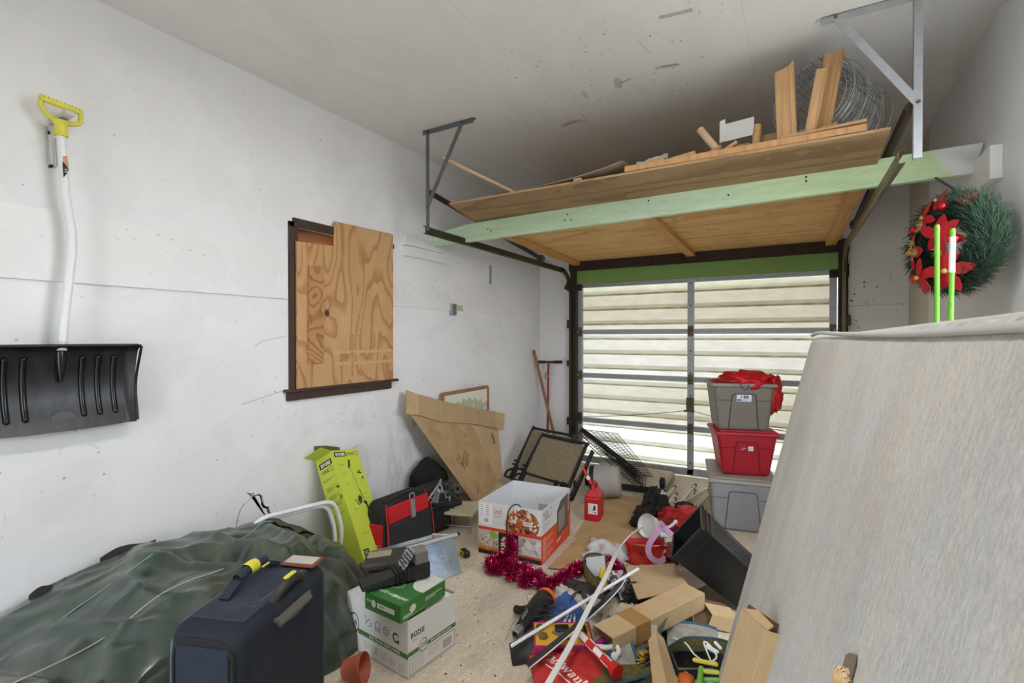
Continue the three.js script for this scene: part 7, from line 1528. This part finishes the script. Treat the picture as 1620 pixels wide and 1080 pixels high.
{
  const t = thing('red_pouch', 'red fabric pouch with white script lettering and underline at the lower edge', 'bag', [-0.855, 0.030, -1.965], [0.10, 0.66, 0.0]);
  const W = 0.32, D = 0.27;
  const face = printed(512, 448, (g, w, h) => { g.fillStyle = '#c4302e'; g.fillRect(0, 0, w, h); for (let i = 0; i < 50; i++) { g.fillStyle = `rgba(80,0,0,${rr(0.02, 0.07)})`; g.beginPath(); g.ellipse(rnd() * w, rnd() * h, rr(20, 90), rr(8, 40), rnd() * 3, 0, 7); g.fill(); }
    g.save(); g.translate(250, 270); g.rotate(1.02); text(g, 'Milwaukee', 0, 0, 92, '#efe6e2', 'italic bold', 'center', 0.9, 0, 'serif'); g.lineWidth = 10; g.strokeStyle = '#efe6e2'; g.beginPath(); g.moveTo(-190, 66); g.lineTo(60, 66); g.lineTo(90, 46); g.lineTo(96, 70); g.lineTo(190, 66); g.stroke(); g.restore(); }, 0.75);
  const g = sheet((u, v) => V((u - 0.5) * W, 0.035 * Math.pow(Math.sin(Math.PI * clamp(u * 0.96 + 0.02)) * Math.sin(Math.PI * clamp(v * 0.96 + 0.02)), 0.5) + 0.006 * n2(u * 4, v * 4), (0.5 - v) * D), 30, 26, 0.004, 1, 1);
  mesh('pouch_top', g, face, t);
  mesh('pouch_base', rbox(W, 0.03, D, 0.014).translate(0, -0.010, 0), std(0x9c1f20, 0.8), t);
  mesh('zip_seam', tube([[-W / 2, 0.006, -D / 2], [W / 2, 0.006, -D / 2]], 0.004, 10, 6), std(0x7c1518, 0.8), t);
}
{
  const t = thing('striped_torch', 'red and white chequered toy torch with a flared red end lying on the red pouch', 'torch');
  const a = V(-0.865, 0.125, -2.115), b = V(-0.690, 0.105, -2.010), d = b.clone().sub(a).normalize(), L = a.distanceTo(b);
  const tex = canvasTexture(128, 128, (g) => { g.fillStyle = '#c8201f'; g.fillRect(0, 0, 128, 128); g.fillStyle = '#dcdcdc'; for (let k = 0; k < 4; k++) for (let j = 0; j < 2; j++) if ((k + j) % 2) g.fillRect(j * 64, k * 32, 64, 32); });
  tex.wrapS = THREE.RepeatWrapping; tex.repeat.set(2, 1);
  const cyl = (p, q, r, r2, m, n, par) => { const g = new THREE.CylinderGeometry(r2, r, p.distanceTo(q), 22).rotateX(Math.PI / 2); return mesh(n, flat(g.applyMatrix4(frameOf(p, q).setPosition(p.clone().lerp(q, 0.5)))), m, par || t); };
  cyl(a, b, 0.0185, 0.0185, tint(tex, 0.35), 'handle_tube');
  cyl(b, b.clone().addScaledVector(d, 0.03), 0.020, 0.031, std(0xc8201f, 0.35), 'flared_head'); cyl(b.clone().addScaledVector(d, 0.03), b.clone().addScaledVector(d, 0.042), 0.031, 0.031, std(0xb91a1a, 0.35), 'head_ring');
  cyl(a.clone().addScaledVector(d, -0.018), a, 0.010, 0.017, std(0xd9c9b0, 0.5), 'tail_plug');
}
{
  const t = thing('white_book', 'white covered book standing tilted inside the coiled strap', 'book', [-1.085, 0.075, -2.885], [0.55, 0.45, 0.25]);
  mesh('cover', [rbox(0.115, 0.004, 0.135, 0.001).translate(0, 0.013, 0), rbox(0.115, 0.004, 0.135, 0.001).translate(0, -0.013, 0)], std(0xb9bcc0, 0.4), t);
  mesh('pages', box(0.108, 0.022, 0.128), std(0xd7d5cf, 0.8), t); mesh('spine', rbox(0.004, 0.03, 0.135, 0.001).translate(0.058, 0, 0), std(0x8c8a8c, 0.5), t);
}
single('yellow_figure', [blob([-1.01, 0.07, -2.80], [0.022, 0.05, 0.025], 0.5, 2.4, 41, 3), blob([-0.965, 0.075, -2.70], [0.014, 0.035, 0.02], 0.5, 2.4, 44, 3)], std(0xd9c02a, 0.5), 'yellow plastic toy pieces in front of the white book', 'toy');
single('salmon_toy', blob([-1.02, 0.075, -2.93], [0.022, 0.028, 0.02], 0.5, 2.6, 47, 3), std(0xdf6a58, 0.5), 'salmon pink toy piece behind the yellow toy', 'toy');
for (const [x, y, z, ry, lab, c0] of [[-0.925, 0.08, -2.78, 0.4, 'disc case with a pale picture cover right of the yellow toy', '#b9a3a4'], [-0.845, 0.085, -2.70, 0.7, 'disc case with a blue grey picture cover next to the black fan grille', '#8e97a6']]) {
  const t = thing('disc_case', lab, 'disc case', [x, y, z], [0.5, ry, 0.2], 'disc cases in the pile');
  mesh('case', rbox(0.10, 0.014, 0.13, 0.003), M.blackGloss, t);
  mesh('cover_sheet', fitUV(box(0.092, 0.12, 0.001, 0), 0.092, 0.12).rotateX(-Math.PI / 2).translate(0, 0.0078, 0), printed(128, 160, (g, w, h) => { g.fillStyle = c0; g.fillRect(0, 0, w, h); for (let i = 0; i < 30; i++) { g.fillStyle = ['#d8d2d0', '#8a4c50', '#4b5266', '#e2e0de', '#2f3340'][i % 5]; g.beginPath(); g.ellipse(rnd() * w, rnd() * h, rr(6, 24), rr(6, 20), rnd() * 3, 0, 7); g.fill(); } text(g, 'DVD', 64, 146, 18, '#222', 'bold', 'center'); }, 0.2), t);
}
{
  const t = thing('fan_grille', 'round black ribbed plastic disc leaning inside the mouth of the flat box', 'grille', [-0.79, 0.075, -2.70], [1.0, 0.7, 0]);
  mesh('disc', lathe([[0.001, 0], [0.058, 0], [0.062, 0.006], [0.055, 0.014], [0.001, 0.018]], 32), M.black, t);
  for (let k = 0; k < 12; k++) mesh('fin', put(box(0.004, 0.006, 0.045), 0, 0.0, 0, 0, k * 0.524, 0).translate(Math.sin(k * 0.524) * 0.034, 0.018, Math.cos(k * 0.524) * 0.034), M.blackGloss, t);
}
for (let k = 0; k < 3; k++) {
  const t = thing('white_dart', ['leftmost of three white plastic darts under the white rod', 'middle one of three white plastic darts under the white rod', 'rightmost of three white plastic darts under the white rod'][k], 'dart', [-1.02 + k * 0.022, 0.065, -2.26 - k * 0.012], [-0.5, 0.2 + k * 0.08, 0]);
  mesh('dart_body', lathe([[0.001, 0], [0.006, 0.004], [0.007, 0.03], [0.004, 0.04], [0.007, 0.05], [0.004, 0.085], [0.001, 0.11]], 12).rotateX(-1.2), M.whiteGloss, t);
}
{
  const t = thing('pink_package', 'small pink and grey package between the kit box and the grey strap', 'package', [-0.79, 0.07, -2.245], [0.25, -0.45, 0.1]);
  mesh('packet', rbox(0.034, 0.022, 0.12, 0.003), std(0xb32f86, 0.5), t); mesh('grey_strip', rbox(0.022, 0.022, 0.12, 0.002).translate(-0.030, 0, 0.003), std(0xa4a59a, 0.6), t);
}
{
  const t = thing('white_hose_clip', 'white plastic hook clip lying above the flared end of the torch', 'clip', [-0.745, 0.06, -2.165], [0.2, 0.5, 0]);
  mesh('hook', bentRod([[-0.06, 0, -0.03], [-0.01, 0.012, -0.01], [0.03, 0.02, -0.02], [0.035, 0.015, 0.02], [0.01, 0.01, 0.035]], 0.011, 0.02, 10), M.whiteGloss, t); mesh('clip_ball', put(new THREE.SphereGeometry(0.017, 14, 10), 0.012, 0.012, 0.035), M.whiteGloss, t);
}
{
  const t = thing('black_tablet', 'black flat tablet with a grey edge under the white cable', 'tablet', [-0.425, 0.022, -2.345], [0.06, 0.5, 0.02]);
  mesh('screen', rbox(0.15, 0.004, 0.10, 0.002).translate(0, 0.007, 0), M.blackGloss, t); mesh('shell', rbox(0.156, 0.012, 0.106, 0.005), std(0x77777a, 0.4), t);
}
single('white_cable', tube([[-0.52, 0.07, -2.40], [-0.46, 0.075, -2.38], [-0.41, 0.065, -2.33], [-0.355, 0.06, -2.31], [-0.32, 0.075, -2.34], [-0.345, 0.085, -2.39], [-0.385, 0.08, -2.42], [-0.33, 0.06, -2.30]], 0.0038, 90, 7), M.whiteGloss, 'white cable looping over the black tablet to the tall carton', 'cable');
single('white_connector', [rbox(0.06, 0.012, 0.02, 0.003).rotateY(-0.5).translate(-0.345, 0.08, -2.385), rbox(0.05, 0.010, 0.014, 0.003).rotateY(-0.9).translate(-0.325, 0.085, -2.42)], M.whiteGloss, 'white plastic plugs beside the white cable at the tall carton', 'plug');
const foam = [['yellow foam toy stick above the green ones by the tall carton', 0xe0d457, [-0.40, 0.075, -2.275], [-0.315, 0.07, -2.30], 0.009], ['pale yellow foam toy stick under the top yellow one', 0xd9d66a, [-0.365, 0.055, -2.245], [-0.305, 0.055, -2.27], 0.010], ['green foam toy stick standing on the floor by the tall carton', 0x7fbf4e, [-0.37, 0.055, -2.26], [-0.355, 0.05, -2.10], 0.012], ['short light green foam toy stick beside the blue ones', 0x8cc862, [-0.345, 0.042, -2.215], [-0.30, 0.042, -2.24], 0.010], ['blue grey foam toy stick between the green ones', 0x8aa3b8, [-0.365, 0.035, -2.215], [-0.32, 0.035, -2.215], 0.010], ['lower blue grey foam toy stick by the tall carton', 0x9ab0c4, [-0.355, 0.025, -2.185], [-0.31, 0.03, -2.19], 0.009]];
for (const [lab, c, a, b, r] of foam) single('foam_stick', flat(new THREE.CapsuleGeometry(r, vec(a).distanceTo(vec(b)), 5, 12).rotateX(Math.PI / 2).applyMatrix4(frameOf(vec(a), vec(b)).setPosition(vec(a).lerp(vec(b), 0.5)))), std(c, 0.7), lab, 'toy', 'foam toy sticks by the tall carton');
single('orange_mask', [blob([-0.42, 0.03, -2.19], [0.032, 0.022, 0.045], 0.2, 1.5, 51, 3), put(box(0.012, 0.006, 0.012), -0.42, 0.052, -2.20, 0.2, 0.6, 0)], std(0xd9702a, 0.6), 'orange plastic toy beside the end of the cardboard corner strip', 'toy');
{
  const pts = []; for (let k = 0; k <= 40; k++) pts.push([-0.615 + 0.022 * Math.sin(k * 0.9), 0.05 + 0.015 * Math.cos(k * 0.7), -2.26 + k * 0.0022 + 0.012 * Math.cos(k * 1.1)]);
  single('gold_ribbon', tube(pts, 0.004, 160, 6), std(0xb08f2c, 0.3, { metalness: 0.6 }), 'curled shiny gold ribbon beside the thin cardboard corner strip', 'ribbon');
}
single('white_dish', lathe([[0.001, 0.0], [0.07, 0.003], [0.098, 0.016], [0.102, 0.022], [0.098, 0.022], [0.068, 0.010], [0.001, 0.008]], 36).rotateZ(0.12).translate(-0.575, 0.012, -3.08), std(0xc9c7c2, 0.4), 'white round dish lying under the tipped black bin', 'dish');
single('green_leaf_scrap', blob([-0.72, 0.06, -3.13], [0.035, 0.02, 0.05], 0.5, 2.4, 57, 3), std(0x4a5a32, 0.8), 'dull green scrap between the lilac heart and the black bin', 'scrap');
single('dark_cloth_scrap', sheet((u, v) => V(mixn(-1.20, -0.93, u), 0.018 + 0.03 * Math.sin(Math.PI * v) * (0.6 + 0.5 * n2(u * 4, v * 3)), mixn(-2.78, -2.64, v) - u * 0.02), 20, 12, 0.005, 0.3, 0.15), std(0x3b3033, 0.9), 'dark cloth lying under the coiled strap in front of the tinsel', 'cloth');
single('black_sheet', panel4([-0.60, 0.010, -2.52], [-0.30, 0.012, -2.60], [-0.28, 0.010, -2.28], [-0.66, 0.010, -2.18], 0.006, null, 2, 2), M.blackMatte, 'flat black plastic sheet under the grey straps', 'sheet');
renderer.render(scene, camera);
